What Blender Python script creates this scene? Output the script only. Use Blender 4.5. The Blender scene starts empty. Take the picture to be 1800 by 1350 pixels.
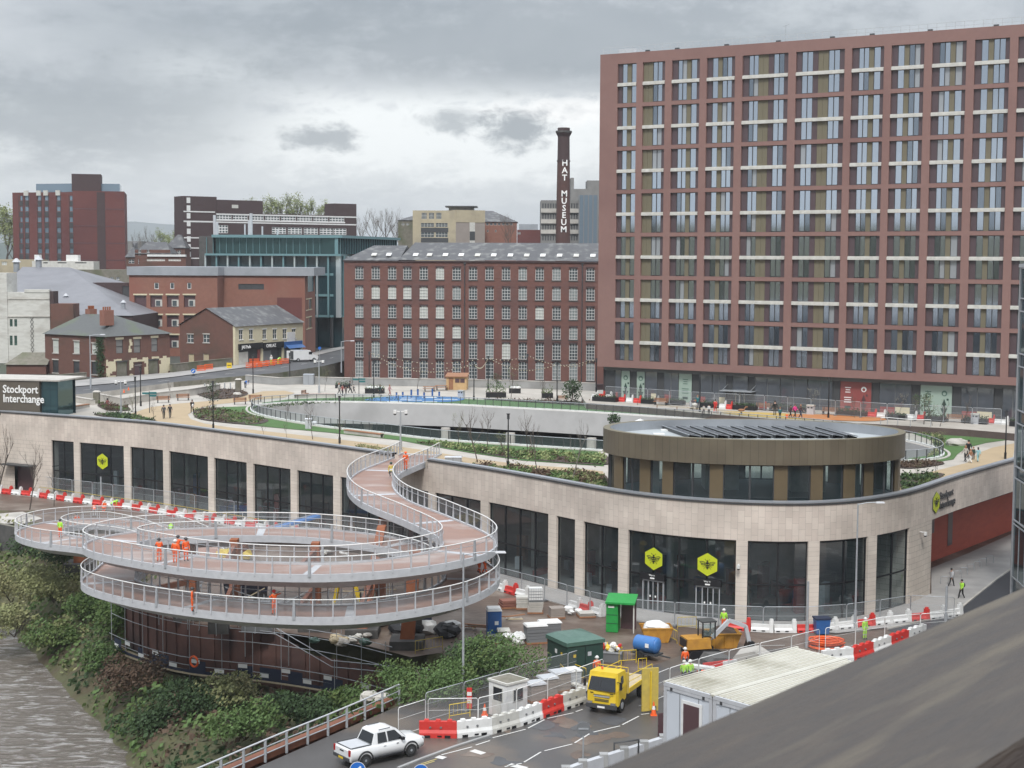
import bpy, bmesh, math, random
from mathutils import Vector, Matrix, Euler, noise
from mathutils.geometry import tessellate_polygon
random.seed(11)
scene=bpy.context.scene
C=scene.collection
rad=math.radians
CZ=37.0
cam_d=bpy.data.cameras.new("camera")
cam=bpy.data.objects.new("camera", cam_d);C.objects.link(cam)
cam_d.lens=54.0;cam_d.sensor_width=36.0;cam_d.clip_start=0.1;cam_d.clip_end=12000
CR=(Matrix.Rotation(rad(90-4.66), 3, 'X')@Matrix.Rotation(rad(0.30), 3, 'Z'))
cam.location=(0, 0, CZ);cam.rotation_euler=CR.to_euler()
cam_d.dof.use_dof=True;cam_d.dof.focus_distance=140.0;cam_d.dof.aperture_fstop=6.0
scene.camera=cam
scene.view_settings.view_transform='Standard'
scene.view_settings.look='None'
scene.view_settings.gamma=1.0
scene.view_settings.exposure=0.24
scene.cycles.max_bounces=6
scene.cycles.transparent_max_bounces=12
scene.cycles.caustics_reflective=False;scene.cycles.caustics_refractive=False
scene.cycles.sample_clamp_indirect=4.0
SUN_EL, SUN_AZ=38.0, 25.0
w=bpy.data.worlds.new("World");scene.world=w;w.use_nodes=True
nt=w.node_tree;N=nt.nodes;L=nt.links;N.clear()
def wn(t, **k):
 n=N.new(t)
 for a, b in k.items():setattr(n, a, b)
 return n
out=wn('ShaderNodeOutputWorld');bg=wn('ShaderNodeBackground');L.new(bg.outputs[0], out.inputs[0])
sky=wn('ShaderNodeTexSky', sky_type='NISHITA');sky.sun_disc=False
sky.sun_elevation=rad(SUN_EL);sky.sun_rotation=rad(SUN_AZ);sky.air_density=1.4;sky.dust_density=3.0
tc=wn('ShaderNodeTexCoord')
def wmath(op, a, b=None, clamp=False):
 n=wn('ShaderNodeMath', operation=op);n.use_clamp=clamp
 for i, v in enumerate((a, b)):
  if v is None:continue
  if isinstance(v, (int, float)):n.inputs[i].default_value=v
  else:L.new(v, n.inputs[i])
 return n.outputs[0]
sep=wn('ShaderNodeSeparateXYZ');L.new(tc.outputs['Generated'], sep.inputs[0])
X, Y, Z=sep.outputs
el=wmath('MAXIMUM', Z, 0.0)
az=wmath('ARCTAN2', X, Y)
def cloudnoise(sx, sz, ox, oz, scale, detail, dist=0.0, rough=0.55):
 cx=wn('ShaderNodeCombineXYZ')
 L.new(wmath('ADD', wmath('MULTIPLY', az, sx), ox), cx.inputs[0])
 L.new(wmath('ADD', wmath('MULTIPLY', Z, sz), oz), cx.inputs[1])
 n=wn('ShaderNodeTexNoise');n.inputs['Scale'].default_value=scale
 n.inputs['Detail'].default_value=detail;n.inputs['Roughness'].default_value=rough
 n.inputs['Distortion'].default_value=dist
 L.new(cx.outputs[0], n.inputs['Vector']);return n.outputs['Fac']
nA=cloudnoise(1.0, 2.2, 3.1, 1.7, 5.0, 7, 0.3)
nB=cloudnoise(1.0, 3.0, 9.3, 4.2, 18.0, 8, 0.2, 0.6)
nC=cloudnoise(1.0, 1.6, 1.3, 7.7, 70.0, 8, 0.3, 0.62)
def blob(a0, z0, ra, rz, soft=0.5, wob=0.45, fine=False):
 """soft cloud mass round azimuth a0, height z0 with a noisy outline"""
 dx=wmath('MULTIPLY', wmath('SUBTRACT', az, a0), 1.0/ra)
 dz=wmath('MULTIPLY', wmath('SUBTRACT', Z, z0), 1.0/rz)
 d=wmath('SQRT', wmath('ADD', wmath('MULTIPLY', dx, dx), wmath('MULTIPLY', dz, dz)))
 d=wmath('ADD', d, wmath('MULTIPLY', wmath('ADD', wmath('MULTIPLY', wmath('SUBTRACT', nB, 0.5), 0.45 if fine else 1.0), wmath('MULTIPLY', wmath('SUBTRACT', nC, 0.5), 1.15 if fine else 0.5)), wob*4))
 mr=wn('ShaderNodeMapRange', interpolation_type='SMOOTHSTEP')
 L.new(d, mr.inputs['Value']);mr.inputs['From Min'].default_value=1.0-soft
 mr.inputs['From Max'].default_value=1.0+soft;mr.inputs['To Min'].default_value=1.0;mr.inputs['To Max'].default_value=0.0
 return mr.outputs[0]
def wmix(f, a, b):
 n=wn('ShaderNodeMix', data_type='RGBA');n.clamp_factor=True
 if isinstance(f, (int, float)):n.inputs[0].default_value=f
 else:L.new(f, n.inputs[0])
 for i, v in((6, a), (7, b)):
  if isinstance(v, tuple):n.inputs[i].default_value=(*v, 1)
  else:L.new(v, n.inputs[i])
 return n.outputs[2]
def wrange(v, a, b, c=0.0, d=1.0):
 n=wn('ShaderNodeMapRange', interpolation_type='SMOOTHSTEP');L.new(v, n.inputs['Value'])
 for i, q in zip(('From Min', 'From Max', 'To Min', 'To Max'), (a, b, c, d)):n.inputs[i].default_value=q
 return n.outputs[0]
skyc=wn('ShaderNodeVectorMath', operation='SCALE');L.new(sky.outputs[0], skyc.inputs[0]);skyc.inputs['Scale'].default_value=0.10
GREY=(0.39, 0.425, 0.47);PALE=(0.66, 0.695, 0.72);BRIGHT=(0.92, 0.95, 0.96);DARK=(0.28, 0.315, 0.355)
col=wmix(wrange(nA, 0.36, 0.60), GREY, (0.57, 0.60, 0.64))
col=wmix(wmath('MULTIPLY', wrange(nB, 0.42, 0.66), 0.35), col, (0.50, 0.54, 0.57))
low=wmath('MULTIPLY', wrange(wmath('ADD', Z, wmath('MULTIPLY', wmath('SUBTRACT', nA, 0.5), 0.09)), 0.045, 0.115, 1.0, 0.0), 0.9)
col=wmix(low, col, PALE)
col=wmix(blob(-0.03, 0.078, 0.17, 0.028, 0.5, 0.55), col, BRIGHT)
col=wmix(wmath('MULTIPLY', blob(-0.20, 0.115, 0.05, 0.02, 0.6, 0.6), 0.5), col, PALE)
col=wmix(wmath('MULTIPLY', blob(0.05, 0.095, 0.06, 0.008, 0.6, 0.5, True), 0.9), col, (1.0, 1.0, 1.0))
col=wmix(wmath('MULTIPLY', wrange(nB, 0.46, 0.62), wmath('MULTIPLY', low, 0.30)), col, BRIGHT)
for b_ in((-0.27, 0.088, 0.10, 0.026, 0.62, 0), (0.02, 0.140, 0.20, 0.030, 0.72, 0), (-0.124, 0.076, 0.021, 0.0075, 0.80, 1), (-0.038, 0.087, 0.020, 0.007, 0.72, 1), (0.001, 0.082, 0.020, 0.011, 0.92, 1)):
 col=wmix(wmath('MULTIPLY', blob(b_[0], b_[1], b_[2], b_[3], 0.6 if b_[5]else 0.55, 0.55 if b_[5]else 0.6, bool(b_[5])), b_[4]*0.95), col, DARK)
gain=wrange(el, 0.20, 0.85, 1.0, 2.9)
cs=wn('ShaderNodeVectorMath', operation='SCALE');L.new(col, cs.inputs[0]);L.new(gain, cs.inputs['Scale'])
mixf=wmix(0.90, skyc.outputs[0], cs.outputs[0])
L.new(mixf, bg.inputs[0]);bg.inputs[1].default_value=1.0
sd=bpy.data.lights.new("sun", 'SUN');sd.energy=2.2;sd.angle=rad(11);sd.color=(1.0, 0.98, 0.95)
so=bpy.data.objects.new("sun", sd);C.objects.link(so)
a_, e_=rad(-176), rad(50)
dirv=Vector((math.sin(a_)*math.cos(e_), math.cos(a_)*math.cos(e_), math.sin(e_)))
so.rotation_euler=dirv.to_track_quat('Z', 'Y').to_euler()
sky.sun_elevation=e_;sky.sun_rotation=a_
def ray(px, py):
 return CR@Vector(((px-900)/2700.0, -(py-675)/2700.0, -1.0))
def at_h(px, py, h):
 "point seen at (px, py) that lies h metres below the camera"
 r=ray(px, py);t=-h/r.z
 return Vector((r.x*t, r.y*t, CZ-h))
def at_d(px, py, d):
 r=ray(px, py);t=d/r.y
 return Vector((r.x*t, d, CZ+r.z*t))
def at_pl(px, py, P, n):
 r=ray(px, py);o=Vector((0, 0, CZ));t=(Vector(P)-o).dot(n)/r.dot(n)
 return o+r*t
class M:
 def __init__(s):s.v=[];s.f=[];s.m=[];s.uv=[];s.sm=[]
 def face(s, pts, m, uv=None, smooth=False):
  i=len(s.v);s.v+=[tuple(p)for p in pts];s.f.append(tuple(range(i, i+len(pts))))
  s.m.append(m);s.uv.append(uv);s.sm.append(smooth)
 def add(s, vs, fs, m, smooth=False, uvs=None):
  i=len(s.v);s.v+=[tuple(p)for p in vs]
  for k, f in enumerate(fs):
   s.f.append(tuple(i+j for j in f));s.m.append(m);s.uv.append(uvs[k]if uvs else None);s.sm.append(smooth)
 def box(s, c, d, m, rz=0.0, top=None, R=None):
  "box with centre c, size d; top=(kx,ky) shrinks the upper face"
  x, y, z=d[0]/2, d[1]/2, d[2]/2;kx, ky=top or(1, 1)
  vs=[(-x, -y, -z), (x, -y, -z), (x, y, -z), (-x, y, -z), (-x*kx, -y*ky, z), (x*kx, -y*ky, z), (x*kx, y*ky, z), (-x*kx, y*ky, z)]
  R=R or Matrix.Rotation(rz, 3, 'Z');c=Vector(c)
  s.add([R@Vector(v)+c for v in vs], [(3, 2, 1, 0), (4, 5, 6, 7), (0, 1, 5, 4), (1, 2, 6, 5), (2, 3, 7, 6), (3, 0, 4, 7)], m)
 def bb(s, a, b, m):
  s.box(((a[0]+b[0])/2, (a[1]+b[1])/2, (a[2]+b[2])/2), (abs(b[0]-a[0]), abs(b[1]-a[1]), abs(b[2]-a[2])), m)
 def prism(s, poly, z0, z1, m, mt=None, cap=True):
  n=len(poly);ar=sum(poly[i][0]*poly[(i+1)%n][1]-poly[(i+1)%n][0]*poly[i][1]for i in range(n))
  if ar<0:poly=poly[::-1]
  vs=[(p[0], p[1], z0)for p in poly]+[(p[0], p[1], z1)for p in poly]
  s.add(vs, [(i, (i+1)%n, n+(i+1)%n, n+i)for i in range(n)], m)
  if cap:
   tris=tessellate_polygon([[Vector((p[0], p[1], 0))for p in poly]])
   for t in tris:
    a, b, c=(Vector((poly[i][0], poly[i][1], 0))for i in t)
    if(b-a).cross(c-a).z<0:t=(t[0], t[2], t[1])
    s.add([(poly[i][0], poly[i][1], z1)for i in t], [(0, 1, 2)], mt or m)
    s.add([(poly[i][0], poly[i][1], z0)for i in t], [(2, 1, 0)], m)
 def xprism(s, prof, x0, x1, m, axis='x'):
  "profile of (y, z) points swept along x (or, axis y, (x, z) points along y)"
  n=len(prof)
  if axis=='x':vs=[(x0, p[0], p[1])for p in prof]+[(x1, p[0], p[1])for p in prof]
  else:vs=[(p[0], x0, p[1])for p in prof]+[(p[0], x1, p[1])for p in prof]
  s.add(vs, [(i, (i+1)%n, n+(i+1)%n, n+i)for i in range(n)], m)
  for t in tessellate_polygon([[Vector((p[0], p[1], 0))for p in prof]]):
   s.add([vs[i]for i in t], [(0, 1, 2)], m);s.add([vs[n+i]for i in t], [(2, 1, 0)], m)
 def cyl(s, a, b, r, m, r2=None, seg=10, caps=True, smooth=True):
  a, b=Vector(a), Vector(b);r2=r if r2 is None else r2;ax=(b-a).normalized()
  u=ax.orthogonal().normalized();v=ax.cross(u)
  cs=[(math.cos(2*math.pi*i/seg), math.sin(2*math.pi*i/seg))for i in range(seg)]
  vs=[a+(u*c+v*q)*r for c, q in cs]+[b+(u*c+v*q)*r2 for c, q in cs]
  s.add(vs, [(i, (i+1)%seg, seg+(i+1)%seg, seg+i)for i in range(seg)], m, smooth)
  if caps:
   s.add(vs[:seg][::-1], [tuple(range(seg))], m);s.add(vs[seg:], [tuple(range(seg))], m)
 def tube(s, pts, r, m, seg=6, closed=False, rr=None):
  pts=[Vector(p)for p in pts];n=len(pts);vs=[]
  for i, p in enumerate(pts):
   if closed:t=pts[(i+1)%n]-pts[i-1]
   else:t=pts[min(i+1, n-1)]-pts[max(i-1, 0)]
   if t.length<1e-6:t=Vector((0, 0, 1))
   t.normalize();u=t.cross(Vector((0, 0, 1)))
   if u.length<0.2:u=t.cross(Vector((0, 1, 0)))
   u.normalize();v=t.cross(u);q=rr[i]if rr else r
   vs+=[p+(u*math.cos(2*math.pi*k/seg)+v*math.sin(2*math.pi*k/seg))*q for k in range(seg)]
  fs=[]
  for i in range(n if closed else n-1):
   j=(i+1)%n
   fs+=[(i*seg+k, i*seg+(k+1)%seg, j*seg+(k+1)%seg, j*seg+k)for k in range(seg)]
  s.add(vs, fs, m, True)
 def beam(s, a, b, w, h, m):
  "rectangular bar from a to b"
  a, b=Vector(a), Vector(b);t=(b-a);ln=t.length
  if ln<1e-6:return
  t.normalize();u=t.cross(Vector((0, 0, 1)))
  if u.length<1e-3:u=Vector((1, 0, 0))
  u.normalize();v=u.cross(t);R=Matrix((t, u, v)).transposed()
  s.box((a+b)/2, (ln, w, h), m, R=R)
 def ball(s, c, r, m, sc=(1, 1, 1), seg=10, ring=6, jit=0.0, seed=0):
  rn=random.Random(seed);vs=[(c[0], c[1], c[2]+r*sc[2])]
  for i in range(1, ring):
   for j in range(seg):
    th, ph=math.pi*i/ring, 2*math.pi*j/seg;q=r*(1+jit*(rn.random()-0.5)*2)
    vs.append((c[0]+q*sc[0]*math.sin(th)*math.cos(ph), c[1]+q*sc[1]*math.sin(th)*math.sin(ph), c[2]+q*sc[2]*math.cos(th)))
  vs.append((c[0], c[1], c[2]-r*sc[2]));fs=[(0, 1+j, 1+(j+1)%seg)for j in range(seg)]
  for i in range(ring-2):
   fs+=[(1+i*seg+j, 1+(i+1)*seg+j, 1+(i+1)*seg+(j+1)%seg, 1+i*seg+(j+1)%seg)for j in range(seg)]
  e=len(vs)-1;fs+=[(e, 1+(ring-2)*seg+(j+1)%seg, 1+(ring-2)*seg+j)for j in range(seg)]
  s.add(vs, fs, m, jit==0)
 def leaf(s, p, r, m, rn):
  n=Vector((rn.gauss(0, 1), rn.gauss(0, 1), rn.gauss(0.4, 1)))
  u=n.orthogonal().normalized()*r;v=n.normalized().cross(u)*0.6
  p=Vector(p);s.face([p-u, p+v, p+u, p-v], m)
 def xf(s, mat, start=0):
  for i in range(start, len(s.v)):s.v[i]=tuple(mat@Vector(s.v[i]))
  return s
 def mesh(s, name):
  me=bpy.data.meshes.new(name);me.from_pydata(s.v, [], s.f)
  names=[]
  for k in s.m:
   if k not in names:names.append(k)
  for k in names:me.materials.append(MAT[k])
  ix={k:i for i, k in enumerate(names)}
  me.polygons.foreach_set('material_index', [ix[k]for k in s.m])
  me.polygons.foreach_set('use_smooth', s.sm)
  if any(u is not None for u in s.uv):
   ul=me.uv_layers.new(name="UVMap");li=0
   for f, u in zip(s.f, s.uv):
    for k in range(len(f)):
     if u is not None:ul.data[li].uv=u[k]
     li+=1
  me.update();return me
 def build(s, name, parent=None, world=False, **kw):
  if world and parent is not None:
   o=Vector((0, 0, 0));q=parent
   while q is not None:o+=q.location;q=q.parent
   s.v=[tuple(Vector(v)-o)for v in s.v]
  ob=bpy.data.objects.new(name, s.mesh(name));C.objects.link(ob);ob.parent=parent
  for k, v in kw.items():ob[k]=v
  return ob
def solid(s, name, label, cat, origin=None, group=None):
 "one-mesh thing whose vertices are world coordinates"
 o=Vector(origin)if origin is not None else Vector(s.v[0])
 s.v=[tuple(Vector(v)-o)for v in s.v]
 ob=s.build(name);ob.location=o;ob['label']=label;ob['category']=cat
 if group:ob['group']=group
 return ob
def struct(s, name, kind='structure', label=None):
 ob=s.build(name);ob['kind']=kind
 if label:ob['label']=label
 return ob
def thing(name, label, cat, loc=(0, 0, 0), rz=0.0, group=None):
 o=bpy.data.objects.new(name, None);C.objects.link(o);o.empty_display_size=0.3
 o.location=loc;o.rotation_euler=(0, 0, rz);o['label']=label;o['category']=cat
 if group:o['group']=group
 return o
def part(name, mesh_or_ob, parent, loc=(0, 0, 0), rz=0.0, label=None):
 "another object on mesh data that already exists"
 me=mesh_or_ob.data if hasattr(mesh_or_ob, 'data')else mesh_or_ob
 o=bpy.data.objects.new(name, me);C.objects.link(o);o.parent=parent;o.location=loc;o.rotation_euler=(0, 0, rz)
 if label:o['label']=label
 return o
def dup(root, loc, rz=0.0, label=None, group=None, sc=None):
 r=root.copy();C.objects.link(r);r.location=loc;r.rotation_euler=(0, 0, rz)
 if sc:r.scale=(sc, sc, sc)
 if label:r['label']=label
 if group:r['group']=group
 for ch in list(root.children):
  c=ch.copy();C.objects.link(c);c.parent=r
  for g in list(ch.children):
   d=g.copy();C.objects.link(d);d.parent=c
 return r
ORD=['first', 'second', 'third', 'fourth', 'fifth', 'sixth', 'seventh', 'eighth', 'ninth', 'tenth', 'eleventh', 'twelfth', 'thirteenth', 'fourteenth', 'fifteenth', 'sixteenth', 'seventeenth', 'eighteenth', 'nineteenth', 'twentieth', 'twenty-first', 'twenty-second', 'twenty-third', 'twenty-fourth', 'twenty-fifth', 'twenty-sixth', 'twenty-seventh', 'twenty-eighth', 'twenty-ninth', 'thirtieth']
def catmull(P, step=1.0, closed=False):
 "resampled Catmull-Rom curve through points of any dimension"
 P=[Vector(p)for p in P];n=len(P);dense=[]
 for i in range(n if closed else n-1):
  if closed:a, b, c, d=P[(i-1)%n], P[i], P[(i+1)%n], P[(i+2)%n]
  else:a, b, c, d=P[max(i-1, 0)], P[i], P[i+1], P[min(i+2, n-1)]
  for k in range(24):
   t=k/24
   dense.append(0.5*((2*b)+(c-a)*t+(2*a-5*b+4*c-d)*t*t+(3*b-a-3*c+d)*t**3))
 dense.append(P[0].copy()if closed else P[-1].copy())
 L_=[0]
 for i in range(1, len(dense)):
  q=dense[i]-dense[i-1];L_.append(L_[-1]+math.hypot(q[0], q[1]))
 tot=L_[-1];m=max(2, round(tot/step));out_=[];j=0
 for k in range(m+(0 if closed else 1)):
  s_=tot*k/m
  while j<len(L_)-2 and L_[j+1]<s_:j+=1
  f=(s_-L_[j])/max(1e-9, L_[j+1]-L_[j]);out_.append(dense[j].lerp(dense[j+1], min(1, max(0, f))))
 return out_
def offset2(pts, d, closed=False):
 "polyline moved d metres to its right"
 out_=[];n=len(pts)
 for i, p in enumerate(pts):
  if closed:t=pts[(i+1)%n]-pts[i-1]
  else:t=pts[min(i+1, n-1)]-pts[max(i-1, 0)]
  l=math.hypot(t[0], t[1])or 1;q=p.copy();q[0]+=t[1]/l*d;q[1]-=t[0]/l*d;out_.append(q)
 return out_
def flat(mm, outer, z, m, holes=()):
 loops=[[Vector((p[0], p[1], 0))for p in outer]]+[[Vector((p[0], p[1], 0))for p in h]for h in holes]
 allp=[p for l in loops for p in l]
 for t in tessellate_polygon(loops):
  a, b, c=(allp[i]for i in t)
  if(b-a).cross(c-a).z<0:t=(t[0], t[2], t[1])
  mm.face([(allp[i].x, allp[i].y, z)for i in t], m)
def holewall(mm, s0, s1, z0, z1, holes, m, depth=0.3, y=0.0, reveal=None):
 "wall in the local x-z plane at y, facing -y, with rectangular openings (x0, x1, z0, z1)"
 xs=sorted({s0, s1}|{h[0]for h in holes}|{h[1]for h in holes});zs=sorted({z0, z1}|{h[2]for h in holes}|{h[3]for h in holes})
 hs=set()
 for h in holes:
  for i in range(len(xs)-1):
   if xs[i]>=h[0]-1e-6 and xs[i+1]<=h[1]+1e-6:
    for j in range(len(zs)-1):
     if zs[j]>=h[2]-1e-6 and zs[j+1]<=h[3]+1e-6:hs.add((i, j))
 for j in range(len(zs)-1):
  i=0
  while i<len(xs)-1:
   if(i, j)in hs:i+=1;continue
   k=i
   while k<len(xs)-1 and(k, j)not in hs:k+=1
   a, b, c, d=xs[i], xs[k], zs[j], zs[j+1]
   mm.face([(a, y, c), (b, y, c), (b, y, d), (a, y, d)], m);i=k
 r=reveal or m
 for a, b, c, d in holes:
  e=y+depth
  mm.face([(a, y, c), (a, y, d), (a, e, d), (a, e, c)], r);mm.face([(b, y, d), (b, y, c), (b, e, c), (b, e, d)], r)
  mm.face([(a, y, d), (b, y, d), (b, e, d), (a, e, d)], r);mm.face([(b, y, c), (a, y, c), (a, e, c), (b, e, c)], r)
def frame_at(A, B):
 "root location and z rotation whose local x runs from A to B"
 d=Vector(B)-Vector(A);return Vector((A[0], A[1], 0)), math.atan2(d.y, d.x), math.hypot(d.x, d.y)
def loc2(root, rz, p):
 "world point in the local frame of a root"
 return Matrix.Rotation(-rz, 3, 'Z')@(Vector(p)-Vector(root))
MAT={}
def mat(name, c, rough=0.7, metal=0.0, c2=None, sc=1.0, amt=0.5, bump=0.0, bsc=None, spec=0.5, ior=None, st=(1, 1, 1), coat=0.0, c3=None, sc3=0.1, alpha=None, trans=None, uv=False, tex='noise'):
 m=bpy.data.materials.new(name);m.use_nodes=True;t=m.node_tree;n=t.nodes;l=t.links
 b=n['Principled BSDF'];b.inputs['Roughness'].default_value=rough;b.inputs['Metallic'].default_value=metal
 b.inputs['Specular IOR Level'].default_value=spec
 if ior:b.inputs['IOR'].default_value=ior
 if coat:b.inputs['Coat Weight'].default_value=coat;b.inputs['Coat Roughness'].default_value=0.1
 b.inputs['Base Color'].default_value=(*c, 1)
 if c2 or bump or c3:
  g=n.new('ShaderNodeNewGeometry' if not uv else 'ShaderNodeTexCoord');mp=n.new('ShaderNodeMapping')
  l.new(g.outputs['Position' if not uv else 'UV'], mp.inputs[0]);mp.inputs['Scale'].default_value=st
 if c2:
  k=n.new('ShaderNodeTexNoise');k.inputs['Scale'].default_value=sc;k.inputs['Detail'].default_value=8;k.inputs['Roughness'].default_value=0.6
  l.new(mp.outputs[0], k.inputs['Vector'])
  r=n.new('ShaderNodeMapRange');l.new(k.outputs['Fac'], r.inputs[0]);r.inputs[1].default_value=0.5-amt*0.4;r.inputs[2].default_value=0.5+amt*0.4
  x=n.new('ShaderNodeMix');x.data_type='RGBA';l.new(r.outputs[0], x.inputs[0]);x.inputs[6].default_value=(*c, 1);x.inputs[7].default_value=(*c2, 1)
  o=x.outputs[2]
  if c3:
   k3=n.new('ShaderNodeTexNoise');k3.inputs['Scale'].default_value=sc3;k3.inputs['Detail'].default_value=6;l.new(mp.outputs[0], k3.inputs['Vector'])
   r3=n.new('ShaderNodeMapRange');l.new(k3.outputs['Fac'], r3.inputs[0]);r3.inputs[1].default_value=0.5;r3.inputs[2].default_value=0.68
   x3=n.new('ShaderNodeMix');x3.data_type='RGBA';l.new(r3.outputs[0], x3.inputs[0]);l.new(o, x3.inputs[6]);x3.inputs[7].default_value=(*c3, 1);o=x3.outputs[2]
  l.new(o, b.inputs['Base Color'])
 if bump:
  k2=n.new('ShaderNodeTexNoise');k2.inputs['Scale'].default_value=bsc or sc*3;k2.inputs['Detail'].default_value=6;l.new(mp.outputs[0], k2.inputs['Vector'])
  bp=n.new('ShaderNodeBump');bp.inputs['Strength'].default_value=0.7;bp.inputs['Distance'].default_value=bump
  l.new(k2.outputs['Fac'], bp.inputs['Height']);l.new(bp.outputs[0], b.inputs['Normal'])
 if alpha is not None:
  tr=n.new('ShaderNodeBsdfTransparent');ms=n.new('ShaderNodeMixShader');ms.inputs[0].default_value=alpha
  if trans:tr.inputs[0].default_value=(*trans, 1)
  l.new(tr.outputs[0], ms.inputs[1]);l.new(b.outputs[0], ms.inputs[2]);l.new(ms.outputs[0], n['Material Output'].inputs[0])
 MAT[name]=m;return m
def brickmat(name, c, c2, mortar, bw, rh, off=0.5, ms=0.01, rough=0.8, swap=False, blotch=None, bias=0.0, coords='UV', bump=0.0):
 m=bpy.data.materials.new(name);m.use_nodes=True;t=m.node_tree;n=t.nodes;l=t.links;b=n['Principled BSDF'];b.inputs['Roughness'].default_value=rough
 g=n.new('ShaderNodeTexCoord');src=g.outputs[coords]
 if swap:
  s1=n.new('ShaderNodeSeparateXYZ');c1=n.new('ShaderNodeCombineXYZ');l.new(src, s1.inputs[0]);l.new(s1.outputs[1], c1.inputs[0]);l.new(s1.outputs[0], c1.inputs[1]);src=c1.outputs[0]
 k=n.new('ShaderNodeTexBrick');l.new(src, k.inputs['Vector']);k.inputs['Scale'].default_value=1
 k.inputs['Brick Width'].default_value=bw;k.inputs['Row Height'].default_value=rh;k.inputs['Mortar Size'].default_value=ms;k.offset=off;k.inputs['Bias'].default_value=bias
 k.inputs['Color1'].default_value=(*c, 1);k.inputs['Color2'].default_value=(*c2, 1);k.inputs['Mortar'].default_value=(*mortar, 1)
 o=k.outputs['Color']
 q=n.new('ShaderNodeTexNoise');q.inputs['Scale'].default_value=0.35;q.inputs['Detail'].default_value=7
 gg=n.new('ShaderNodeNewGeometry');l.new(gg.outputs['Position'], q.inputs['Vector'])
 r=n.new('ShaderNodeMapRange');l.new(q.outputs['Fac'], r.inputs[0]);r.inputs[1].default_value=0.3;r.inputs[2].default_value=0.7;r.inputs[3].default_value=0.80;r.inputs[4].default_value=1.1
 v=n.new('ShaderNodeVectorMath');v.operation='SCALE';l.new(o, v.inputs[0]);l.new(r.outputs[0], v.inputs['Scale']);l.new(v.outputs[0], b.inputs['Base Color'])
 MAT[name]=m;return m
mat('white', (0.74, 0.74, 0.73), 0.5, c2=(0.62, 0.62, 0.60), sc=2)
mat('offwhite', (0.60, 0.59, 0.55), 0.6, c2=(0.45, 0.44, 0.40), sc=1.5)
mat('black', (0.012, 0.012, 0.014), 0.45)
mat('darkgrey', (0.05, 0.052, 0.055), 0.5)
mat('midgrey', (0.16, 0.165, 0.17), 0.55)
mat('galv', (0.46, 0.48, 0.50), 0.42, metal=0.35, c2=(0.36, 0.38, 0.40), sc=3)
mat('palegrey', (0.50, 0.51, 0.53), 0.5, c2=(0.42, 0.43, 0.45), sc=2)
mat('red', (0.62, 0.045, 0.035), 0.45, c2=(0.50, 0.035, 0.03), sc=2)
mat('orange', (0.85, 0.13, 0.02), 0.6, c2=(0.70, 0.10, 0.02), sc=6)
mat('hivis', (0.42, 0.80, 0.06), 0.6, c2=(0.34, 0.66, 0.05), sc=6)
mat('yellow', (0.76, 0.54, 0.015), 0.45, c2=(0.58, 0.40, 0.03), sc=2.5, amt=1.0, coat=0.15)
mat('dullyellow', (0.55, 0.42, 0.08), 0.6, c2=(0.42, 0.32, 0.08), sc=3)
mat('skip', (0.50, 0.25, 0.03), 0.6, c2=(0.36, 0.17, 0.03), sc=2)
mat('green', (0.02, 0.30, 0.06), 0.45, c2=(0.02, 0.24, 0.05), sc=3)
mat('darkgreen', (0.020, 0.050, 0.040), 0.45, c2=(0.028, 0.060, 0.048), sc=2)
mat('lidgreen', (0.055, 0.115, 0.09), 0.4, c2=(0.08, 0.15, 0.12), sc=2)
mat('blue', (0.03, 0.12, 0.34), 0.45, c2=(0.03, 0.10, 0.28), sc=3)
mat('tankblue', (0.05, 0.19, 0.48), 0.4, c2=(0.05, 0.15, 0.38), sc=3)
mat('navy', (0.018, 0.024, 0.055), 0.7, c2=(0.02, 0.03, 0.06), sc=3)
mat('skin', (0.50, 0.30, 0.22), 0.6)
mat('rubber', (0.018, 0.018, 0.018), 0.8)
mat('carwhite', (0.78, 0.79, 0.80), 0.28, c2=(0.66, 0.66, 0.65), sc=1.6, amt=1.0, coat=0.5)
mat('carglass', (0.012, 0.014, 0.017), 0.06, spec=0.8)
mat('chrome', (0.55, 0.56, 0.58), 0.2, metal=0.9)
mat('redlamp', (0.35, 0.01, 0.01), 0.25)
mat('wood', (0.33, 0.16, 0.08), 0.7, c2=(0.24, 0.11, 0.055), sc=4, st=(1, 8, 1))
mat('pine', (0.56, 0.38, 0.19), 0.7, c2=(0.48, 0.31, 0.15), sc=3)
mat('board', (0.50, 0.42, 0.28), 0.8, c2=(0.38, 0.31, 0.20), sc=4)
mat('mesh', (0.40, 0.41, 0.42), 0.6, alpha=0.16)
mat('scafmesh', (0.28, 0.30, 0.32), 0.6, alpha=0.18)
mat('balglass', (0.30, 0.38, 0.38), 0.08, alpha=0.14, spec=0.6, trans=(0.93, 0.96, 0.955))
mat('voidconc', (0.50, 0.50, 0.495), 0.8, c2=(0.42, 0.42, 0.415), sc=0.35, c3=(0.36, 0.36, 0.355), sc3=0.12)
mat('concrete', (0.34, 0.34, 0.335), 0.8, c2=(0.27, 0.27, 0.265), sc=0.6, c3=(0.22, 0.22, 0.215), sc3=0.15, bump=0.01)
mat('palestone', (0.50, 0.47, 0.43), 0.8, c2=(0.40, 0.38, 0.34), sc=0.8, c3=(0.32, 0.30, 0.27), sc3=0.2)
mat('mossystone', (0.21, 0.19, 0.16), 0.9, c2=(0.13, 0.125, 0.09), sc=1.5, c3=(0.10, 0.11, 0.06), sc3=0.3)
mat('darkwall', (0.10, 0.095, 0.09), 0.9, c2=(0.06, 0.06, 0.058), sc=1.2, bump=0.02)
mat('rust', (0.21, 0.080, 0.042), 0.75, c2=(0.14, 0.055, 0.034), sc=0.8, c3=(0.13, 0.042, 0.025), sc3=0.4)
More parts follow.
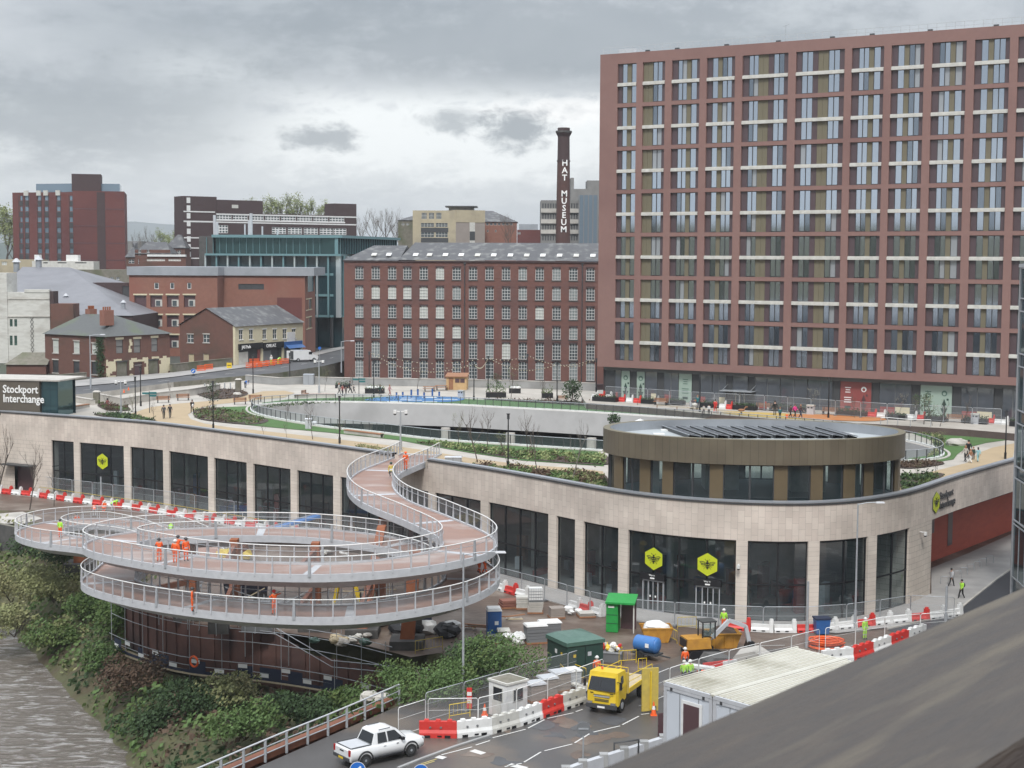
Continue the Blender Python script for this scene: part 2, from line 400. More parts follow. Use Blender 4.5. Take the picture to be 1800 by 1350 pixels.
mat('corten', (0.30, 0.095, 0.034), 0.75, c2=(0.20, 0.062, 0.026), sc=1.2)
mat('pilewall', (0.150, 0.072, 0.056), 0.85, c2=(0.095, 0.052, 0.046), sc=0.7, c3=(0.06, 0.04, 0.038), sc3=0.2)
brick=dict(rough=0.85)
mat('millbrick', (0.185, 0.084, 0.066), 0.9, c2=(0.125, 0.058, 0.048), sc=1.6, amt=1.0, c3=(0.115, 0.062, 0.056), sc3=0.12)
mat('chimneybrick', (0.105, 0.052, 0.045), 0.9, c2=(0.07, 0.040, 0.036), sc=1.0, amt=1.0)
mat('towerbrick', (0.262, 0.152, 0.132), 0.85, c2=(0.215, 0.125, 0.110), sc=1.2, amt=1.0, c3=(0.205, 0.115, 0.102), sc3=0.08)
mat('orangebrick', (0.275, 0.130, 0.092), 0.9, c2=(0.20, 0.092, 0.068), sc=1.4, amt=1.0, c3=(0.23, 0.09, 0.065), sc3=0.15)
mat('redbrick', (0.150, 0.050, 0.044), 0.9, c2=(0.12, 0.042, 0.038), sc=0.8, amt=1.0, c3=(0.11, 0.038, 0.036), sc3=0.05)
mat('oldbrick', (0.165, 0.078, 0.058), 0.9, c2=(0.11, 0.055, 0.044), sc=1.6, amt=1.0, c3=(0.10, 0.06, 0.045), sc3=0.25)
mat('darkbrick', (0.070, 0.044, 0.044), 0.9, c2=(0.055, 0.035, 0.036), sc=0.8, amt=1.0)
mat('plumpanel', (0.085, 0.045, 0.05), 0.28, spec=0.7)
mat('redclad', (0.46, 0.085, 0.045), 0.6, c2=(0.38, 0.065, 0.038), sc=0.6, st=(1, 1, 4))
mat('bronze', (0.165, 0.125, 0.072), 0.45, metal=0.25, c2=(0.145, 0.108, 0.062), sc=0.8)
mat('ochrepanel', (0.175, 0.155, 0.105), 0.5, metal=0.1, c2=(0.16, 0.14, 0.09), sc=0.4)
mat('signbronze', (0.115, 0.098, 0.075), 0.5, c2=(0.095, 0.08, 0.062), sc=0.5)
mat('plumvent', (0.085, 0.056, 0.062), 0.32, spec=0.6)
mat('slate', (0.095, 0.095, 0.100), 0.6, c2=(0.055, 0.056, 0.060), sc=2.2, amt=1.0, c3=(0.17, 0.17, 0.165), sc3=0.7)
mat('mossslate', (0.105, 0.110, 0.108), 0.6, c2=(0.070, 0.074, 0.074), sc=2.0, amt=1.0, c3=(0.095, 0.115, 0.07), sc3=0.3)
mat('slategrey', (0.20, 0.20, 0.215), 0.55, c2=(0.165, 0.165, 0.18), sc=0.5, c3=(0.15, 0.15, 0.162), sc3=0.12)
mat('faience', (0.62, 0.61, 0.57), 0.6, c2=(0.52, 0.51, 0.47), sc=0.8, c3=(0.44, 0.42, 0.38), sc3=0.2, st=(1, 1, 3))
mat('cream', (0.62, 0.57, 0.40), 0.7, c2=(0.55, 0.49, 0.34), sc=1.5)
mat('peelpaint', (0.66, 0.60, 0.42), 0.8, c2=(0.55, 0.48, 0.34), sc=2.5, amt=1.0)
mat('beigeconc', (0.44, 0.38, 0.26), 0.85, c2=(0.36, 0.31, 0.22), sc=0.6, c3=(0.30, 0.26, 0.19), sc3=0.2)
mat('greigebrick', (0.30, 0.26, 0.23), 0.85, c2=(0.26, 0.225, 0.20), sc=0.5)
mat('greyconc', (0.22, 0.215, 0.205), 0.85, c2=(0.17, 0.165, 0.16), sc=0.7)
mat('zinc', (0.38, 0.40, 0.43), 0.4, metal=0.3, c2=(0.30, 0.32, 0.345), sc=0.4)
mat('woodslat', (0.30, 0.15, 0.10), 0.8, c2=(0.24, 0.12, 0.08), sc=1, st=(1, 1, 12))
mat('towerglass', (0.50, 0.56, 0.64), 0.05, metal=1.0)
mat('towerglassdark', (0.26, 0.30, 0.35), 0.05, metal=1.0)
mat('towerglassblind', (0.36, 0.38, 0.40), 0.15, metal=0.35)
mat('paleglass', (0.62, 0.70, 0.72), 0.10, metal=0.55)
mat('millglass', (0.10, 0.12, 0.13), 0.18, metal=0.35)
mat('blindglass', (0.50, 0.52, 0.48), 0.35)
mat('halfglass', (0.24, 0.27, 0.27), 0.3, metal=0.2)
mat('stationglass', (0.035, 0.052, 0.062), 0.03, ior=2.6, spec=0.6, alpha=0.32, trans=(0.72, 0.80, 0.82))
mat('pavglass', (0.05, 0.075, 0.085), 0.04, ior=1.8, spec=0.8)
mat('tealglass', (0.07, 0.14, 0.155), 0.07, metal=0.7)
mat('tealfin', (0.15, 0.27, 0.29), 0.35, metal=0.15)
mat('tealdark', (0.018, 0.045, 0.055), 0.15, spec=0.8)
mat('shopglass', (0.07, 0.08, 0.095), 0.05, ior=1.9, spec=0.9)
mat('hotelglass', (0.20, 0.27, 0.33), 0.12, metal=0.4)
mat('asphalt', (0.075, 0.076, 0.080), 0.62, c2=(0.055, 0.056, 0.060), sc=0.7, c3=(0.10, 0.10, 0.10), sc3=0.12, bump=0.004, bsc=20)
mat('wetasphalt', (0.085, 0.080, 0.078), 0.42, c2=(0.060, 0.056, 0.054), sc=0.35, amt=1.0, c3=(0.125, 0.100, 0.080), sc3=0.22, bump=0.004, bsc=14)
mat('newasphalt', (0.030, 0.032, 0.038), 0.55, c2=(0.038, 0.040, 0.046), sc=0.6)
mat('mud', (0.145, 0.102, 0.076), 0.5, c2=(0.085, 0.060, 0.048), sc=0.9, amt=1.0, c3=(0.21, 0.17, 0.14), sc3=0.25, bump=0.08, bsc=2.2)
mat('soil', (0.075, 0.052, 0.042), 0.95, c2=(0.045, 0.033, 0.028), sc=1.2, amt=1.0, bump=0.05, bsc=3)
mat('darkpaving', (0.060, 0.058, 0.062), 0.8, c2=(0.045, 0.043, 0.046), sc=2)
mat('paving', (0.47, 0.435, 0.385), 0.75, c2=(0.36, 0.33, 0.29), sc=0.5, c3=(0.31, 0.29, 0.255), sc3=0.12)
mat('greypaving', (0.36, 0.345, 0.33), 0.7, c2=(0.30, 0.29, 0.275), sc=0.7, c3=(0.25, 0.24, 0.23), sc3=0.2)
mat('ochrepath', (0.40, 0.305, 0.19), 0.85, c2=(0.35, 0.265, 0.165), sc=0.6)
mat('rubberyellow', (0.50, 0.38, 0.14), 0.8, c2=(0.52, 0.34, 0.07), sc=1)
mat('rubberorange', (0.45, 0.22, 0.10), 0.8, c2=(0.48, 0.17, 0.05), sc=1)
mat('rubberblue', (0.04, 0.14, 0.34), 0.8, c2=(0.05, 0.17, 0.38), sc=1)
mat('lawn', (0.075, 0.155, 0.040), 0.95, c2=(0.050, 0.110, 0.030), sc=0.8, amt=1.0, c3=(0.06, 0.11, 0.03), sc3=0.2, bump=0.03, bsc=8)
mat('cityground', (0.085, 0.082, 0.08), 0.9, c2=(0.06, 0.06, 0.058), sc=0.02, amt=1.0, c3=(0.045, 0.06, 0.03), sc3=0.01)
mat('bank', (0.105, 0.095, 0.050), 0.95, c2=(0.060, 0.070, 0.030), sc=0.5, amt=1.0, c3=(0.085, 0.055, 0.040), sc3=0.25, bump=0.15, bsc=1.5)
mat('hill', (0.075, 0.095, 0.085), 0.95, c2=(0.06, 0.08, 0.07), sc=0.003)
mat('line', (0.66, 0.65, 0.62), 0.6, c2=(0.48, 0.47, 0.45), sc=3, amt=1.0)
mat('yline', (0.55, 0.45, 0.16), 0.6, c2=(0.40, 0.33, 0.14), sc=3, amt=1.0)
mat('deckred', (0.33, 0.185, 0.130), 0.35, c2=(0.22, 0.130, 0.105), sc=1.3, amt=1.0, c3=(0.40, 0.33, 0.30), sc3=0.3, st=(.5, 1.4, 1))
mat('roofgrey', (0.42, 0.45, 0.46), 0.5, c2=(0.36, 0.385, 0.395), sc=0.6)
mat('solar', (0.030, 0.036, 0.050), 0.2, spec=0.8)
mat('leafdark', (0.042, 0.078, 0.026), 0.8, c2=(0.028, 0.054, 0.020), sc=0.8, amt=1.0)
mat('leafmid', (0.110, 0.175, 0.050), 0.8, c2=(0.052, 0.100, 0.030), sc=0.9, amt=1.0, c3=(0.09, 0.12, 0.03), sc3=0.35)
mat('leafspring', (0.27, 0.30, 0.12), 0.8, c2=(0.20, 0.24, 0.10), sc=0.2, amt=1.0)
mat('leafolive', (0.27, 0.28, 0.125), 0.85, c2=(0.17, 0.19, 0.085), sc=0.5, amt=1.0, c3=(0.22, 0.20, 0.10), sc3=0.3)
mat('leafbrown', (0.125, 0.085, 0.055), 0.9, c2=(0.075, 0.045, 0.032), sc=0.8, amt=1.0)
mat('blossom', (0.50, 0.47, 0.36), 0.8)
mat('bark', (0.105, 0.085, 0.070), 0.9, c2=(0.070, 0.058, 0.050), sc=2)
mat('palebark', (0.22, 0.20, 0.18), 0.9, c2=(0.15, 0.135, 0.12), sc=2)
mat('twig', (0.13, 0.105, 0.085), 0.9)
mat('letter', (0.82, 0.82, 0.80), 0.5)
mat('bee', (0.50, 0.56, 0.02), 0.5)
mat('signgreen', (0.33, 0.42, 0.36), 0.12, ior=1.8)
mat('signred', (0.27, 0.075, 0.07), 0.12, ior=1.8)
mat('teal', (0.02, 0.14, 0.15), 0.5)
mat('signblue', (0.02, 0.14, 0.50), 0.45)
brickmat('clad', (0.63, 0.555, 0.485), (0.555, 0.48, 0.42), (0.38, 0.33, 0.29), 1.02, 0.56, 0.5, 0.012, 0.75, swap=True)
brickmat('cladfine', (0.61, 0.54, 0.47), (0.57, 0.50, 0.435), (0.28, 0.24, 0.21), 1.1, 0.5, 0.5, 0.012, 0.75)
brickmat('kerbclad', (0.66, 0.59, 0.515), (0.61, 0.54, 0.47), (0.44, 0.39, 0.34), 1.2, 0.38, 0.0, 0.012, 0.75)
mat('corrug', (0.62, 0.61, 0.55), 0.5, c2=(0.42, 0.40, 0.33), sc=0.4, amt=1.0, c3=(0.33, 0.31, 0.25), sc3=0.3)
mat('cabin', (0.55, 0.585, 0.63), 0.5, c2=(0.50, 0.53, 0.575), sc=0.6)
mat('gritstone', (0.082, 0.066, 0.054), 0.8, c2=(0.048, 0.046, 0.046), sc=6.0, amt=.9, c3=(0.115, 0.098, 0.075), sc3=2.2, uv=True, st=(0.30, 3.2, 1), bump=0.02)
m=bpy.data.materials.new('river');m.use_nodes=True;t=m.node_tree;n_=t.nodes;l_=t.links;b=n_['Principled BSDF']
b.inputs['Base Color'].default_value=(0.075, 0.056, 0.042, 1);b.inputs['Roughness'].default_value=0.14;b.inputs['IOR'].default_value=1.95
g=n_.new('ShaderNodeNewGeometry');mp=n_.new('ShaderNodeMapping');l_.new(g.outputs['Position'], mp.inputs[0]);mp.inputs['Rotation'].default_value=(0, 0, rad(25));mp.inputs['Scale'].default_value=(0.55, 1.5, 1)
k=n_.new('ShaderNodeTexNoise');k.inputs['Scale'].default_value=1.0;k.inputs['Detail'].default_value=7;k.inputs['Roughness'].default_value=0.62;k.inputs['Distortion'].default_value=0.8;l_.new(mp.outputs[0], k.inputs['Vector'])
bp=n_.new('ShaderNodeBump');bp.inputs['Distance'].default_value=0.55;bp.inputs['Strength'].default_value=1;l_.new(k.outputs['Fac'], bp.inputs['Height']);l_.new(bp.outputs[0], b.inputs['Normal'])
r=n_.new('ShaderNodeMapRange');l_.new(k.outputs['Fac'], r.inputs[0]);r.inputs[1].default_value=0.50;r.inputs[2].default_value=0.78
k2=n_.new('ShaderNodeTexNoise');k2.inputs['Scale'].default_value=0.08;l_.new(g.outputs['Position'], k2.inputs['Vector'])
x=n_.new('ShaderNodeMix');x.data_type='RGBA';l_.new(r.outputs[0], x.inputs[0]);x.inputs[6].default_value=(0.135, 0.108, 0.09, 1);x.inputs[7].default_value=(0.62, 0.61, 0.60, 1);l_.new(x.outputs[2], b.inputs['Base Color'])  # pale sky glints painted into the water colour along the wave noise
MAT['river']=m
EDGE=[(-160, 260), (-75, 176), (-51, 153), (-43, 138), (-36.5, 126), (-31, 116.5), (-28, 110), (-21, 99), (-14, 85), (-6, 60), (8, 20), (30, -80)]
PILE=[(-33.5, 131.5), (-30.6, 128), (-25.8, 124.0), (-19.0, 121.6), (-12.6, 118.2), (-7.5, 113.8)]
def sdist(x, y, P):
 best=1e9;sg=1
 for i in range(len(P)-1):
  ax, ay=P[i];bx, by=P[i+1];dx, dy=bx-ax, by-ay;t=((x-ax)*dx+(y-ay)*dy)/(dx*dx+dy*dy);t=min(1, max(0, t))
  ex, ey=x-ax-dx*t, y-ay-dy*t;d=math.hypot(ex, ey)
  if d<best-1e-9:best=d;sg=1 if dx*ey-dy*ex>0 else-1
 return best*sg
SITE=[(-33.5, 131.5), (-30.6, 128), (-25.8, 124.0), (-19.0, 121.6), (-12.6, 118.2), (-7.5, 113.8), (-3, 112), (20, 130), (-10, 150), (-36, 140)]
def inpoly(x, y, P):
 c=False;j=len(P)-1
 for i in range(len(P)):
  if(P[i][1]>y)!=(P[j][1]>y)and x<(P[j][0]-P[i][0])*(y-P[i][1])/(P[j][1]-P[i][1])+P[i][0]:c=not c
  j=i
 return c
ROADL=[(-40, 44), (-15.1, 87.8), (-11, 94.6), (-6.9, 101.8), (2.0, 116.5)]
def hgt(x, y):
 d=sdist(x, y, EDGE)
 z=0.72*d
 if y<123:
  rd=sdist(x, y, ROADL)
  z=min(z, max(2.4, 7-0.42*max(0, rd)))if d>0 else z
  if rd<0.3:z=7
 z=max(-1.2, min(7, z))
 pd=sdist(x, y, PILE)
 if inpoly(x, y, SITE)and abs(pd)>1.6:z=7
 elif-34.5<x<-5.5 and abs(pd)<=2.6 and y>110:z=min(z, 3.0)
 if 0.2<z<6.9:z+=0.5*(noise.noise(Vector((x*.35, y*.35, 0))))
 return z
g=M();nx, ny, st=132, 172, 1.25;x0, y0=-105, 55
xs=[-900, -400, -200, -130]+[x0+i*st for i in range(nx)]+[62, 66, 72, 80, 100, 140, 220, 400, 900]
ys=[-900, -400, -150, -50, 0, 25, 40, 48]+[y0+i*st for i in range(int(110/st))]+[166, 172, 180, 190, 200, 215, 230, 245, 262, 290]
nxx=len(xs);gv=[(x, y, hgt(x, y))for y in ys for x in xs];gf=[];gm=[]
for j in range(len(ys)-1):
 for i in range(nxx-1):
  a=j*nxx+i;f=(a, a+1, a+nxx+1, a+nxx);zs_=[gv[k][2]for k in f]
  g.add([gv[k]for k in f], [(0, 1, 2, 3)], 'mud' if min(zs_)>6.95 else 'bank')
struct(g, 'ground')
r_=M();r_.face([(-900, -900, 0.0), (300, -900, 0), (300, 290, 0), (-900, 290, 0)], 'river');struct(r_, 'river')
ZP, ZT, ZF, ZG=16.5, 17.0, 13.8, 7.0
FP=[(0, 723), (100, 730), (166, 735), (272, 743), (400, 759.5), (580, 783), (689, 798), (753, 808), (829, 819), (918, 834), (1007, 850), (1060, 860), (1140, 872), (1249, 881), (1360, 886), (1440, 886), (1511, 881), (1589, 868), (1611, 863), (1667, 842), (1778, 810)]
fpts=[at_h(a, b, 20.0).xy for a, b in FP]
d0=(fpts[0]-fpts[3]).normalized();d1=(fpts[-1]-fpts[-2]).normalized()
fpts=[fpts[0]+d0*60, fpts[0]+d0*25]+fpts+[fpts[-1]+d1*20, fpts[-1]+d1*50]
FC=catmull(fpts, 0.8)
def smooth(P, k):
 for _ in range(k):P=[P[0]]+[(P[i-1]+P[i]*2+P[i+1])/4 for i in range(1, len(P)-1)]+[P[-1]]
 return P
FC=smooth(FC, 40)
def px_of(p, h):
 q=CR.transposed()@Vector((p[0], p[1], -h));return 900+2700*q.x/-q.z, 675-2700*q.y/-q.z
FPX=[px_of(p, 25)[0]for p in FC]
def idx_px(px):
 return min(range(len(FC)), key=lambda i:abs(FPX[i]-px))
def fpos(px):
 "fractional index on the front curve seen at picture column px"
 for i in range(len(FC)-1):
  if FPX[i]<=px<=FPX[i+1]:return i+(px-FPX[i])/(FPX[i+1]-FPX[i])
 return 0 if px<FPX[0]else len(FC)-1
def fsub(a, b, off=0.0):
 "front curve between two fractional indices, moved off metres inwards"
 i0, i1=int(math.ceil(a+1e-6)), int(math.floor(b-1e-6));def_=lambda s:FC[int(s)].lerp(FC[min(int(s)+1, len(FC)-1)], s-int(s))
 P=[def_(a)]+[FC[i]for i in range(i0, i1+1)]+[def_(b)]
 P=[p for k, p in enumerate(P)if k==0 or(p-P[k-1]).length>1e-4]
 return offset2(P, -off)
SARC=[0.0]
for i in range(1, len(FC)):SARC.append(SARC[-1]+(FC[i]-FC[i-1]).length)
def strip(mm, A, z0, z1, m, u0=0.0, flip=False):
 u=u0
 for i in range(len(A)-1):
  l=(A[i+1]-A[i]).length;a, b=A[i], A[i+1]
  f=[(a[0], a[1], z0), (b[0], b[1], z0), (b[0], b[1], z1), (a[0], a[1], z1)];uv=[(u, z0), (u+l, z0), (u+l, z1), (u, z1)]
  if flip:f.reverse();uv.reverse()
  mm.face(f, m, uv);u+=l
def hstrip(mm, A, B, z, m, up=True):
 for i in range(len(A)-1):
  f=[(A[i][0], A[i][1], z), (A[i+1][0], A[i+1][1], z), (B[i+1][0], B[i+1][1], z), (B[i][0], B[i][1], z)]
  mm.face(f if up else f[::-1], m)
VOID=catmull([(-34.8, 207), (-34, 213.5), (-26, 217.5), (-9.5, 214.5), (-2, 211), (9, 205.5), (17.8, 200), (30, 192), (40, 183), (45.5, 171), (45, 161), (39.5, 156.5), (28, 157), (18, 160), (9.7, 164), (3.8, 167), (-7.7, 173), (-15.4, 180), (-22.4, 186), (-31.6, 198)], 1.3, closed=True)
station=thing('bus_station', 'curved bus station clad in beige stone panels with dark glass bays and a roof park', 'bus station', (0, 130, 7))
F_ALL=fsub(0, len(FC)-1)
gap0, gap1=fpos(690), fpos(752)
fa=M()
strip(fa, fsub(0, gap0), ZF, ZT, 'clad');strip(fa, fsub(gap0, gap1), ZF, ZP-0.45, 'clad', SARC[int(gap0)]);strip(fa, fsub(gap1, len(FC)-1), ZF, ZT, 'clad', SARC[int(gap1)])
for s_ in(gap0, gap1):
 e=fsub(s_-.5, s_+.5)[1];e2=fsub(s_-.5, s_+.5, 0.5)[1]
 fa.face([(e[0], e[1], ZF), (e2[0], e2[1], ZF), (e2[0], e2[1], ZT), (e[0], e[1], ZT)], 'clad')
rs=fpos(1637)
hstrip(fa, fsub(0, rs), fsub(0, rs, 1.2), ZF, 'midgrey', up=False)
hstrip(fa, fsub(rs, len(FC)-1), fsub(rs, len(FC)-1, 9.5), ZF, 'midgrey', up=False)
fa.build('fascia', station, world=True)
cp=M()
for a, b in((0, gap0), (gap1, len(FC)-1)):
 O, I=fsub(a, b, -0.06), fsub(a, b, 0.55)
 strip(cp, O, ZT, ZT+0.14, 'zinc');hstrip(cp, O, I, ZT+0.14, 'zinc');strip(cp, I, ZP, ZT+0.14, 'darkgrey', flip=True)
 hstrip(cp, fsub(a, b, -0.10), fsub(a, b, -0.03), ZT-0.05, 'darkgrey');strip(cp, fsub(a, b, -0.10), ZT-0.16, ZT-0.05, 'darkgrey')
cp.build('coping', station, world=True)
COLS=[(130, 142), (218, 231), (287, 299), (366, 378), (434, 447), (511, 524), (586, 600), (668, 682), (753, 768), (845, 862), (964, 981), (1011, 1028.6), (1087, 1107), (1293.5, 1317), (1420, 1443), (1525, 1543.5)]
def pane_run(a, b, z0, z1, off, mull=2.2, name='window', rails=(3.1, ), door=None):
 P=fsub(a, b, off);q=M();strip(q, P, z0, z1, 'stationglass');w_=q.build(name, station, world=True)
 fr=M();L_=[0]
 for i in range(1, len(P)):L_.append(L_[-1]+(P[i]-P[i-1]).length)
 def pt(s):
  for i in range(len(P)-1):
   if L_[i+1]>=s:return P[i].lerp(P[i+1], (s-L_[i])/max(1e-6, L_[i+1]-L_[i]))
  return P[-1]
 n=max(1, round(L_[-1]/mull));Pi=offset2(P, 0.06)
 for k in range(n+1):
  p=pt(L_[-1]*k/n);fr.box((p[0], p[1], (z0+z1)/2), (0.13, 0.16, z1-z0), 'black', rz=math.atan2(P[-1][1]-P[0][1], P[-1][0]-P[0][0]))
 for zz in(z0+0.06, z1-0.06)+tuple(z0+r for r in rails):
  for i in range(len(P)-1):
   fr.beam((Pi[i][0], Pi[i][1], zz), (Pi[i+1][0], Pi[i+1][1], zz), 0.07, 0.13 if zz<z1-.1 else .2, 'black')
 fr.build('window_frame', w_, world=True);return w_
solid_end=fpos(91)
sw=M();strip(sw, fsub(0, fpos(25)), ZG-1, ZF, 'cladfine');strip(sw, fsub(fpos(58), solid_end), ZG-1, ZF, 'cladfine');strip(sw, fsub(fpos(25), fpos(58)), 10.2, ZF, 'cladfine')
a_=fsub(solid_end-.5, solid_end+.5)[1];b_=fsub(solid_end-.5, solid_end+.5, 1.2)[1]
sw.face([(a_[0], a_[1], ZG), (b_[0], b_[1], ZG), (b_[0], b_[1], ZF), (a_[0], a_[1], ZF)], 'cladfine');sw.build('wall', station, world=True)
COLS=[(a, b-(1.5 if a<700 else 3))for a, b in COLS]
edges=[solid_end]+[fpos(c)for ab in COLS for c in ab]+[fpos(1598)]
for i in range(0, len(edges), 2):
 ds=i//2
 pane_run(edges[i], edges[i+1], ZG, ZF, 0.28, rails=(3.1, )if ds>7 else(2.9, ))
for a, b in COLS:
 a, b=fpos(a), fpos(b);q=M();P, I=fsub(a, b, -0.03), fsub(a, b, 0.45)
 strip(q, P, ZG, ZF, 'kerbclad', 0.0)
 for u, v, fl in((P[0], I[0], True), (P[-1], I[-1], False)):
  f=[(u[0], u[1], ZG), (v[0], v[1], ZG), (v[0], v[1], ZF), (u[0], u[1], ZF)];uv=[(0, ZG), (.45, ZG), (.45, ZF), (0, ZF)]
  q.face(f[::-1]if fl else f, 'kerbclad', uv[::-1]if fl else uv)
 q.build('column', station, world=True)
a, b=fpos(1598), fpos(1637);q=M();P, I=fsub(a, b, -0.02), fsub(a, b, 6.0)
strip(q, P, ZG, ZF, 'cladfine')
for u, v, fl in((P[0], I[0], True), (P[-1], I[-1], False)):
 f=[(u[0], u[1], ZG), (v[0], v[1], ZG), (v[0], v[1], ZF), (u[0], u[1], ZF)];uv=[(0, ZG), (6, ZG), (6, ZF), (0, ZF)]
 q.face(f[::-1]if fl else f, 'cladfine', uv[::-1]if fl else uv)
q.build('pier', station, world=True)
rw=M();P=fsub(rs, len(FC)-1, 5.5);strip(rw, P, ZG, ZF, 'redclad');rwo=rw.build('red_cladding', station, world=True)
for px_, w2, zb in((1643, .8, 9.3), (1653, .8, 9.3), (1677, .8, 9.6), (1688, .9, 9.6), (1712, .9, 9.8), (1724, .9, 9.9), (1752, 1.6, 8.0)):
 s_=rs+(fpos(px_)-rs)*1.0+1.6;Q=fsub(s_, s_+w2, 5.46);q=M();strip(q, Q, zb, 12.6, 'plumpanel');q.build('louvre_window', station, world=True)
q=M();strip(q, fsub(solid_end+2, fpos(1590), 11.0), ZG, ZF, 'palestone');q.build('hall_rear_wall', station, world=True)
q=M();hstrip(q, fsub(solid_end+1, fpos(1597), .4), fsub(solid_end+1, fpos(1597), 11.0), ZG+.06, 'greyconc');q.build('hall_floor', station, world=True)
rn_=random.Random(12);hk=M();hl=M()
for k in range(int(solid_end)+6, int(fpos(1580)), 4):
 for o_ in(3.0, 6.5, 9.5):
  if rn_.random()<.75:
   p_=fsub(k-.5, k+.5, o_)[1];w__=rn_.uniform(.5, 2.2);h__=rn_.choice((.5, .9, 1.2, 2.4, 3.0));hk.box((p_[0], p_[1], ZG+.1+h__/2), (w__, .5, h__), rn_.choice(('offwhite', 'galv', 'midgrey', 'blue', 'signred', 'palegrey', 'wood')), rz=rn_.uniform(0, 3))
 p_=fsub(k-.5, k+.5, 5.0)[1];hl.box((p_[0], p_[1], ZF-.5), (2.4, .25, .12), 'white', rz=.3)
 if k%12==0:hk.cyl((p_[0], p_[1], ZG), (p_[0], p_[1], ZF), .3, 'offwhite', seg=10)
hk.build('hall_fittings', station, world=True, kind='stuff');hl.build('ceiling_lamps', station, world=True, kind='stuff')
sl=M()
outer=[p for p in fsub(0, len(FC)-1, 0.6)]+[Vector((130, 262)), Vector((-130, 262))]
flat(sl, outer, 13.5, 'greyconc', holes=[VOID])
vc=VOID+[VOID[0]]
strip(sl, [Vector((p[0], p[1]))for p in vc], 13.5, ZP, 'voidconc', flip=False)
strip(sl, [Vector((p[0], p[1]))for p in offset2(vc, 0.02)], 13.5, ZP, 'voidconc', flip=True)
sl.build('roof_slab', station, world=True)
for(px_, py_)in((897, 790), (1044, 800), (780, 780), (1180, 800), (640, 770)):
 p=at_h(px_, py_, 25);q=M();q.cyl((p.x, p.y+6, 7), (p.x, p.y+6, 13.5), .65, 'palestone', seg=16);q.build('inner_column', station, world=True)
bw_=M();bw_.bb((-90, 258, 7), (120, 259, 16), 'darkbrick');bw_.build('back_wall', station, world=True)
FONT=None
def text_mesh(txt, size, m, ext=0.02, align='LEFT', space=1.0, weight=0.0):
 cu=bpy.data.curves.new('t', 'FONT');cu.body=txt;cu.size=size;cu.extrude=ext;cu.align_x=align;cu.space_line=space;cu.offset=weight
 cu.resolution_u=2
 o=bpy.data.objects.new('t', cu);C.objects.link(o);dg=bpy.context.evaluated_depsgraph_get()
 me=bpy.data.meshes.new_from_object(o.evaluated_get(dg));bpy.data.objects.remove(o);bpy.data.curves.remove(cu)
 me.materials.clear();me.materials.append(MAT[m]);return me
def place_text(txt, size, m, P, dirx, parent=None, name='lettering', ext=0.02, align='LEFT', space=1.0, up=Vector((0, 0, 1)), weight=0.0):
 me=text_mesh(txt, size, m, ext, align, space, weight);x=Vector(dirx).normalized();y=Vector(up);z=x.cross(y);R=Matrix((x, y, z)).transposed().to_4x4()
 me.transform(Matrix.Translation(P)@R);o=Vector((0, 0, 0));q=parent
 while q is not None:o+=q.location;q=q.parent
 me.transform(Matrix.Translation(-o));ob=bpy.data.objects.new(name, me);C.objects.link(ob);ob.parent=parent;return ob
def bee_emblem(c, dirx, r, parent, thick=0.1):
 x=Vector(dirx).normalized();n=Vector((x.y, -x.x, 0));up=Vector((0, 0, 1));c=Vector(c)
 hexp=[(math.cos(rad(90+60*k))*r, math.sin(rad(90+60*k))*r)for k in range(6)]
 q=M();Fp=[c+x*a+up*b+n*thick for a, b in hexp];Bp=[c+x*a*1.0+up*b for a, b in hexp]
 q.face(Fp, 'bee');
 for k in range(6):q.face([Bp[k], Bp[(k+1)%6], Fp[(k+1)%6], Fp[k]], 'darkgreen')
 e=q.build('emblem_panel', parent, world=True);b=M()
 def blobp(cx, cz, rx, rz_, ang=0, ring=False):
  pts=[]
  for k in range(10):
   t=2*math.pi*k/10;a, bb=math.cos(t)*rx*r, math.sin(t)*rz_*r;ca, sa=math.cos(ang), math.sin(ang)
   pts.append(c+x*(cx*r+a*ca-bb*sa)+up*(cz*r+a*sa+bb*ca)+n*(thick+.015))
  if not ring:b.face(pts, 'black')
  else:b.tube(pts, .022*r, 'black', seg=4, closed=True)
 blobp(0, -.22, .15, .07);blobp(0, -.07, .17, .055);blobp(0, -.36, .09, .06);blobp(0, .12, .15, .11);blobp(0, .30, .09, .07)
 for sx in(-1, 1):
  blobp(sx*.42, .16, .26, .075, sx*.18, True);blobp(sx*.36, .02, .20, .06, -sx*.12, True)
  for dx, dz, ex, ez in((.12, .34, .22, .48), (.12, .0, .40, -.22), (.12, -.1, .32, -.42)):
   b.beam(c+x*sx*dx*r+up*dz*r+n*(thick+.015), c+x*sx*ex*r+up*ez*r+n*(thick+.015), .03*r, .02, 'black')
 b.build('bee_drawing', e, world=True)
def fdir(px_):
 i=idx_px(px_);t=FC[min(i+2, len(FC)-1)]-FC[max(i-2, 0)];return Vector((t[0], t[1], 0)).normalized()
for px_, py_, r in((1150, 982, .98), (1244, 992, .98), (181, 811, 1.0)):
 dx=fdir(px_);i=idx_px(px_);P=Vector((FC[i][0], FC[i][1], 0));n=Vector((dx.y, -dx.x, 0));c=at_pl(px_, py_, P-n*0.12, n);bee_emblem(c, dx, r, station)
dx=fdir(1646);i=idx_px(1646);P=Vector((FC[i][0], FC[i][1], 0));n=Vector((dx.y, -dx.x, 0));bee_emblem(at_pl(1645, 883, P+n*.04, n), dx, .98, station, .06)
c=at_pl(1652, 878, P+n*.10, n);place_text('Stockport\nInterchange', 0.92, 'darkgrey', c, dx, station, ext=.03, space=.95, weight=.012)
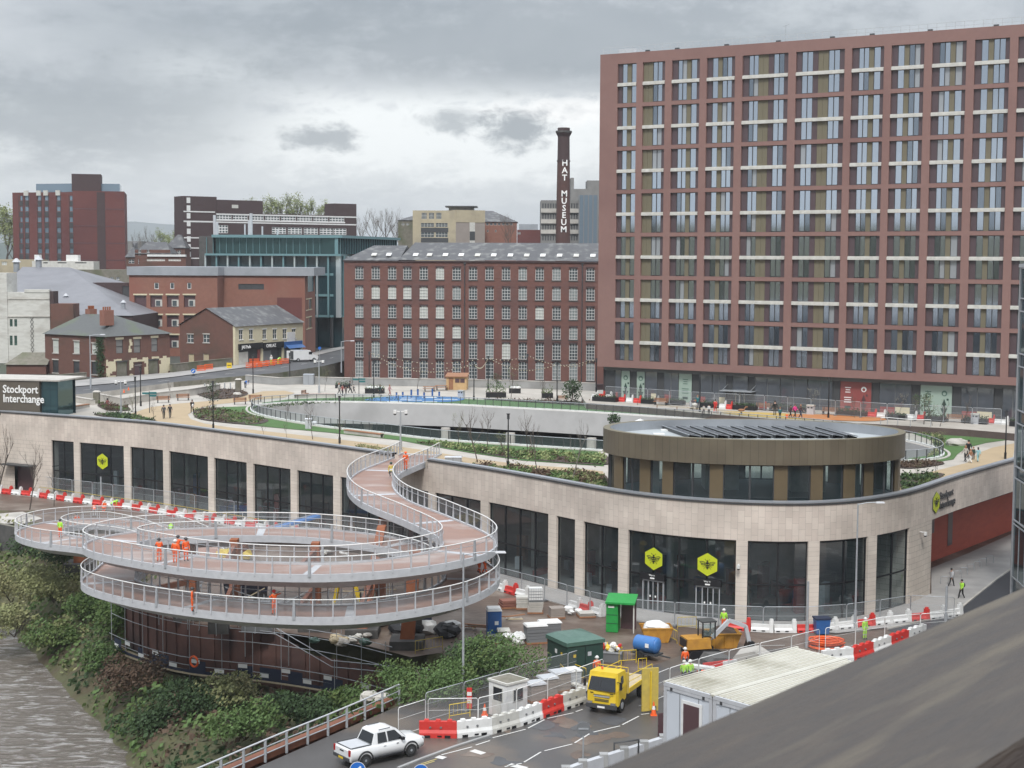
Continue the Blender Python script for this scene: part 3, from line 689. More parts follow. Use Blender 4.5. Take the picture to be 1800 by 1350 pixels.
for px_ in(1148, 1244):
 dx=fdir(px_);i=idx_px(px_);P=Vector((FC[i][0], FC[i][1], 7));n=Vector((dx.y, -dx.x, 0));c=at_pl(px_, 1060, P-n*.10, n);c.z=7
 d=M();R=Matrix((dx, -n, Vector((0, 0, 1)))).transposed()
 def db(cx, cy, cz, w_, dd, hh, m):d.box(c+dx*cx+n*-cy+Vector((0, 0, cz)), (w_, dd, hh), m, R=R)
 db(0, -.05, 3.05, 2.35, .35, .55, 'black')
 for cx in(-1.0, -.47, .47, 1.0):db(cx, 0, 1.35, .09, .14, 2.7, 'galv')
 db(0, 0, 2.68, 2.1, .14, .12, 'galv');db(0, 0, .06, 2.1, .14, .12, 'galv');db(0, -.02, 1.35, .06, .1, 2.6, 'galv')
 for cx in(-.26, .26):db(cx, -.08, 1.35, .13, .02, .16, 'letter')
 d.build('entrance_door', station, world=True)
 place_text('Way in', .2, 'letter', c+dx*-.3+n*.25+Vector((0, 0, 3.12)), dx, station, ext=.01)
 q=M();q.box(c+n*.24+dx*.02+Vector((0, 0, 2.93)), (.42, .02, .12), 'letter', R=R);q.build('door_sign', station, world=True)
a, b=fpos(25), fpos(57);Q=fsub(a, b, .5);q=M();strip(q, Q, 7, 10.2, 'plumpanel');q.build('service_door', station, world=True)
P0, P1=fsub(a-1.5, b+.8)[0], fsub(a-1.5, b+.8)[-1];dx=(P1-P0).normalized();q=M();mm_=(P0+P1)/2+Vector((dx[1], -dx[0]))*.6
q.box((mm_[0], mm_[1], 10.35), ((P1-P0).length, 1.5, .14), 'darkgrey', rz=math.atan2(dx[1], dx[0]));q.build('canopy', station, world=True)
for px_, py_ in((1617, 935), (1299, 992)):
 dx=fdir(px_);i=idx_px(px_);P=Vector((FC[i][0], FC[i][1], 0));n=Vector((dx.y, -dx.x, 0));c=at_pl(px_, py_, P+n*.05, n)
 cm=thing('security_camera', 'white dome camera on the %s'%('stone pier at the curved end of the bus station' if px_>1500 else 'beige column beside the entrance doors'), 'camera', c)
 q=M();q.cyl(c, c+n*.5, .05, 'white');q.build('bracket', cm, world=True);q=M();q.cyl(c+n*.5+Vector((0, 0, .05)), c+n*.5-Vector((0, 0, .25)), .16, 'white');q.ball(tuple(c+n*.5-Vector((0, 0, .25))), .15, 'darkgrey');q.build('dome', cm, world=True)
A=at_h(-40, 726, 20.3);A2=at_h(70, 729, 20.3)
rootp, rz_, ln=frame_at(A, A2);sg=thing('sign_block', 'low bronze clad block on the station roof carrying the white station name', 'sign building', (A.x, A.y, ZP), rz_)
hh=(729-668)/2700*A2.y
q=M();q.bb((-4, 0, 0), (ln, 7, hh+.1), 'signbronze');q.build('wall', sg);q=M();q.bb((-4.2, -.15, hh+.1), (ln+2.9, 7.2, hh+.28), 'palestone');q.build('roof', sg)
q=M()
for x in(ln+.2, ln+1.2, ln+2.2):
 q.bb((x, .3, 0), (x+.14, .44, hh+.1), 'tealdark');q.bb((x, 4.3, 0), (x+.14, 4.44, hh+.1), 'tealdark')
q.bb((ln+.1, .2, hh-.9), (ln+2.5, .5, hh-.75), 'tealdark');q.bb((ln+.1, .25, 1.4), (ln+2.5, .45, 1.5), 'tealdark');q.build('lobby_frame', sg)
q=M();q.bb((ln+.1, .34, 0), (ln+2.4, .37, hh), 'tealglass');q.bb((ln+2.37, .4, 0), (ln+2.4, 4.3, hh), 'tealglass');q.bb((ln+.1, 5, 0), (ln+2.4, 5.1, hh), 'tealdark');q.build('lobby_glass', sg)
n=Vector((math.sin(rz_), -math.cos(rz_), 0));dx=Vector((math.cos(rz_), math.sin(rz_), 0))
me=text_mesh('Stockport\nInterchange', 1.42, 'letter', .04, space=.86, weight=.02);me.transform(Matrix.Scale(.86, 4, (1, 0, 0)))
me.transform(Matrix.Rotation(rad(90), 4, 'X'));c=loc2((A.x, A.y, 0), rz_, at_pl(5, 690, Vector((A.x, A.y, 0))+n*.05, n));o=part('lettering', me, sg, (c.x, -.05, c.z-ZP))
WALLA=[(433, 672), (491, 677), (533, 675), (607, 677), (740, 679), (900, 682), (1047, 687)]
wa=[at_h(a, b, 20.5)for a, b in WALLA]
NEAR=[(-75, 190), (-64, 216), (-59.5, 225), (-53.5, 242), (-46.5, 253), (-40, 263), (-34.5, 280), (-32.2, 297)]
front=[(-500, 120), (-140, 190)]+NEAR+[(-32, 300.5), (60, 300.5), (130, 270), (900, 240)]
yd=M();flat(yd, NEAR[3:]+[(-32, 302), (60, 302), (60, 240)]+[(p.x, p.y+.3)for p in wa][::-1], 13.8, 'cityground');struct(yd, 'yard_ground')
rwl=M()
for a, b in zip(NEAR[3:-1], NEAR[4:]):rwl.face([(a[0], a[1], 13.5), (b[0], b[1], 13.5), (b[0], b[1], 17.3), (a[0], a[1], 17.3)], 'mossystone')
for a, b in zip(NEAR[:3], NEAR[1:4]):rwl.face([(a[0], a[1], 13.5), (b[0], b[1], 13.5), (b[0], b[1], 17.3), (a[0], a[1], 17.3)], 'palestone')
solid(rwl, 'road_retaining_wall', 'dark stone retaining wall below the main road left of the brick mill', 'retaining wall')
cg=M();flat(cg, front+[(7000, 900), (7000, 9000), (-7000, 9000), (-7000, 120)], 17.25, 'cityground');struct(cg, 'city_ground')
pk=M();flat(pk, [p for p in fsub(0, len(FC)-1, 0.5)]+[Vector((130, 262)), Vector((60, 262)), Vector((13.4, 240.6)), Vector((-44.5, 257)), Vector((-60, 262)), Vector((-130, 262))], ZP, 'paving', holes=[VOID]);struct(pk, 'park_paving')
_ta, _tb=at_h(1050, 644, 15.2), at_h(1790, 678, 15.2);_td=(_tb-_ta).normalized()
TAx=lambda t:(_ta.x-1.5 if t==0 else _tb.x+_td.x*14)-_td.y*1.2*-1
TAy=lambda t:(_ta.y+.5 if t==0 else _tb.y+_td.y*14)+1.6
def pxpoly(P, h=20.5):return[at_h(a, b, h).xy for a, b in P]
def sheet(name, P, z, m, kind='structure', smooth_=True, world=False, label=None):
 P=P if world else pxpoly(P)
 if smooth_:P=catmull([(p[0], p[1])for p in P], 1.0, closed=True)
 q=M();flat(q, P, z, m);return struct(q, name, kind)
par=[p for p in fsub(fpos(225), fpos(1058), .62)]
top=pxpoly([(1060, 829), (1007, 823), (918, 817), (829, 806), (753, 793), (700, 785), (580, 771), (500, 762), (400, 751), (360, 745), (335, 737), (330, 729), (345, 719), (372, 712), (420, 707), (466, 702), (500, 699), (518, 691), (500, 687), (462, 688), (440, 693), (420, 698), (380, 704), (310, 710), (265, 716), (228, 728)])
sheet('ochre_path', [(p[0], p[1])for p in par]+[(p[0], p[1])for p in top], ZP+.03, 'ochrepath', smooth_=False, world=True)
sheet('play_surface', [(640, 704), (690, 697.5), (760, 697), (815, 701), (790, 707), (700, 706.5)], ZP+.08, 'rubberblue')
PLN=[(1030, 708), (1150, 718), (1250, 728), (1350, 736), (1480, 742), (1600, 749), (1700, 755), (1830, 766)]
def hp(px, py):
 if px<1035:return 20.5
 for a, b in zip(PLN, PLN[1:]):
  if px<=b[0]:return 19.7 if py<=a[1]+(b[1]-a[1])*(px-a[0])/(b[0]-a[0])+1.5 else 20.5
 return 19.7
pz=M();F_=[at_h(a, b, 19.7)for a, b in PLN];B_=[Vector((TAx(t), TAy(t)))for t in(0, 1)];flat(pz, [p.xy for p in F_]+[B_[1], B_[0]], 17.3, 'paving')
for a, b in zip(F_, F_[1:]):pz.face([(a.x, a.y-.6, 16.5), (b.x, b.y-.6, 16.5), (b.x, b.y, 17.3), (a.x, a.y, 17.3)], 'soil')
a=F_[0];pz.face([(a.x, a.y, 16.5), (a.x, a.y, 17.3), (*B_[0], 17.3), (*B_[0], 16.5)], 'palestone');struct(pz, 'plaza_paving')
def hsheet(name, P, z, m):struct((lambda q:(flat(q, catmull([tuple(at_h(a, b, 19.7).xy)for a, b in P], 1.0, closed=True), z, m), q)[1])(M()), name)
hsheet('rubber_play_surface', [(1265, 724), (1330, 725), (1420, 729), (1480, 733), (1440, 738), (1380, 736), (1300, 730)], 17.33, 'rubberyellow');hsheet('orange_play_surface', [(1380, 729), (1470, 730), (1560, 735), (1530, 741), (1420, 737)], 17.36, 'rubberorange')
sheet('hill_lawn', [(1560, 748), (1584, 746), (1636, 750), (1689, 753), (1786, 766), (1784, 772), (1733, 779), (1698, 788), (1683, 799), (1676, 808), (1644, 813), (1584, 818), (1560, 818), (1600, 806), (1643, 800), (1640, 775), (1590, 757)], ZP+.04, 'lawn', smooth_=False)
rp=pxpoly([(1584, 838), (1640, 829), (1700, 814), (1712, 803), (1724, 795), (1745, 787), (1786, 779)]);pr=fsub(fpos(1584), fpos(1786), .62)
sheet('ochre_path', [(p[0], p[1])for p in rp]+[(p[0], p[1])for p in pr[::-1]], ZP+.03, 'ochrepath', smooth_=False, world=True)
BEDS=[('planting_bed', [(345, 690), (380, 684), (420, 686), (436, 692), (425, 698), (390, 702), (360, 699)]), ('planting_bed', [(172, 712), (222, 716), (226, 722), (190, 722)]), ('planting_bed', [(165, 729), (200, 727), (235, 730), (275, 741), (210, 737)]), ('planting_bed', [(343, 722), (380, 717), (400, 722), (470, 738), (445, 747), (380, 742), (345, 735)]), ('planting_bed', [(790, 782), (860, 789), (960, 797), (1062, 802), (1062, 818), (918, 808), (829, 795), (730, 778)]), ('planting_bed', [(829, 816), (918, 825), (1007, 832), (1062, 836), (1064, 858), (1007, 847), (918, 832)]), ('planting_bed', [(850, 702), (1000, 706), (1100, 712), (1240, 722), (1180, 725), (1100, 719), (1000, 712), (900, 706)]), ('planting_bed', [(1480, 737), (1560, 740), (1640, 745), (1700, 748), (1784, 757), (1786, 768), (1740, 762), (1700, 757), (1620, 751), (1540, 747)]), ('planting_bed', [(1584, 815), (1640, 812), (1660, 816), (1620, 823), (1584, 824)]), ('planting_bed', [(1584, 838), (1640, 833), (1660, 836), (1611, 858), (1586, 862)])]
for nm, P in BEDS:sheet(nm, P, ZP+.10, 'soil')
kb=M();O, I=offset2(VOID, -0.95, True), offset2(VOID, -0.65, True)
vo=[Vector((p[0], p[1]))for p in VOID]
cx=sum(p[0]for p in vo)/len(vo);cy=sum(p[1]for p in vo)/len(vo)
def grow(d):
 q=offset2(vo, d, True);s0=sum(((p[0]-cx)**2+(p[1]-cy)**2)for p in q);q2=offset2(vo, -d, True);s1=sum(((p[0]-cx)**2+(p[1]-cy)**2)for p in q2)
 return q if(s0>s1)==(d>0)else q2
G3=grow(.30);nr_=lambda x, y:min(range(len(G3)), key=lambda i:(G3[i][0]-x)**2+(G3[i][1]-y)**2)
fa_=G3[:nr_(40, 183)];ne_=G3[nr_(9.7, 164):]+G3[:1]
sheet('lawn_verge', [tuple(p)for p in pxpoly([(1500, 748), (1400, 742), (1250, 733), (1100, 719), (1000, 710), (850, 703), (700, 697), (600, 699), (510, 702), (462, 708)])]+[(p[0], p[1])for p in fa_], ZP+.03, 'lawn', smooth_=False, world=True)
sheet('lawn', [tuple(p)for p in pxpoly([(452, 714), (380, 716.5), (358, 719), (340, 728), (346, 735), (380, 742), (470, 751), (580, 761), (700, 774), (753, 784), (829, 797), (918, 810), (1062, 820)])]+[(p[0], p[1])for p in ne_], ZP+.05, 'lawn', smooth_=False, world=True)
A, B=grow(0.95)+grow(0.95)[:1], grow(1.25)+grow(1.25)[:1]
hstrip(kb, A, B, ZP+.12, 'palestone');strip(kb, B, ZP, ZP+.12, 'palestone');strip(kb, A, ZP, ZP+.12, 'palestone', flip=True);struct(kb, 'kerb')
FAR=[(-85, 200), (-70, 226), (-62.7, 237), (-55.8, 251), (-50.5, 266), (-45.5, 282), (-40, 305), (-36.4, 333), (-30, 360)]
NR2=NEAR[:-1]+[(-31.8, 297), (-27, 320), (-20, 350)]
rd=M();flat(rd, NR2+FAR[::-1], 17.29, 'asphalt');struct(rd, 'main_road')
FP2=[(-92, 206), (-75, 229), (-66.6, 249), (-58.6, 260), (-53.5, 272), (-48.5, 286), (-43, 307), (-39.5, 333), (-33, 362)]
pv=M();flat(pv, FAR+FP2[::-1], 17.40, 'greypaving');struct(pv, 'pavement')
ln_=M()
MID=catmull([((a[0]+b[0])/2, (a[1]+b[1])/2)for a, b in zip(NR2[:9], FAR[:9])], 3.0)
for k in range(14):
 cl_=MID[k*3];a=MID[k*3];b=MID[k*3+1];t=(b-a).normalized();nn=Vector((t.y, -t.x))*.07
 ln_.face([(*(a-nn), 17.30), (*(a+nn), 17.30), (*(b+nn), 17.30), (*(b-nn), 17.30)], 'line')
struct(ln_, 'road_marking')
def hillband(name, d, prof, m):
 q=M();P=[(d*(px_-900)/2700, d, CZ+d*(456-py_)/2700)for px_, py_ in prof];n=len(P)
 for i in range(n-1):
  a, b=P[i], P[i+1]
  q.face([(a[0], a[1]-d*.35, 17), (b[0], b[1]-d*.35, 17), b, a], m);q.face([a, b, (b[0], b[1]+d*.3, 17), (a[0], a[1]+d*.3, 17)], m)
 struct(q, name)
pf=[(-1400+40*k, 430-36*math.exp(-((-1400+40*k-200)/260.0)**2)+6*noise.noise(Vector((k*.22, 0, 0)))+2*noise.noise(Vector((k*.9, 3, 0))))for k in range(110)]
hillband('hills', 6500, pf, 'hill')
hillband('wooded_hills', 1500, [(a*1.0, 436+9*noise.noise(Vector((i_*.35, 7, 0))))for i_, (a, b)in enumerate(pf)], 'hill')
TA=at_h(1050, 644, 15.2);TB=at_h(1790, 678, 15.2)
rp_, trz, _=frame_at(TA, TB);tn=Vector((math.sin(trz), -math.cos(trz), 0));tdx=Vector((math.cos(trz), math.sin(trz), 0))
tower=thing('apartment_tower', 'fourteen storey brick grid tower with white bands and reflective blue grey glazing', 'apartment block', (TA.x, TA.y, 16.5), trz)
def tl(px_, py_=400):p=loc2((TA.x, TA.y, 16.5), trz, at_pl(px_, py_, TA, tn));return p.x, p.z
Zb=21.8-16.5
zt1=tl(1100, 111.9)[1];MOD=(tl(1100, 111.9)[1]-tl(1100, 566)[1])/6;OH=tl(1100, 111.9)[1]-tl(1100, 181.5)[1]
Ztop=tl(1100, 93)[1]
BAYS=[(1085.7, 1118.9, 'b1'), (1130, 1169, 'b2'), (1181, 1230, 'b3'), (1242.4, 1292, 'b4'), (1305, 1385.5, 'b5'), (1399, 1484.4, 'b6'), (1497, 1553.5, 'b3'), (1566.5, 1624, 'b4'), (1638, 1698, 'b3'), (1712.6, 1774, 'b4'), (1788.7, 1852, 'b3'), (1868, 1932, 'b4')]
PAT={'b1':'p.22 g.26 o.22 g.30', 'b2':'o.43 g.42 p.15', 'b3':'p.20 g.32 o.15 g.21 p.12', 'b4':'p.18 g.20 o.15 g.34 p.13', 'b5':'p.13 g.21 o.22 p.11 g.23 p.10', 'b6':'p.11 g.23 p.11 o.21 g.23 p.11'}
TYP={}
for a, b, k in BAYS:TYP.setdefault(k, []).append(tl(b, 120)[0]-tl(a, 120)[0])
def bay_meshes(k, w_, vr=0):
 body=M();gl=M();x=0;y=.34;rv=random.Random(vr*7+int(w_*100))
 for tok in PAT[k].split():
  f=float(tok[1:])*w_
  for z0, z1 in((0, OH/2-.02), (OH/2+.02, OH)):
   if tok[0]=='g':
    nn=2 if f>1.0 else 1
    for i in range(nn):
     a, b=x+f*i/nn+.05, x+f*(i+1)/nn-.05
     gl.face([(a, y+.04, z0+.1), (b, y+.04, z0+.1), (b, y+.04, z1-.08), (a, y+.04, z1-.08)], rv.choices(('towerglass', 'towerglassdark', 'towerglassblind'), (6, 1.6, 1.1))[0])
    body.bb((x-.03, y-.02, z0), (x+.045, y+.1, z1), 'darkgrey');body.bb((x+f-.045, y-.02, z0), (x+f+.03, y+.1, z1), 'darkgrey')
    if nn==2:body.bb((x+f/2-.045, y-.02, z0), (x+f/2+.045, y+.1, z1), 'darkgrey')
    body.face([(x, y+.12, z0), (x+f, y+.12, z0), (x+f, y+.12, z1), (x, y+.12, z1)], 'darkgrey')
   else:
    m_='ochrepanel' if tok[0]=='o' else 'plumvent'
    n_p=max(1, round(f/.75))
    for i in range(n_p):
     body.bb((x+f*i/n_p+.012, y-.04, z0+.02), (x+f*(i+1)/n_p-.012, y+.1, z1-.02), m_)
  x+=f
 bd=M();bd.bb((.03, -.10, OH/2-.36), (w_-.03, .24, OH/2-.02), 'offwhite');bd.bb((.03, -.02, OH/2-.02), (w_-.03, .30, OH/2+.10), 'offwhite')
 return body, gl, bd
holes=[];spots=[]
for a, b, k in BAYS:
 xa, xb=tl(a, 120)[0], tl(b, 120)[0]
 for i in range(7):
  z1=zt1-MOD*i;z0=z1-OH;holes.append((xa, xb, z0, z1));spots.append((k, xa, xb, z0))
TX1=tl(1948, 120)[0]
q=M();holewall(q, 0, TX1, Zb, Ztop, holes, 'towerbrick', .42)
q.face([(0, 0, Ztop), (TX1, 0, Ztop), (TX1, .5, Ztop), (0, .5, Ztop)], 'zinc');q.bb((0.005, .5, Ztop-.6), (TX1, 18, Ztop-.5), 'roofgrey')
q.face([(0, 18, Zb), (0, 0, Zb), (0, 0, Ztop), (0, 18, Ztop)], 'towerbrick');q.face([(TX1, 0, Zb), (TX1, 18, Zb), (TX1, 18, Ztop), (TX1, 0, Ztop)], 'towerbrick')
q.face([(TX1, 18, Zb), (0, 18, Zb), (0, 18, Ztop), (TX1, 18, Ztop)], 'towerbrick');q.face([(0, 18, Zb), (TX1, 18, Zb), (TX1, 0, Zb), (0, 0, Zb)], 'midgrey')
q.build('wall', tower)
proto={}
for k, xa, xb, z0 in spots:
 w_=xb-xa;vr=random.Random(xa*13+z0).randrange(5);key=(k, round(w_, 2), vr)
 if key not in proto:
  b, gl, bd=bay_meshes(k, w_, vr);proto[key]=(b.mesh('window'), gl.mesh('pane'), bd.mesh('band'))
 pb, pg, pd=proto[key];o=part('window', pb, tower, (xa, 0, z0));part('pane', pg, o);part('band', pd, o)
rl=M()
for i in range(60):
 x=TX1*i/59;rl.cyl((x, .9, Ztop-.4), (x, .9, Ztop+1.0), .035, 'palegrey', seg=5, caps=False)
rl.beam((0, .9, Ztop+1.0), (TX1, .9, Ztop+1.0), .05, .05, 'palegrey');rl.beam((0, .9, Ztop+.5), (TX1, .9, Ztop+.5), .04, .04, 'palegrey');rl.build('roof_rail', tower)
q=M();q.bb((1.3, 3, Ztop-.5), (4, 9, Ztop+1.0), 'palegrey');q.build('roof_housing', tower)
for px_ in(1135, 1187, 1274, 1365, 1460, 1530, 1632, 1748):
 x=tl(px_, 80)[0];q=M();q.bb((x-.3, .5, Ztop), (x+.3, .8, Ztop+.28), 'darkgrey');q.build('roof_vent', tower)
q=M();x=tl(1371, 70)[0];q.cyl((x, 2, Ztop-.5), (x, 2, Ztop+2.4), .04, 'galv');q.beam((x-.4, 2, Ztop+2.2), (x+.5, 2, Ztop+2.5), .05, .05, 'galv');q.build('aerial', tower)
def tx(px_):p=loc2((TA.x, TA.y, 16.5), trz, at_pl(px_, 680, TA-tn*1.2, tn));return p.x
SH=[(1063, 1081, 'dark'), (1081, 1092, 'shop'), (1092, 1108, 'green'), (1108, 1119, 'dark'), (1119, 1134, 'green'), (1134, 1156, 'shop'), (1156, 1167, 'dark'), (1167, 1193, 'shop'), (1193, 1217, 'green'), (1217, 1229, 'dark'), (1229, 1252, 'shop'), (1252, 1277, 'shop'), (1277, 1288, 'dark'), (1288, 1315, 'door'), (1315, 1327, 'dark'), (1327, 1372, 'shop'), (1372, 1420, 'shop'), (1420, 1464, 'shop'), (1464, 1477, 'dark'), (1477, 1533, 'red'), (1533, 1546, 'dark'), (1546, 1603, 'shop'), (1603, 1618, 'dark'), (1618, 1675, 'green'), (1675, 1690, 'dark'), (1690, 1748, 'shop'), (1748, 1763, 'dark'), (1763, 1800, 'shop'), (1800, 1870, 'shop'), (1870, 1940, 'dark')]
q=M();q.bb((tx(1063), 1.5, .0), (TX1, 1.6, Zb-.45), 'black');q.bb((tx(1063)-.1, 1.0, Zb-.45), (TX1, 1.5, Zb+.002), 'midgrey');q.bb((0.3, 1.3, -2), (tx(1063), 1.8, Zb), 'darkbrick');q.build('ground_floor', tower)
def shop_graphics(pp, x0, x1, col):
 "poster drawing: white, dark and coloured figures on the vinyl of a hoarding window"
 w_=x1-x0;q=M();n_c=max(1, round(w_/2.0));fig='darkgreen' if col=='green' else 'plumpanel'
 for c in range(n_c):
  cx=x0+w_*(c+.5)/n_c;y=1.13
  if c%2==0 and n_c>1 or(n_c==1 and int(x0)%2==0):
   for r_, ww in((3.9, .8), (3.6, .6), (3.3, .7), (2.6, 1.0), (2.3, .9), (2.0, 1.0)):q.bb((cx-ww/2, y, r_), (cx+ww/2, y+.01, r_+.1), 'letter' if col=='red' else 'lidgreen')
   q.bb((cx-.4, y, 1.2), (cx+.4, y+.01, 1.55), 'darkgreen')
  else:
   q.cyl((cx, y, 3.8), (cx, y+.01, 3.8), .36, 'letter' if col=='red' else 'lidgreen', seg=12);q.cyl((cx, y-.01, 3.75), (cx, y, 3.75), .2, 'signred' if col=='red' else 'signgreen', seg=10)
   q.face([(cx-.3, y, 2.3), (cx+.3, y, 2.3), (cx, y, 3.1)], fig);q.bb((cx-.12, y, 1.9), (cx+.12, y+.01, 2.3), fig)
   q.face([(cx-.45, y, 1.9), (cx-.2, y, 1.3), (cx+.2, y, 1.3), (cx+.45, y, 1.9)], fig);q.face([(cx-.12, y, 1.3), (cx-.4, y, .6), (cx+.4, y, .6), (cx+.12, y, 1.3)], fig)
   q.bb((cx+.3, y, 2.9), (cx+.55, y+.01, 3.15), fig)
 q.build('poster_drawing', pp)
rnd=random.Random(4)
for a, b, k in SH:
 x0, x1=tx(a), tx(b);q=M();zt=Zb-.45
 m_={'dark':'darkgrey', 'shop':'shopglass', 'green':'signgreen', 'red':'signred', 'door':'shopglass'}[k]
 q.bb((x0+.04, 1.15, .1), (x1-.04, 1.3, zt-.05), m_);pp=q.build({'dark':'pier_panel', 'shop':'shop_window', 'green':'poster_window', 'red':'poster_window', 'door':'shop_window'}[k], tower)
 f=M();f.bb((x0-.04, 1.08, 0), (x0+.04, 1.36, zt), 'darkgrey');f.bb((x0+.04, 1.1, zt-.12), (x1-.04, 1.35, zt), 'midgrey')
 if k=='shop' and x1-x0>2:f.bb(((x0+x1)/2-.03, 1.1, .1), ((x0+x1)/2+.03, 1.3, zt-.12), 'midgrey')
 if k=='door':
  for xx in(x0+.5, (x0+x1)/2, x1-.5):f.bb((xx-.05, 1.08, 0), (xx+.05, 1.2, 2.5), 'palestone')
  f.bb((x0-1.2, -.5, 2.75), (x1+1.2, 1.1, 2.85), 'galv')
  for xx in(x0-.9, x1+.9):f.beam((xx, -.4, 2.85), (xx+.25, 1.1, 3.6), .05, .05, 'galv')
 f.build('shop_frame', pp)
 if k in('green', 'red'):shop_graphics(pp, x0, x1, k)
 if k=='shop' and a<1760:
  c={1081:'signred', 1167:'signred', 1229:'signred', 1546:'signred', 1690:'signred', 1763:'signred'}.get(a, None)
  g_=M()
  if c:g_.bb((x0+.15, 1.12, .5), (x0+(x1-x0)*.5, 1.14, 1.7), c)
  if a in(1134, 1252, 1546, 1690):g_.bb((x0+(x1-x0)*.5, 1.12, .9), (x1-.2, 1.14, 1.75), 'cream')
  if g_.v:g_.build('window_poster', pp)
mill=None
MA=at_d(604.5, 457.5, 288);MB=at_d(1070, 459.5, 282)
_, mrz, mln=frame_at(MA, MB);mn=Vector((math.sin(mrz), -math.cos(mrz), 0));MZ=13.5
mill=thing('brick_mill', 'six storey dark red brick mill with rows of white barred windows and a slate roof', 'mill building', (MA.x, MA.y, MZ), mrz)
def ml(px_, py_):p=loc2((MA.x, MA.y, MZ), mrz, at_pl(px_, py_, MA, mn));return p.x, p.z
cols_=[85, 163, 241, 313, 391, 468, 547, 625, 703, 782, 861, 941, 1021, 1101, 1182];rows_=[(757, 56), (850, 58), (941, 58), (1035, 58), (1122, 76), (1211, 84)]
EV=MA.z-MZ;holes=[];wspec=[]
for c in cols_:
 for ri, (r, hgt_)in enumerate(rows_):
  x, z=ml(c/2.7+600, r/2.7+200+(c-85)/1100*(2.8 if ri<5 else 5)-.6);w_=1.55;h_=hgt_/2.7*287/2700
  holes.append((x-w_/2, x+w_/2, z-h_/2, z+h_/2));wspec.append((x-w_/2, z-h_/2, w_, h_, ri))
q=M();MX=ml(1068, 500)[0]
q2=[]
for ri in range(6):
 zs_=[h[2]for h, s_ in zip(holes, wspec)if s_[4]==ri];ze=[h[3]for h, s_ in zip(holes, wspec)if s_[4]==ri];q2.append((sum(zs_)/len(zs_), sum(ze)/len(ze)))
holes=[(h[0], h[1], q2[s_[4]][0], q2[s_[4]][1])for h, s_ in zip(holes, wspec)]
holewall(q, 0, MX, -1, EV, holes, 'millbrick', .22)
q.face([(0, 16, -1), (0, 0, -1), (0, 0, EV), (0, 16, EV)], 'millbrick');q.face([(MX, 16, -1), (0, 16, -1), (0, 16, EV), (MX, 16, EV)], 'millbrick')
for z in(EV-.25, ):q.bb((-.1, -.22, z), (MX, 0, z+.25), 'darkbrick')
q.build('wall', mill)
wm={}
rnd=random.Random(5)
for h in holes:
 w_, hh=h[1]-h[0], h[3]-h[2];r_=rnd.random();gk='millglass' if r_<.74 else('halfglass' if r_<.96 else 'blindglass')
 px_col=holes.index(h)//6;row=holes.index(h)%6
 if row==1 and px_col in(1, 2, 3, 4):gk='blindglass'
 if row==2 and px_col in(5, 11, 4):gk='blindglass'
 key=(round(hh, 1), gk)
 if key not in wm:
  a=M();a.face([(0, .2, 0), (w_, .2, 0), (w_, .2, hh), (0, .2, hh)], gk);a.bb((-.15, -.1, -.22), (w_+.15, .05, -.01), 'darkwall');a.bb((-.05, -.03, hh), (w_+.05, .0, hh+.28), 'darkbrick')
  f=M();t_=.062
  for x in(0, w_/3, w_*2/3, w_):f.bb((min(max(x-t_/2, 0), w_-t_), .1, 0), (min(max(x+t_/2, t_), w_), .19, hh), 'white')
  nr=4 if hh<2.5 else 5
  for i in range(nr+1):z=hh*i/nr;f.bb((0, .09, min(max(z-t_/2, 0), hh-t_)), (w_, .185, min(max(z+t_/2, t_), hh)), 'white')
  f.face([(0, .08, hh), (.35, .08, hh), (0, .08, hh-.3)], 'millbrick');f.face([(w_-.35, .08, hh), (w_, .08, hh), (w_, .08, hh-.3)], 'millbrick')
  wm[key]=(a.mesh('window'), f.mesh('window_frame'))
 o=part('window', wm[key][0], mill, (h[0], 0, h[2]));part('window_frame', wm[key][1], o)
RX=ml(702, 450)[0];RH=(456-428)/2700*297;q=M()
E=EV+.0
def roofp(x0, x1, e, hgt_, hip=0.0, ov=.3):
 q.face([(x0, -ov, e), (x1, -ov, e), (x1, 8, e+hgt_), (x0+hip, 8, e+hgt_)], 'slate');q.face([(x1, 16+ov, e), (x0, 16+ov, e), (x0+hip, 8, e+hgt_), (x1, 8, e+hgt_)], 'slate')
 q.face([(x0, 16+ov, e), (x0, -ov, e), (x0+hip, 8, e+hgt_)], 'slate');q.face([(x1, -ov, e), (x1, 16+ov, e), (x1, 8, e+hgt_)], 'slate')
roofp(0-.2, RX, E, RH*.93, 4.2);roofp(RX-.15, MX, E+.12, RH*1.08, 1.6);q.build('roof', mill)
for i, px_ in enumerate([654, 680, 727.5, 752, 780, 808, 837, 865.5, 895, 924, 952.5, 982, 1011.5, 1041]):
 x=ml(px_, 450)[0];s_=RH*1.08/8.3;z=E+.12+s_*2.2;q=M()
 R=Matrix.Rotation(math.atan(s_), 3, 'X');q.box((x, 1.9, z+.12), (.95, 1.3, .12), 'white' if i%3 else 'offwhite', R=R);q.build('skylight', mill)
for px_ in(817, 1024):
 x=ml(px_, 450)[0];q=M();q.cyl((x, -.12, -1), (x, -.12, EV-.3), .09, 'darkgrey', seg=6);q.box((x, -.15, EV-.4), (.4, .25, .3), 'darkgrey');q.build('drainpipe', mill)
ch=thing('mill_chimney', 'tall round brick chimney with HAT MUSEUM in white letters down its shaft', 'chimney', (0, 0, 0))
cb=at_d(989.5, 426, 306);ct=at_d(993.3, 228, 306);ch.location=(cb.x, 306, 17)
q=M();Hc=ct.z-17;r0, r1=1.75, 1.16
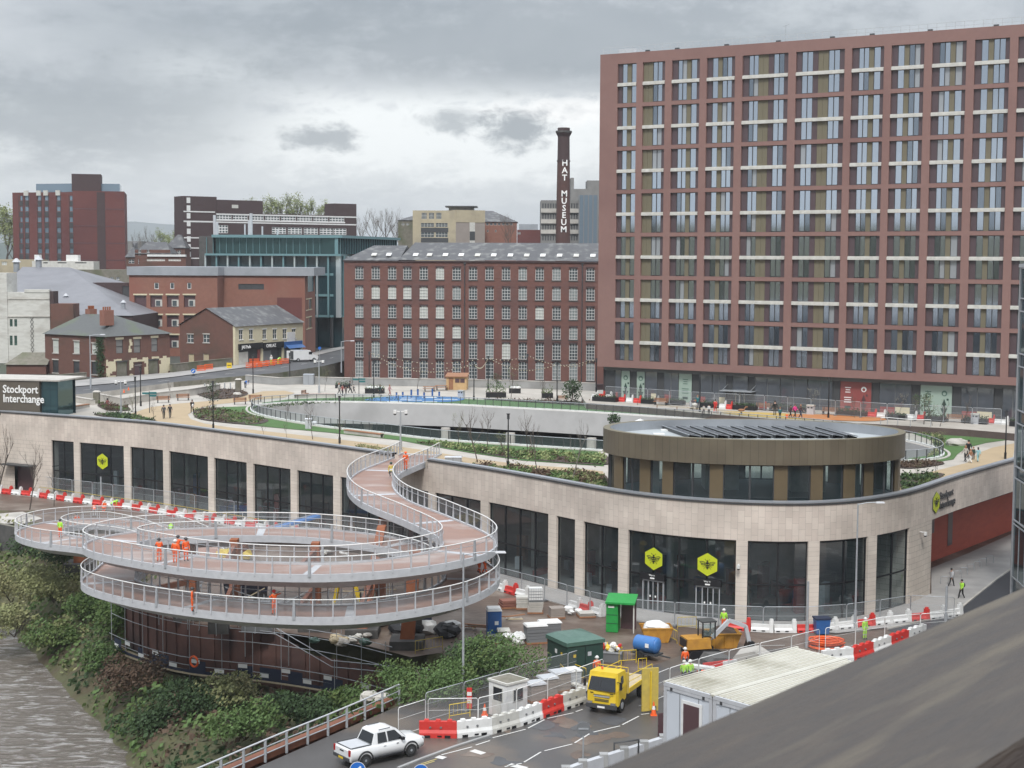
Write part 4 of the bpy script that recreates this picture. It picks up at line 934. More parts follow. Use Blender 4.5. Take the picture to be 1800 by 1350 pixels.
q.cyl((0, 0, 0), (0, 0, Hc-6.2), r0, 'chimneybrick', r2=r1+.08, seg=24);q.cyl((0, 0, Hc-6.3), (0, 0, Hc-6.0), r1+.16, 'darkbrick', seg=24);q.cyl((0, 0, Hc-6.0), (0, 0, Hc-.9), r1+.06, 'darkbrick', r2=r1, seg=24);q.build('shaft', ch)
q=M();q.cyl((0, 0, Hc-1.4), (0, 0, Hc-.6), r1, 'darkbrick', r2=r1+.42, seg=24);q.cyl((0, 0, Hc-.6), (0, 0, Hc-.25), r1+.45, 'darkwall', seg=24);q.cyl((0, 0, Hc-.25), (0, 0, Hc+.35), r1+.05, 'darkbrick', seg=24);q.build('cap', ch)
for ltr, py_ in zip('HAT MUSEUM', (286, 299, 312, 325, 340, 353, 365.5, 378, 390.5, 403)):
 if ltr==' ':continue
 me=text_mesh(ltr, 1.62, 'letter', .06, align='CENTER', weight=.035);me.transform(Matrix.Translation((0, -.55, 0)));me.transform(Matrix.Rotation(rad(90), 4, 'X'))
 p=at_d(993.5-(py_-286)*.018-2.0+1.5, py_, 304.4);rr_=r0+(r1-r0)*((p.z-17)/(Hc-6))
 part('letter', me, ch, (p.x-cb.x, -rr_-.06, p.z-17))
PC=Vector((21.3, 134.9));PAx, PBx=13.2, 8.6;ptilt=rad(-4)
ZDT, ZDB=37-14.85, 37-16.95
pav=thing('rooftop_pavilion', 'oval pavilion with a deep bronze fascia, tall windows and solar panels on its flat roof', 'pavilion', (PC.x, PC.y, ZP))
brickmat('drumseam', (0.140, 0.118, 0.082), (0.128, 0.106, 0.074), (0.050, 0.042, 0.030), .68, 20.0, 0.0, 0.012, 0.42)
def ell(k, n=96, da=0.0):
 out_=[]
 for i in range(n+1):
  t=2*math.pi*i/n;x, y=(PAx+k)*math.cos(t), (PBx+k)*math.sin(t);out_.append(Vector((x*math.cos(ptilt)-y*math.sin(ptilt), x*math.sin(ptilt)+y*math.cos(ptilt))))
 return out_
z0_, z1_=ZDB-ZP, ZDT-ZP
q=M();strip(q, ell(0), z0_, z1_, 'drumseam');hstrip(q, ell(-.35), ell(0), z0_, 'bronze', up=True);hstrip(q, ell(0), ell(-.6), z1_, 'ochrepanel');strip(q, ell(-.6), z1_-.8, z1_, 'zinc', flip=True);q.build('fascia', pav)
q=M();ee=ell(-.6);q.face([(p.x, p.y, z1_-.8)for p in ee[:-1]], 'roofgrey');q.face([(p.x, p.y, z0_+.02)for p in ell(-.3)[:-1]][::-1], 'white');q.build('roof', pav)
E3=ell(-.38, 360)
def fy(x):
 for a, b in zip(FC, FC[1:]):
  if a[0]<=x<=b[0]:return a[1]+(b[1]-a[1])*(x-a[0])/(b[0]-a[0])
for p in E3:p.y=max(p.y, fy(p.x+PC.x)-PC.y+.75)
def angpx(px_):
 best=None
 for i in range(180, 360):
  p=Vector((E3[i].x+PC.x, E3[i].y+PC.y));x_=px_of(p, 18.5)[0]
  if best is None or abs(x_-px_)<best[0]:best=(abs(x_-px_), i)
 return best[1]
GL=[(1063, 1079), (1094, 1125), (1144, 1164), (1185, 1249), (1272, 1361), (1383, 1425), (1447, 1484), (1504, 1520), (1536, 1573)]
spans=[(angpx(a), angpx(b))for a, b in GL]
for i in range(0, 180, 24):spans.append((i+5, i+18))
spans.sort();last=0;mat('pavglass', (0.06, 0.085, 0.095), 0.04, ior=1.8, spec=0.8, alpha=0.30, trans=(0.75, 0.85, 0.85))
for a, b in spans+[(360, 360)]:
 if a>last:
  q=M();strip(q, E3[last:a+1], -.1, z0_, 'bronze');strip(q, [p*.975 for p in E3[last:a+1]], -.1, z0_, 'bronze', flip=True);q.build('pier', pav)
 if b>a:
  q=M();G=[p*.985 for p in E3[a:b+1]];strip(q, G, 0, z0_, 'pavglass');w_=q.build('window', pav);f=M()
  n=max(1, round((b-a)/8))
  for k in range(n+1):p=G[min(len(G)-1, round((len(G)-1)*k/n))];f.box((p.x, p.y, z0_/2), (.12, .16, z0_), 'darkgrey', rz=math.atan2(p.y, p.x))
  for zz in(.06, z0_-.08):
   for k in range(len(G)-1):f.beam((G[k].x, G[k].y, zz), (G[k+1].x, G[k+1].y, zz), .1, .12, 'darkgrey')
  f.build('window_frame', w_)
 last=max(last, b)
q=M();q.face([(p.x, p.y, .03)for p in ell(-.5)[:-1]], 'midgrey');q.build('floor', pav)
q=M();q.bb((-4, 1.0, .03), (-1.0, 4, z0_), 'white');q.bb((3.5, 0.0, .03), (6.5, 3.0, z0_), 'offwhite');q.bb((8.5, -1.5, .03), (9.2, 1, z0_), 'white');q.bb((-9, -2, .03), (-8.4, 2, z0_), 'white');q.build('inner_core', pav)
zr=z1_-.8;sp=M()
sp.bb((-.5, -3.9, .0), (.5, 3.9, .03), 'solar')
for k in range(5):sp.bb((-.52, -3.9+1.56*k-.03, .03), (.52, -3.9+1.56*k+.03, .045), 'galv')
sp.bb((-.55, -3.95, -.02), (-.5, 3.95, .05), 'galv');sp.bb((.5, -3.95, -.02), (.55, 3.95, .05), 'galv')
sp.xf(Matrix.Rotation(rad(8), 4, 'Y'));sp.bb((-.5, -3.8, -.24), (-.45, 3.8, .1), 'darkgrey');sp.bb((.45, -3.8, -.35), (.5, 3.8, -.15), 'darkgrey')
spm=sp.mesh('solar_panel')
for k in range(12):
 px_=1196+24.5*k;p=at_h(px_, 757, 15.4);part('solar_panel', spm, pav, (p.x-PC.x, p.y-PC.y-.2, zr+.26), rad(12))
for px_, py_, r_ in((1125, 748, .38), (1112, 755, .16), (1224, 746, .26), (1365, 747, .26), (1475, 752, .2), (1538, 762, .2)):
 p=at_h(px_, py_, 15.6);q=M();q.cyl((0, 0, 0), (0, 0, r_*1.3), r_*.55, 'white');q.cyl((0, 0, r_*1.3), (0, 0, r_*1.8), r_*1.3, 'white', r2=.02);o=q.build('roof_vent', pav);o.location=(p.x-PC.x, p.y-PC.y, zr)
for px_, py_ in((1171, 756), (1158, 763), (1450, 763), (1490, 764)):
 p=at_h(px_, py_, 15.6);q=M();q.bb((-.5, -.4, 0), (.5, .4, .12), 'white');o=q.build('roof_hatch', pav);o.location=(p.x-PC.x, p.y-PC.y, zr)
vd=Vector((math.sin(rad(39.3)), math.cos(rad(39.3)), 0));e0=at_h(1435, 1190, 1.5);vn=Vector((vd.y, -vd.x, 0))
via=thing('railway_viaduct', 'stone coping of the railway viaduct crossing the near right corner', 'viaduct', (e0.x, e0.y, 35.5))
q=M();a, b=e0-vd*60, e0+vd*160
def vq(P, m, u=(0, 1)):q.face(P, m, [(0, u[0]), (220, u[0]), (220, u[1]), (0, u[1])])
T=Vector((0, 0, 1))
vq([a, b, b+vn*.9+T*.05, a+vn*.9+T*.05][::-1], 'gritstone', (0, .9));vq([a-T*.35, b-T*.35, b, a][::-1], 'gritstone', (1, 1.35));vq([a+vn*.9+T*.05, b+vn*.9+T*.05, b+vn*.9-T*.9, a+vn*.9-T*.9][::-1], 'gritstone', (2, 3))
q.build('coping', via, world=True)
q=M()
for k in range(-3, 9):
 s0=k*23.0;prof=[(s0-2, -40), (s0+2, -40), (s0+2, -17)]+[(s0+11.5-9.5*math.cos(rad(t)), -17+9.5*math.sin(rad(t)))for t in range(15, 181, 15)]+[(s0+21, -.35), (s0-2, -.35)]
 base=len(q.v);n=len(prof)
 V=[e0+vd*s+vn*.06+T*z for s, z in prof]+[e0+vd*s+vn*9.5+T*z for s, z in prof]
 q.add(V, [(i, (i+1)%n, n+(i+1)%n, n+i)for i in range(n)], 'oldbrick')
 for t in tessellate_polygon([[Vector((s, z, 0))for s, z in prof]]):q.add([V[i]for i in t], [(0, 1, 2)], 'oldbrick');q.add([V[n+i]for i in t], [(2, 1, 0)], 'oldbrick')
q.build('brick_arches', via, world=True)
q=M();vq([a+vn*.9-T*.9, b+vn*.9-T*.9, b+vn*9.4-T*.9, a+vn*9.4-T*.9][::-1], 'soil');q.build('track_bed', via, world=True)
q=M();rnd=random.Random(3);P=[]
for k in range(40):
 a=rad(150+k*4.2);d=430;hz=54+5*noise.noise(Vector((k*.35, 1, 0)))+rnd.uniform(-1.5, 1.5);P.append((d*math.sin(a), d*math.cos(a), hz))
for i in range(len(P)-1):
 a, b=P[i], P[i+1];f=.72;q.face([(a[0]*f, a[1]*f, 20), (b[0]*f, b[1]*f, 20), b, a], 'bank');q.face([a, b, (b[0]*1.6, b[1]*1.6, 10), (a[0]*1.6, a[1]*1.6, 10)], 'bank')
struct(q, 'added_reflection_hill')  # unseen ridge added behind the camera to darken the tower's glass reflections
CL=[(-9.4, 160, 16.55), (-10.5, 154, 16.55), (-12.6, 146.5, 16.4), (-13.0, 140, 16.15), (-11.2, 133, 15.8), (-6.9, 125.8, 15.4), (-3.7, 119.5, 15.1), (-3.5, 114.6, 15.0), (-6.6, 110.8, 14.9), (-11.4, 108.7, 14.75), (-16.2, 109.0, 14.6), (-21.5, 111.0, 14.45), (-26.9, 114.8, 14.3), (-31.6, 119.8, 14.15), (-30.6, 124.6, 14.05), (-25.8, 127.2, 13.95), (-21.2, 128.2, 13.85), (-16.8, 128.1, 13.75), (-12.2, 126.8, 13.55), (-7.6, 124.2, 13.3), (-4.2, 120.2, 12.95), (-3.0, 116.0, 12.6), (-4.4, 112.2, 12.25), (-7.2, 109.8, 12.0), (-11.4, 108.3, 11.75), (-16.2, 108.9, 11.6), (-21.4, 110.9, 11.5), (-27.0, 114.5, 11.4), (-31.7, 119.6, 11.3), (-32.2, 125.5, 11.2), (-33.0, 131.5, 11.1), (-37.0, 137.0, 10.95), (-42.2, 140.6, 10.8), (-45.2, 145.2, 10.65), (-44.8, 151.0, 10.4), (-41.0, 154.8, 10.0), (-36.0, 154.6, 9.3), (-31.5, 151.5, 8.3), (-28.5, 148.0, 7.1)]
cl=catmull(CL, .61);W2=2.1
bridge=thing('spiral_footbridge', 'double spiral footbridge with pale railings and a red deck winding down from the roof park', 'footbridge', (-16, 119, 7))
def side(d, dz=0.0):
 return[Vector((p[0], p[1], p[2]+dz))for p in offset2(cl, d)]
def ribbon(mm, A, B, m, smooth=False):
 n=len(A);mm.add(A+B, [(i, i+1, n+i+1, n+i)for i in range(n-1)], m, smooth)
q=M();ribbon(q, side(W2-.12), side(-W2+.12), 'deckred');q.build('deck', bridge, world=True)
for sgn, nm in((1, 'right'), (-1, 'left')):
 q=M();o, i=sgn*(W2+.04), sgn*(W2-.12)
 a, b, c, d=side(o, .14), side(i, .14), side(i, -.02), side(o, -.42)
 e=side(sgn*(W2-.5), -.42)
 for A, B in((a, b), (b, c), (a, d), (d, e)):
  if sgn>0:A, B=B, A
  ribbon(q, A, B, 'palegrey')
 q.build('edge_beam', bridge, world=True)
q=M()
for i in range(0, len(cl)-1, 20):
 a, b=side(W2-.2, .006), side(-W2+.2, .006);q.face([a[i], b[i], b[i+1 if i+1<len(cl)else i], a[i+1]], 'palegrey')
q.build('expansion_joint', bridge, world=True)
q=M();A, B, C_, D=side(W2-.5, -.42), side(.8, -1.05), side(-.8, -1.05), side(-W2+.5, -.42)
for a, b in((A, B), (B, C_), (C_, D)):ribbon(q, b, a, 'palegrey')
q.build('box_girder', bridge, world=True)
pm_thin=M();pm_thin.box((0, 0, .66), (.085, .19, 1.4), 'palegrey', top=(.8, .35));pm_thin=pm_thin.mesh('post')
pm_thick=M();pm_thick.box((0, 0, .66), (.22, .20, 1.42), 'galv', top=(.7, .45));pm_thick=pm_thick.mesh('post')
O0=Vector(bridge.location);cnt=0
for sgn in(1, -1):
 R_=side(sgn*W2, 1.38);q=M();q.tube(R_[2:], .045, 'white', seg=6)
 lo=side(sgn*(W2-.01), .18);hi=side(sgn*(W2-.01), 1.34);ribbon(q, lo, hi, 'mesh')
 q.tube(side(sgn*(W2-.1), 1.0)[2:], .022, 'galv', seg=4)
 rl=q.build('railing', bridge, world=True);rest=M();near=sorted(range(2, len(cl), 2), key=lambda i:(cl[i][1], ));near=set(near[:48])
 lowp=side(sgn*W2, 0)
 for n_, i in enumerate(range(2, len(cl), 2)):
  p=lowp[i];t=cl[min(i+1, len(cl)-1)]-cl[i-1];rz=math.atan2(t[1], t[0]);me=pm_thick if n_%9==4 else pm_thin
  if i in near:part('post', me, rl, p-O0, rz)
  else:
   s0=len(rest.v);rest.box((0, 0, .66), (.22, .20, 1.42)if n_%9==4 else(.05, .17, 1.4), 'galv' if n_%9==4 else 'palegrey', top=(.8, .35));rest.xf(Matrix.Translation(p)@Matrix.Rotation(rz, 4, 'Z'), s0)
 rest.build('far_posts', rl, world=True, kind='stuff')
def pier(x, y, w, d, zt, lean=(0, 0), name='pier', arms=()):
 q=M();zb=7.7;q.prism([(x-1.3, y-1.3), (x+1.3, y-1.3), (x+1.3, y+1.3), (x-1.3, y+1.3)], 6.9, zb, 'darkwall');pb=q.build('pile_cap', bridge, world=True)
 q=M();lx, ly=lean;b=[(x-w/2, y-d/2), (x+w/2, y-d/2), (x+w/2, y+d/2), (x-w/2, y+d/2)];k=.8
 q.add([(px, py, zb)for px, py in b]+[(x+lx+(px-x)*k, y+ly+(py-y)*k, zt)for px, py in b], [(3, 2, 1, 0), (4, 5, 6, 7), (0, 1, 5, 4), (1, 2, 6, 5), (2, 3, 7, 6), (3, 0, 4, 7)], 'corten')
 for az_, bx, by, bz in arms:
  f=(az_-zb)/(zt-zb);q.beam((x+lx*f, y+ly*f, az_-.5), (bx, by, bz-.75), .3, .45, 'rust')
 q.build(name, bridge, world=True)
pier(-11.8, 120.6, .85, 1.5, 14.75, (1.0, 6.0), arms=[(11.2, -11.2, 110.6, 11.8)])
pier(-15.8, 122.6, .8, 1.2, 14.1, (0, 0), arms=[(13.9, -16.0, 110.8, 14.6), (13.0, -16.6, 126.2, 13.6), (11.0, -16, 110.8, 11.5)])
pier(-22.8, 125.0, .8, 1.2, 13.9, (0, 0), arms=[(13.7, -21.6, 112.9, 14.4), (13.1, -22, 126.4, 13.8), (10.8, -21.6, 112.9, 11.4)])
pier(-26.6, 126.2, .9, 1.2, 13.8, (0, 0), arms=[(13.5, -28.4, 121.0, 14.0), (10.6, -29.0, 121.0, 11.2)])
pier(-8.0, 117.0, 1.1, 1.1, 14.4, (.6, .6), arms=[(14.1, -5.0, 115.2, 15.0), (11.6, -5, 115.6, 12.5)])
pier(-11.2, 129.8, .8, 1.4, 15.2, (0, 3));pier(-41.5, 146, 1.0, 1.0, 10.2, (0, 0), arms=[(10.0, -43.6, 145, 10.6)])
wl=thing('retaining_wall', 'rust brown retaining wall above the river bank below the footbridge', 'retaining wall', (-20, 122, 3))
q=M();Pw=catmull(PILE, .7)
for i in range(len(Pw)-1):
 a, b=Pw[i], Pw[i+1];t=(b-a).normalized();nn=Vector((t[1], -t[0]));o=(0.0 if i%2 else .22)
 o*=.6;zt=7.05 if a[0]<-19.5 else(7.05-min(1.6, (a[0]+19.5)*.5)if a[0]<-16 else 5.45)
 q.face([(*(a+nn*o*-1), 1), (*(b+nn*o*-1), 1), (*(b+nn*o*-1), zt), (*(a+nn*o*-1), zt)][::1], 'pilewall')
 q.face([(*(a-nn*.0), 1), (*(a-nn*.22), 1), (*(a-nn*.22), zt), (*(a-nn*.0), zt)], 'pilewall')
q.build('sheet_piling', wl, world=True)
sp=M();flat(sp, [(p[0], p[1])for p in Pw]+[(-4, 116), (0, 125), (-20, 140), (-34, 136)], 7.01, 'mud');struct(sp, 'site_ground')
sc=thing('scaffolding', 'steel tube scaffold with blue boards hanging along the brown wall above the river', 'scaffold', (-20, 120, 3))
off=[Vector((p[0], p[1]))for p in Pw]
def woff(d, z):return[Vector((p[0], p[1], z))for p in offset2(off, d)]
tub=M()
for d, z in((1.3, 7.9), (1.3, 7.3), (1.3, 6.3), (1.3, 3.9), (1.5, 4.6)):tub.tube([p for i, p in enumerate(woff(d, z))if i%3==0], .03, 'galv', seg=4)
lo_, hi_=woff(1.3, 2.6), woff(1.3, 8.2)
for i in range(0, len(lo_), 4):tub.cyl(lo_[i], hi_[i], .03, 'galv', seg=5)
tub.build('tubes', sc, world=True)
P=woff(.5, 3.25);P2=woff(1.5, 3.25);q=M();ribbon(q, P, P2, 'board');ribbon(q, [p-Vector((0, 0, .06))for p in P2], P2, 'board');q.build('platform', sc, world=True)
q=M();A_=woff(1.34, 3.3)
for i in range(len(A_)-1):
 f=.25+.8*(noise.noise(Vector((i*.33, 0, 0)))>.02);q.face([A_[i], A_[i+1], A_[i+1]+Vector((0, 0, f)), A_[i]+Vector((0, 0, f))], 'navy')
q.build('toe_boards', sc, world=True)
for i in range(1, len(A_)-2, 3):
 q=M();a=A_[i]+(A_[i+1]-A_[i])*.1;b=A_[i]+(A_[i+1]-A_[i])*1.3;dn=Vector((A_[i+1]-A_[i])).normalized();nn=Vector((dn.y, -dn.x, 0))*.03;h0=.25+.6*((i//3)%2)
 q.face([a+nn+Vector((0, 0, h0)), b+nn+Vector((0, 0, h0)), b+nn+Vector((0, 0, h0+.32)), a+nn+Vector((0, 0, h0+.32))], 'letter');q.build('notice_plate', sc, world=True)
c=at_d(341, 1163, 121.3);n=Vector((-.55, -.83, 0));u=Vector((.83, -.55, 0));q=M()
q.tube([c+u*math.cos(t*math.pi/9)*.42+Vector((0, 0, 1))*math.sin(t*math.pi/9)*.42 for t in range(18)], .09, 'orange', seg=6, closed=True);q.xf(Matrix.Translation(-c));o=q.build('lifebuoy');o.location=c;o['label']='orange lifebuoy ring hung on the scaffold over the river';o['category']='lifebuoy'
q=M()
for z0, z1 in((8.0, 6.0), (7.5, 5.5)):q.tube([(-21.5, 119.5, z0), (-18.5, 118.8, z0), (-13.8, 116.5, z1), (-6, 114, z1)], .035, 'galv', seg=4)
for x, y, z in((-21, 119.4, 8), (-17.4, 118.3, 7.6), (-13.6, 116.5, 6.1), (-9.5, 115.1, 6)):q.cyl((x, y, z-2.5), (x, y, z), .035, 'galv', seg=5)
solid(q, 'guard_rail', 'stepped steel guard rail running down beside the footbridge foundations', 'guard rail')
BODY={}
def body_mesh(pose, top, bot, shoes='black', stripe=None):
 key=(pose, top, bot, stripe)
 if key in BODY:return BODY[key]
 J=dict(pel=(0, 0, .95), bel=(0, 0, 1.12), che=(0, 0, 1.33), nek=(0, 0, 1.49), hd=(0, -.02, 1.60), hd2=(0, -.01, 1.72), sl=(-.19, 0, 1.42), el=(-.25, .02, 1.15), wl=(-.25, -.06, .90), hl=(-.25, -.09, .80), sr=(.19, 0, 1.42), er=(.25, .02, 1.15), wr=(.25, -.06, .90), hr=(.25, -.09, .80), pl=(-.10, 0, .90), kl=(-.11, -.01, .50), al=(-.11, .02, .09), tl=(-.13, -.15, .04), pr=(.10, 0, .90), kr=(.11, -.01, .50), ar=(.11, .02, .09), tr=(.13, -.15, .04))
 if pose=='walk':J.update(kl=(-.10, -.16, .52), al=(-.10, -.26, .10), tl=(-.11, -.42, .06), kr=(.10, .03, .50), ar=(.10, .28, .14), tr=(.11, .14, .04), el=(-.25, .12, 1.17), wl=(-.24, .18, .95), hl=(-.23, .18, .86), er=(.25, -.08, 1.16), wr=(.23, -.28, 1.02), hr=(.22, -.35, .97))
 if pose=='bend':J.update(bel=(0, -.14, 1.06), che=(0, -.36, 1.12), nek=(0, -.52, 1.12), hd=(0, -.64, 1.10), hd2=(0, -.74, 1.14), sl=(-.19, -.45, 1.12), el=(-.22, -.48, .84), wl=(-.18, -.58, .62), hl=(-.17, -.60, .53), sr=(.19, -.45, 1.12), er=(.22, -.48, .84), wr=(.18, -.58, .62), hr=(.17, -.60, .53), pel=(0, .05, .92), pl=(-.11, .05, .88), pr=(.11, .05, .88), kl=(-.15, -.08, .48), kr=(.15, -.08, .48))
 if pose=='reach':J.update(el=(-.42, -.05, 1.40), wl=(-.62, -.14, 1.42), hl=(-.70, -.17, 1.42), er=(.27, -.12, 1.2), wr=(.17, -.34, 1.28), hr=(.13, -.41, 1.31))
 if pose=='phone':J.update(er=(.25, -.08, 1.2), wr=(.10, -.26, 1.42), hr=(.07, -.24, 1.52), el=(-.25, -.05, 1.17), wl=(-.12, -.25, 1.10), hl=(-.06, -.30, 1.1))
 if pose=='sit':J.update(**{k:(v[0], v[1], v[2]-.45)for k, v in J.items()if k[0]not in 'kat'});
 if pose=='sit':J.update(kl=(-.14, -.42, .50), al=(-.14, -.40, .09), tl=(-.15, -.56, .04), kr=(.14, -.42, .50), ar=(.14, -.40, .09), tr=(.15, -.56, .04), el=(-.25, -.08, .72), wl=(-.18, -.30, .66), hl=(-.14, -.38, .66), er=(.25, -.08, .72), wr=(.18, -.30, .66), hr=(.14, -.38, .66))
 if pose=='crouch':J={k:(v[0], v[1]-(.25 if v[2]>1 else 0), v[2]-.42 if k[0]not in 'at' else v[2])for k, v in J.items()};J.update(kl=(-.16, -.30, .45), kr=(.16, -.30, .45))
 Rr=dict(pel=.15, bel=.145, che=.165, nek=.062, hd=.088, hd2=.092, sl=.075, sr=.075, el=.055, er=.055, wl=.04, wr=.04, hl=.042, hr=.042, pl=.105, pr=.105, kl=.075, kr=.075, al=.055, ar=.055, tl=.05, tr=.05)
 E=[('pel', 'bel'), ('bel', 'che'), ('che', 'nek'), ('nek', 'hd'), ('hd', 'hd2'), ('che', 'sl'), ('sl', 'el'), ('el', 'wl'), ('wl', 'hl'), ('che', 'sr'), ('sr', 'er'), ('er', 'wr'), ('wr', 'hr'), ('pel', 'pl'), ('pl', 'kl'), ('kl', 'al'), ('al', 'tl'), ('pel', 'pr'), ('pr', 'kr'), ('kr', 'ar'), ('ar', 'tr')]
 ks=list(J);me=bpy.data.meshes.new('b');me.from_pydata([J[k]for k in ks], [(ks.index(a), ks.index(b))for a, b in E], [])
 ob=bpy.data.objects.new('b', me);C.objects.link(ob);sk=ob.modifiers.new('s', 'SKIN');
 for i, k in enumerate(ks):
  me.skin_vertices[0].data[i].radius=(Rr[k], Rr[k]*(.72 if k in('che', 'bel', 'pel')else 1));me.skin_vertices[0].data[i].use_root=(k=='pel')
 sub=ob.modifiers.new('u', 'SUBSURF');sub.levels=sub.render_levels=1
 dg=bpy.context.evaluated_depsgraph_get();r=bpy.data.meshes.new_from_object(ob.evaluated_get(dg));bpy.data.objects.remove(ob);bpy.data.meshes.remove(me)
 seg={}
 for a, b in E:
  c={'nek':'skin', 'hd':'skin', 'hd2':'skin', 'hl':'skin', 'hr':'skin'}.get(b)or(top if b in('bel', 'che', 'sl', 'sr', 'el', 'er', 'wl', 'wr')else(shoes if b in('tl', 'tr')else bot));seg[(a, b)]=c
 mm=M();vs=[v.co.copy()for v in r.vertices]
 for p in r.polygons:
  c=p.center;best=None
  for(a, b), m_ in seg.items():
   A, B=Vector(J[a]), Vector(J[b]);d=B-A;t=max(0, min(1, (c-A).dot(d)/max(1e-9, d.length_squared)));ds=(c-A-d*t).length-.5*Rr[b]
   if best is None or ds<best[0]:best=(ds, m_, t, b)
  m_=best[1]
  if best[3]=='nek' and best[2]<.6:m_=top
  if stripe and best[3]in('bel', )and .15<best[2]<.75:m_=stripe
  if stripe and best[3]in('al', 'ar')and .1<best[2]<.3:m_=stripe
  mm.f.append(tuple(p.vertices));mm.m.append(m_);mm.uv.append(None);mm.sm.append(True)
 mm.v=[tuple(v)for v in vs];bpy.data.meshes.remove(r)
 for w_, h in(('wl', 'hl'), ('wr', 'hr')):
  W, H=Vector(J[w_]), Vector(J[h]);d=(H-W).normalized();u=d.orthogonal().normalized();v=d.cross(u)
  for k, ln in enumerate((.068, .078, .072, .056)):a=H+u*(k-1.5)*.019+d*.02;mm.tube([a, a+d*ln*.55, a+d*ln+v*.02], .009, 'skin', seg=4)
  a=W.lerp(H, .5);mm.tube([a+u*.03, a+u*.055+d*.03, a+u*.06+d*.06], .010, 'skin', seg=4)
 hd, h2=Vector(J['hd']), Vector(J['hd2']);up=(h2-hd).normalized();f=Vector((0, -1, 0));f=(f-up*f.dot(up)).normalized();f=f if pose!='bend' else Vector((0, -.4, -.9));s_=up.cross(f)
 mm.box(hd+f*.105+up*.03, (.03, .035, .04), 'skin');mm.box(hd+f*.098-up*.035, (.045, .012, .01), 'signred')
 for sg_ in(-1, 1):mm.box(hd+f*.096+up*.062+s_*sg_*.035, (.018, .012, .012), 'black');mm.box(hd+up*.04+s_*sg_*.10, (.02, .03, .05), 'skin')
 BODY[key]=(mm.mesh('person'), hd+up*.06, up);return BODY[key]
HEAD={}
def person(p, rz, pose, top, bot, label, head='hair', headm='black', group=None, sc=1.0, extra=None, stripe=None):
 me, hc, up=body_mesh(pose, top, bot, stripe=stripe)
 o=bpy.data.objects.new('person', me);C.objects.link(o);o.location=p;o.rotation_euler=(0, 0, rz);o.scale=(sc, sc, sc);o['label']=label;o['category']='person'
 if group:o['group']=group
 k=(head, headm)
 if k not in HEAD:
  q=M()
  if head=='helmet':
   q.ball((0, 0, .02), .135, headm, sc=(1, 1.12, .95), seg=12, ring=8);q.cyl((0, -.03, .0), (0, -.03, .015), .16, headm, seg=12)
  elif head=='long':q.ball((0, .02, .03), .115, headm, sc=(1, 1.05, 1.05));q.ball((0, .06, -.08), .10, headm, sc=(1, .6, 1.3))
  else:q.ball((0, .02, .035), .112, headm, sc=(1, 1.05, 1.0))
  HEAD[k]=q.mesh({'helmet':'helmet'}.get(head, 'hair'))
 h=part('helmet' if head=='helmet' else 'hair', HEAD[k], o, hc)
 if pose=='bend':h.rotation_euler=(rad(75), 0, 0)
 if extra:
  for nm, fn in extra:q=M();fn(q);q.build(nm, o)
 return o
HV=dict(head='helmet')
DG=22.1
def on_deck(px_, py_, z):
 return at_h(px_, py_, 37-z)
W_='workers on the construction site'
def worker(p, rz, pose, top, bot, label, hm='white', **k):return person(p, rz, pose, top, bot, label, 'helmet', hm, W_, stripe='palegrey', **k)
worker(on_deck(280, 987, 14.36), rad(200), 'phone', 'orange', 'orange', 'worker in orange hi-vis with hand raised to head, leftmost of four on the upper ramp', 'darkgrey')
worker(on_deck(308, 990, 14.42), rad(170), 'stand', 'orange', 'orange', 'worker in orange with white helmet amid the group on the upper ramp')
worker(on_deck(313, 982, 14.42), rad(150), 'reach', 'orange', 'orange', 'worker in orange with arm held out, behind the white helmet on the upper ramp', 'darkgrey')
worker(on_deck(327, 986, 14.44), rad(30), 'stand', 'orange', 'orange', 'worker in orange hi-vis, rightmost of the group on the upper ramp', 'darkgrey')
worker(on_deck(106, 945, 10.75), rad(160), 'stand', 'hivis', 'orange', 'worker in lime vest and orange trousers on the left loop of the footbridge', 'darkgrey')
worker(on_deck(482, 1080, 11.62), rad(220), 'reach', 'orange', 'orange', 'worker all in orange reaching out on the lower ramp deck', 'red')
worker(on_deck(338, 1075, 11.5), rad(100), 'stand', 'orange', 'orange', 'worker in orange standing alone behind the lower railing left of the other', 'darkgrey')
worker(on_deck(842, 1008, 12.95), rad(40), 'walk', 'orange', 'orange', 'worker in orange walking on the lower ramp at its right bend, left of the pair', 'red')
worker(on_deck(852, 1010, 12.92), rad(60), 'walk', 'black', 'orange', 'worker in black jacket and orange trousers walking at the right bend of the lower ramp', 'darkgrey')
worker(on_deck(713, 826, 16.6), rad(20), 'stand', 'orange', 'orange', 'worker in bright orange suit at the top of the footbridge', 'orange')
worker(on_deck(688, 838, 16.5), rad(190), 'crouch', 'dullyellow', 'darkgreen', 'worker in khaki crouching by the gate post at the top of the footbridge', 'darkgreen')
worker(at_h(300, 945, 27.0), rad(190), 'bend', 'hivis', 'darkgrey', 'worker in lime jacket bending down behind the upper ramp', 'hivis')
worker(at_h(197, 898, 30), rad(140), 'bend', 'hivis', 'palegrey', 'worker in lime green bending over by the red and white barriers', 'hivis')
worker(at_h(182, 900, 30), rad(160), 'crouch', 'orange', 'orange', 'worker in orange crouching beside the lime jacket near the barriers', 'white')
worker(at_h(166, 908, 30), rad(200), 'bend', 'orange', 'palegrey', 'worker in orange jacket and grey trousers bending over by the kerb', 'orange')
worker(at_h(135, 924, 29.6), rad(190), 'crouch', 'orange', 'signred', 'worker in orange and red sitting low behind the left loop railing', 'darkgrey')
worker(at_h(1272, 1108, 30), rad(170), 'stand', 'hivis', 'orange', 'worker in lime jacket and white helmet standing by the entrance doors')
worker(at_h(1520, 1124, 30), rad(30), 'stand', 'hivis', 'hivis', 'worker in full lime suit and white helmet among the orange hoses')
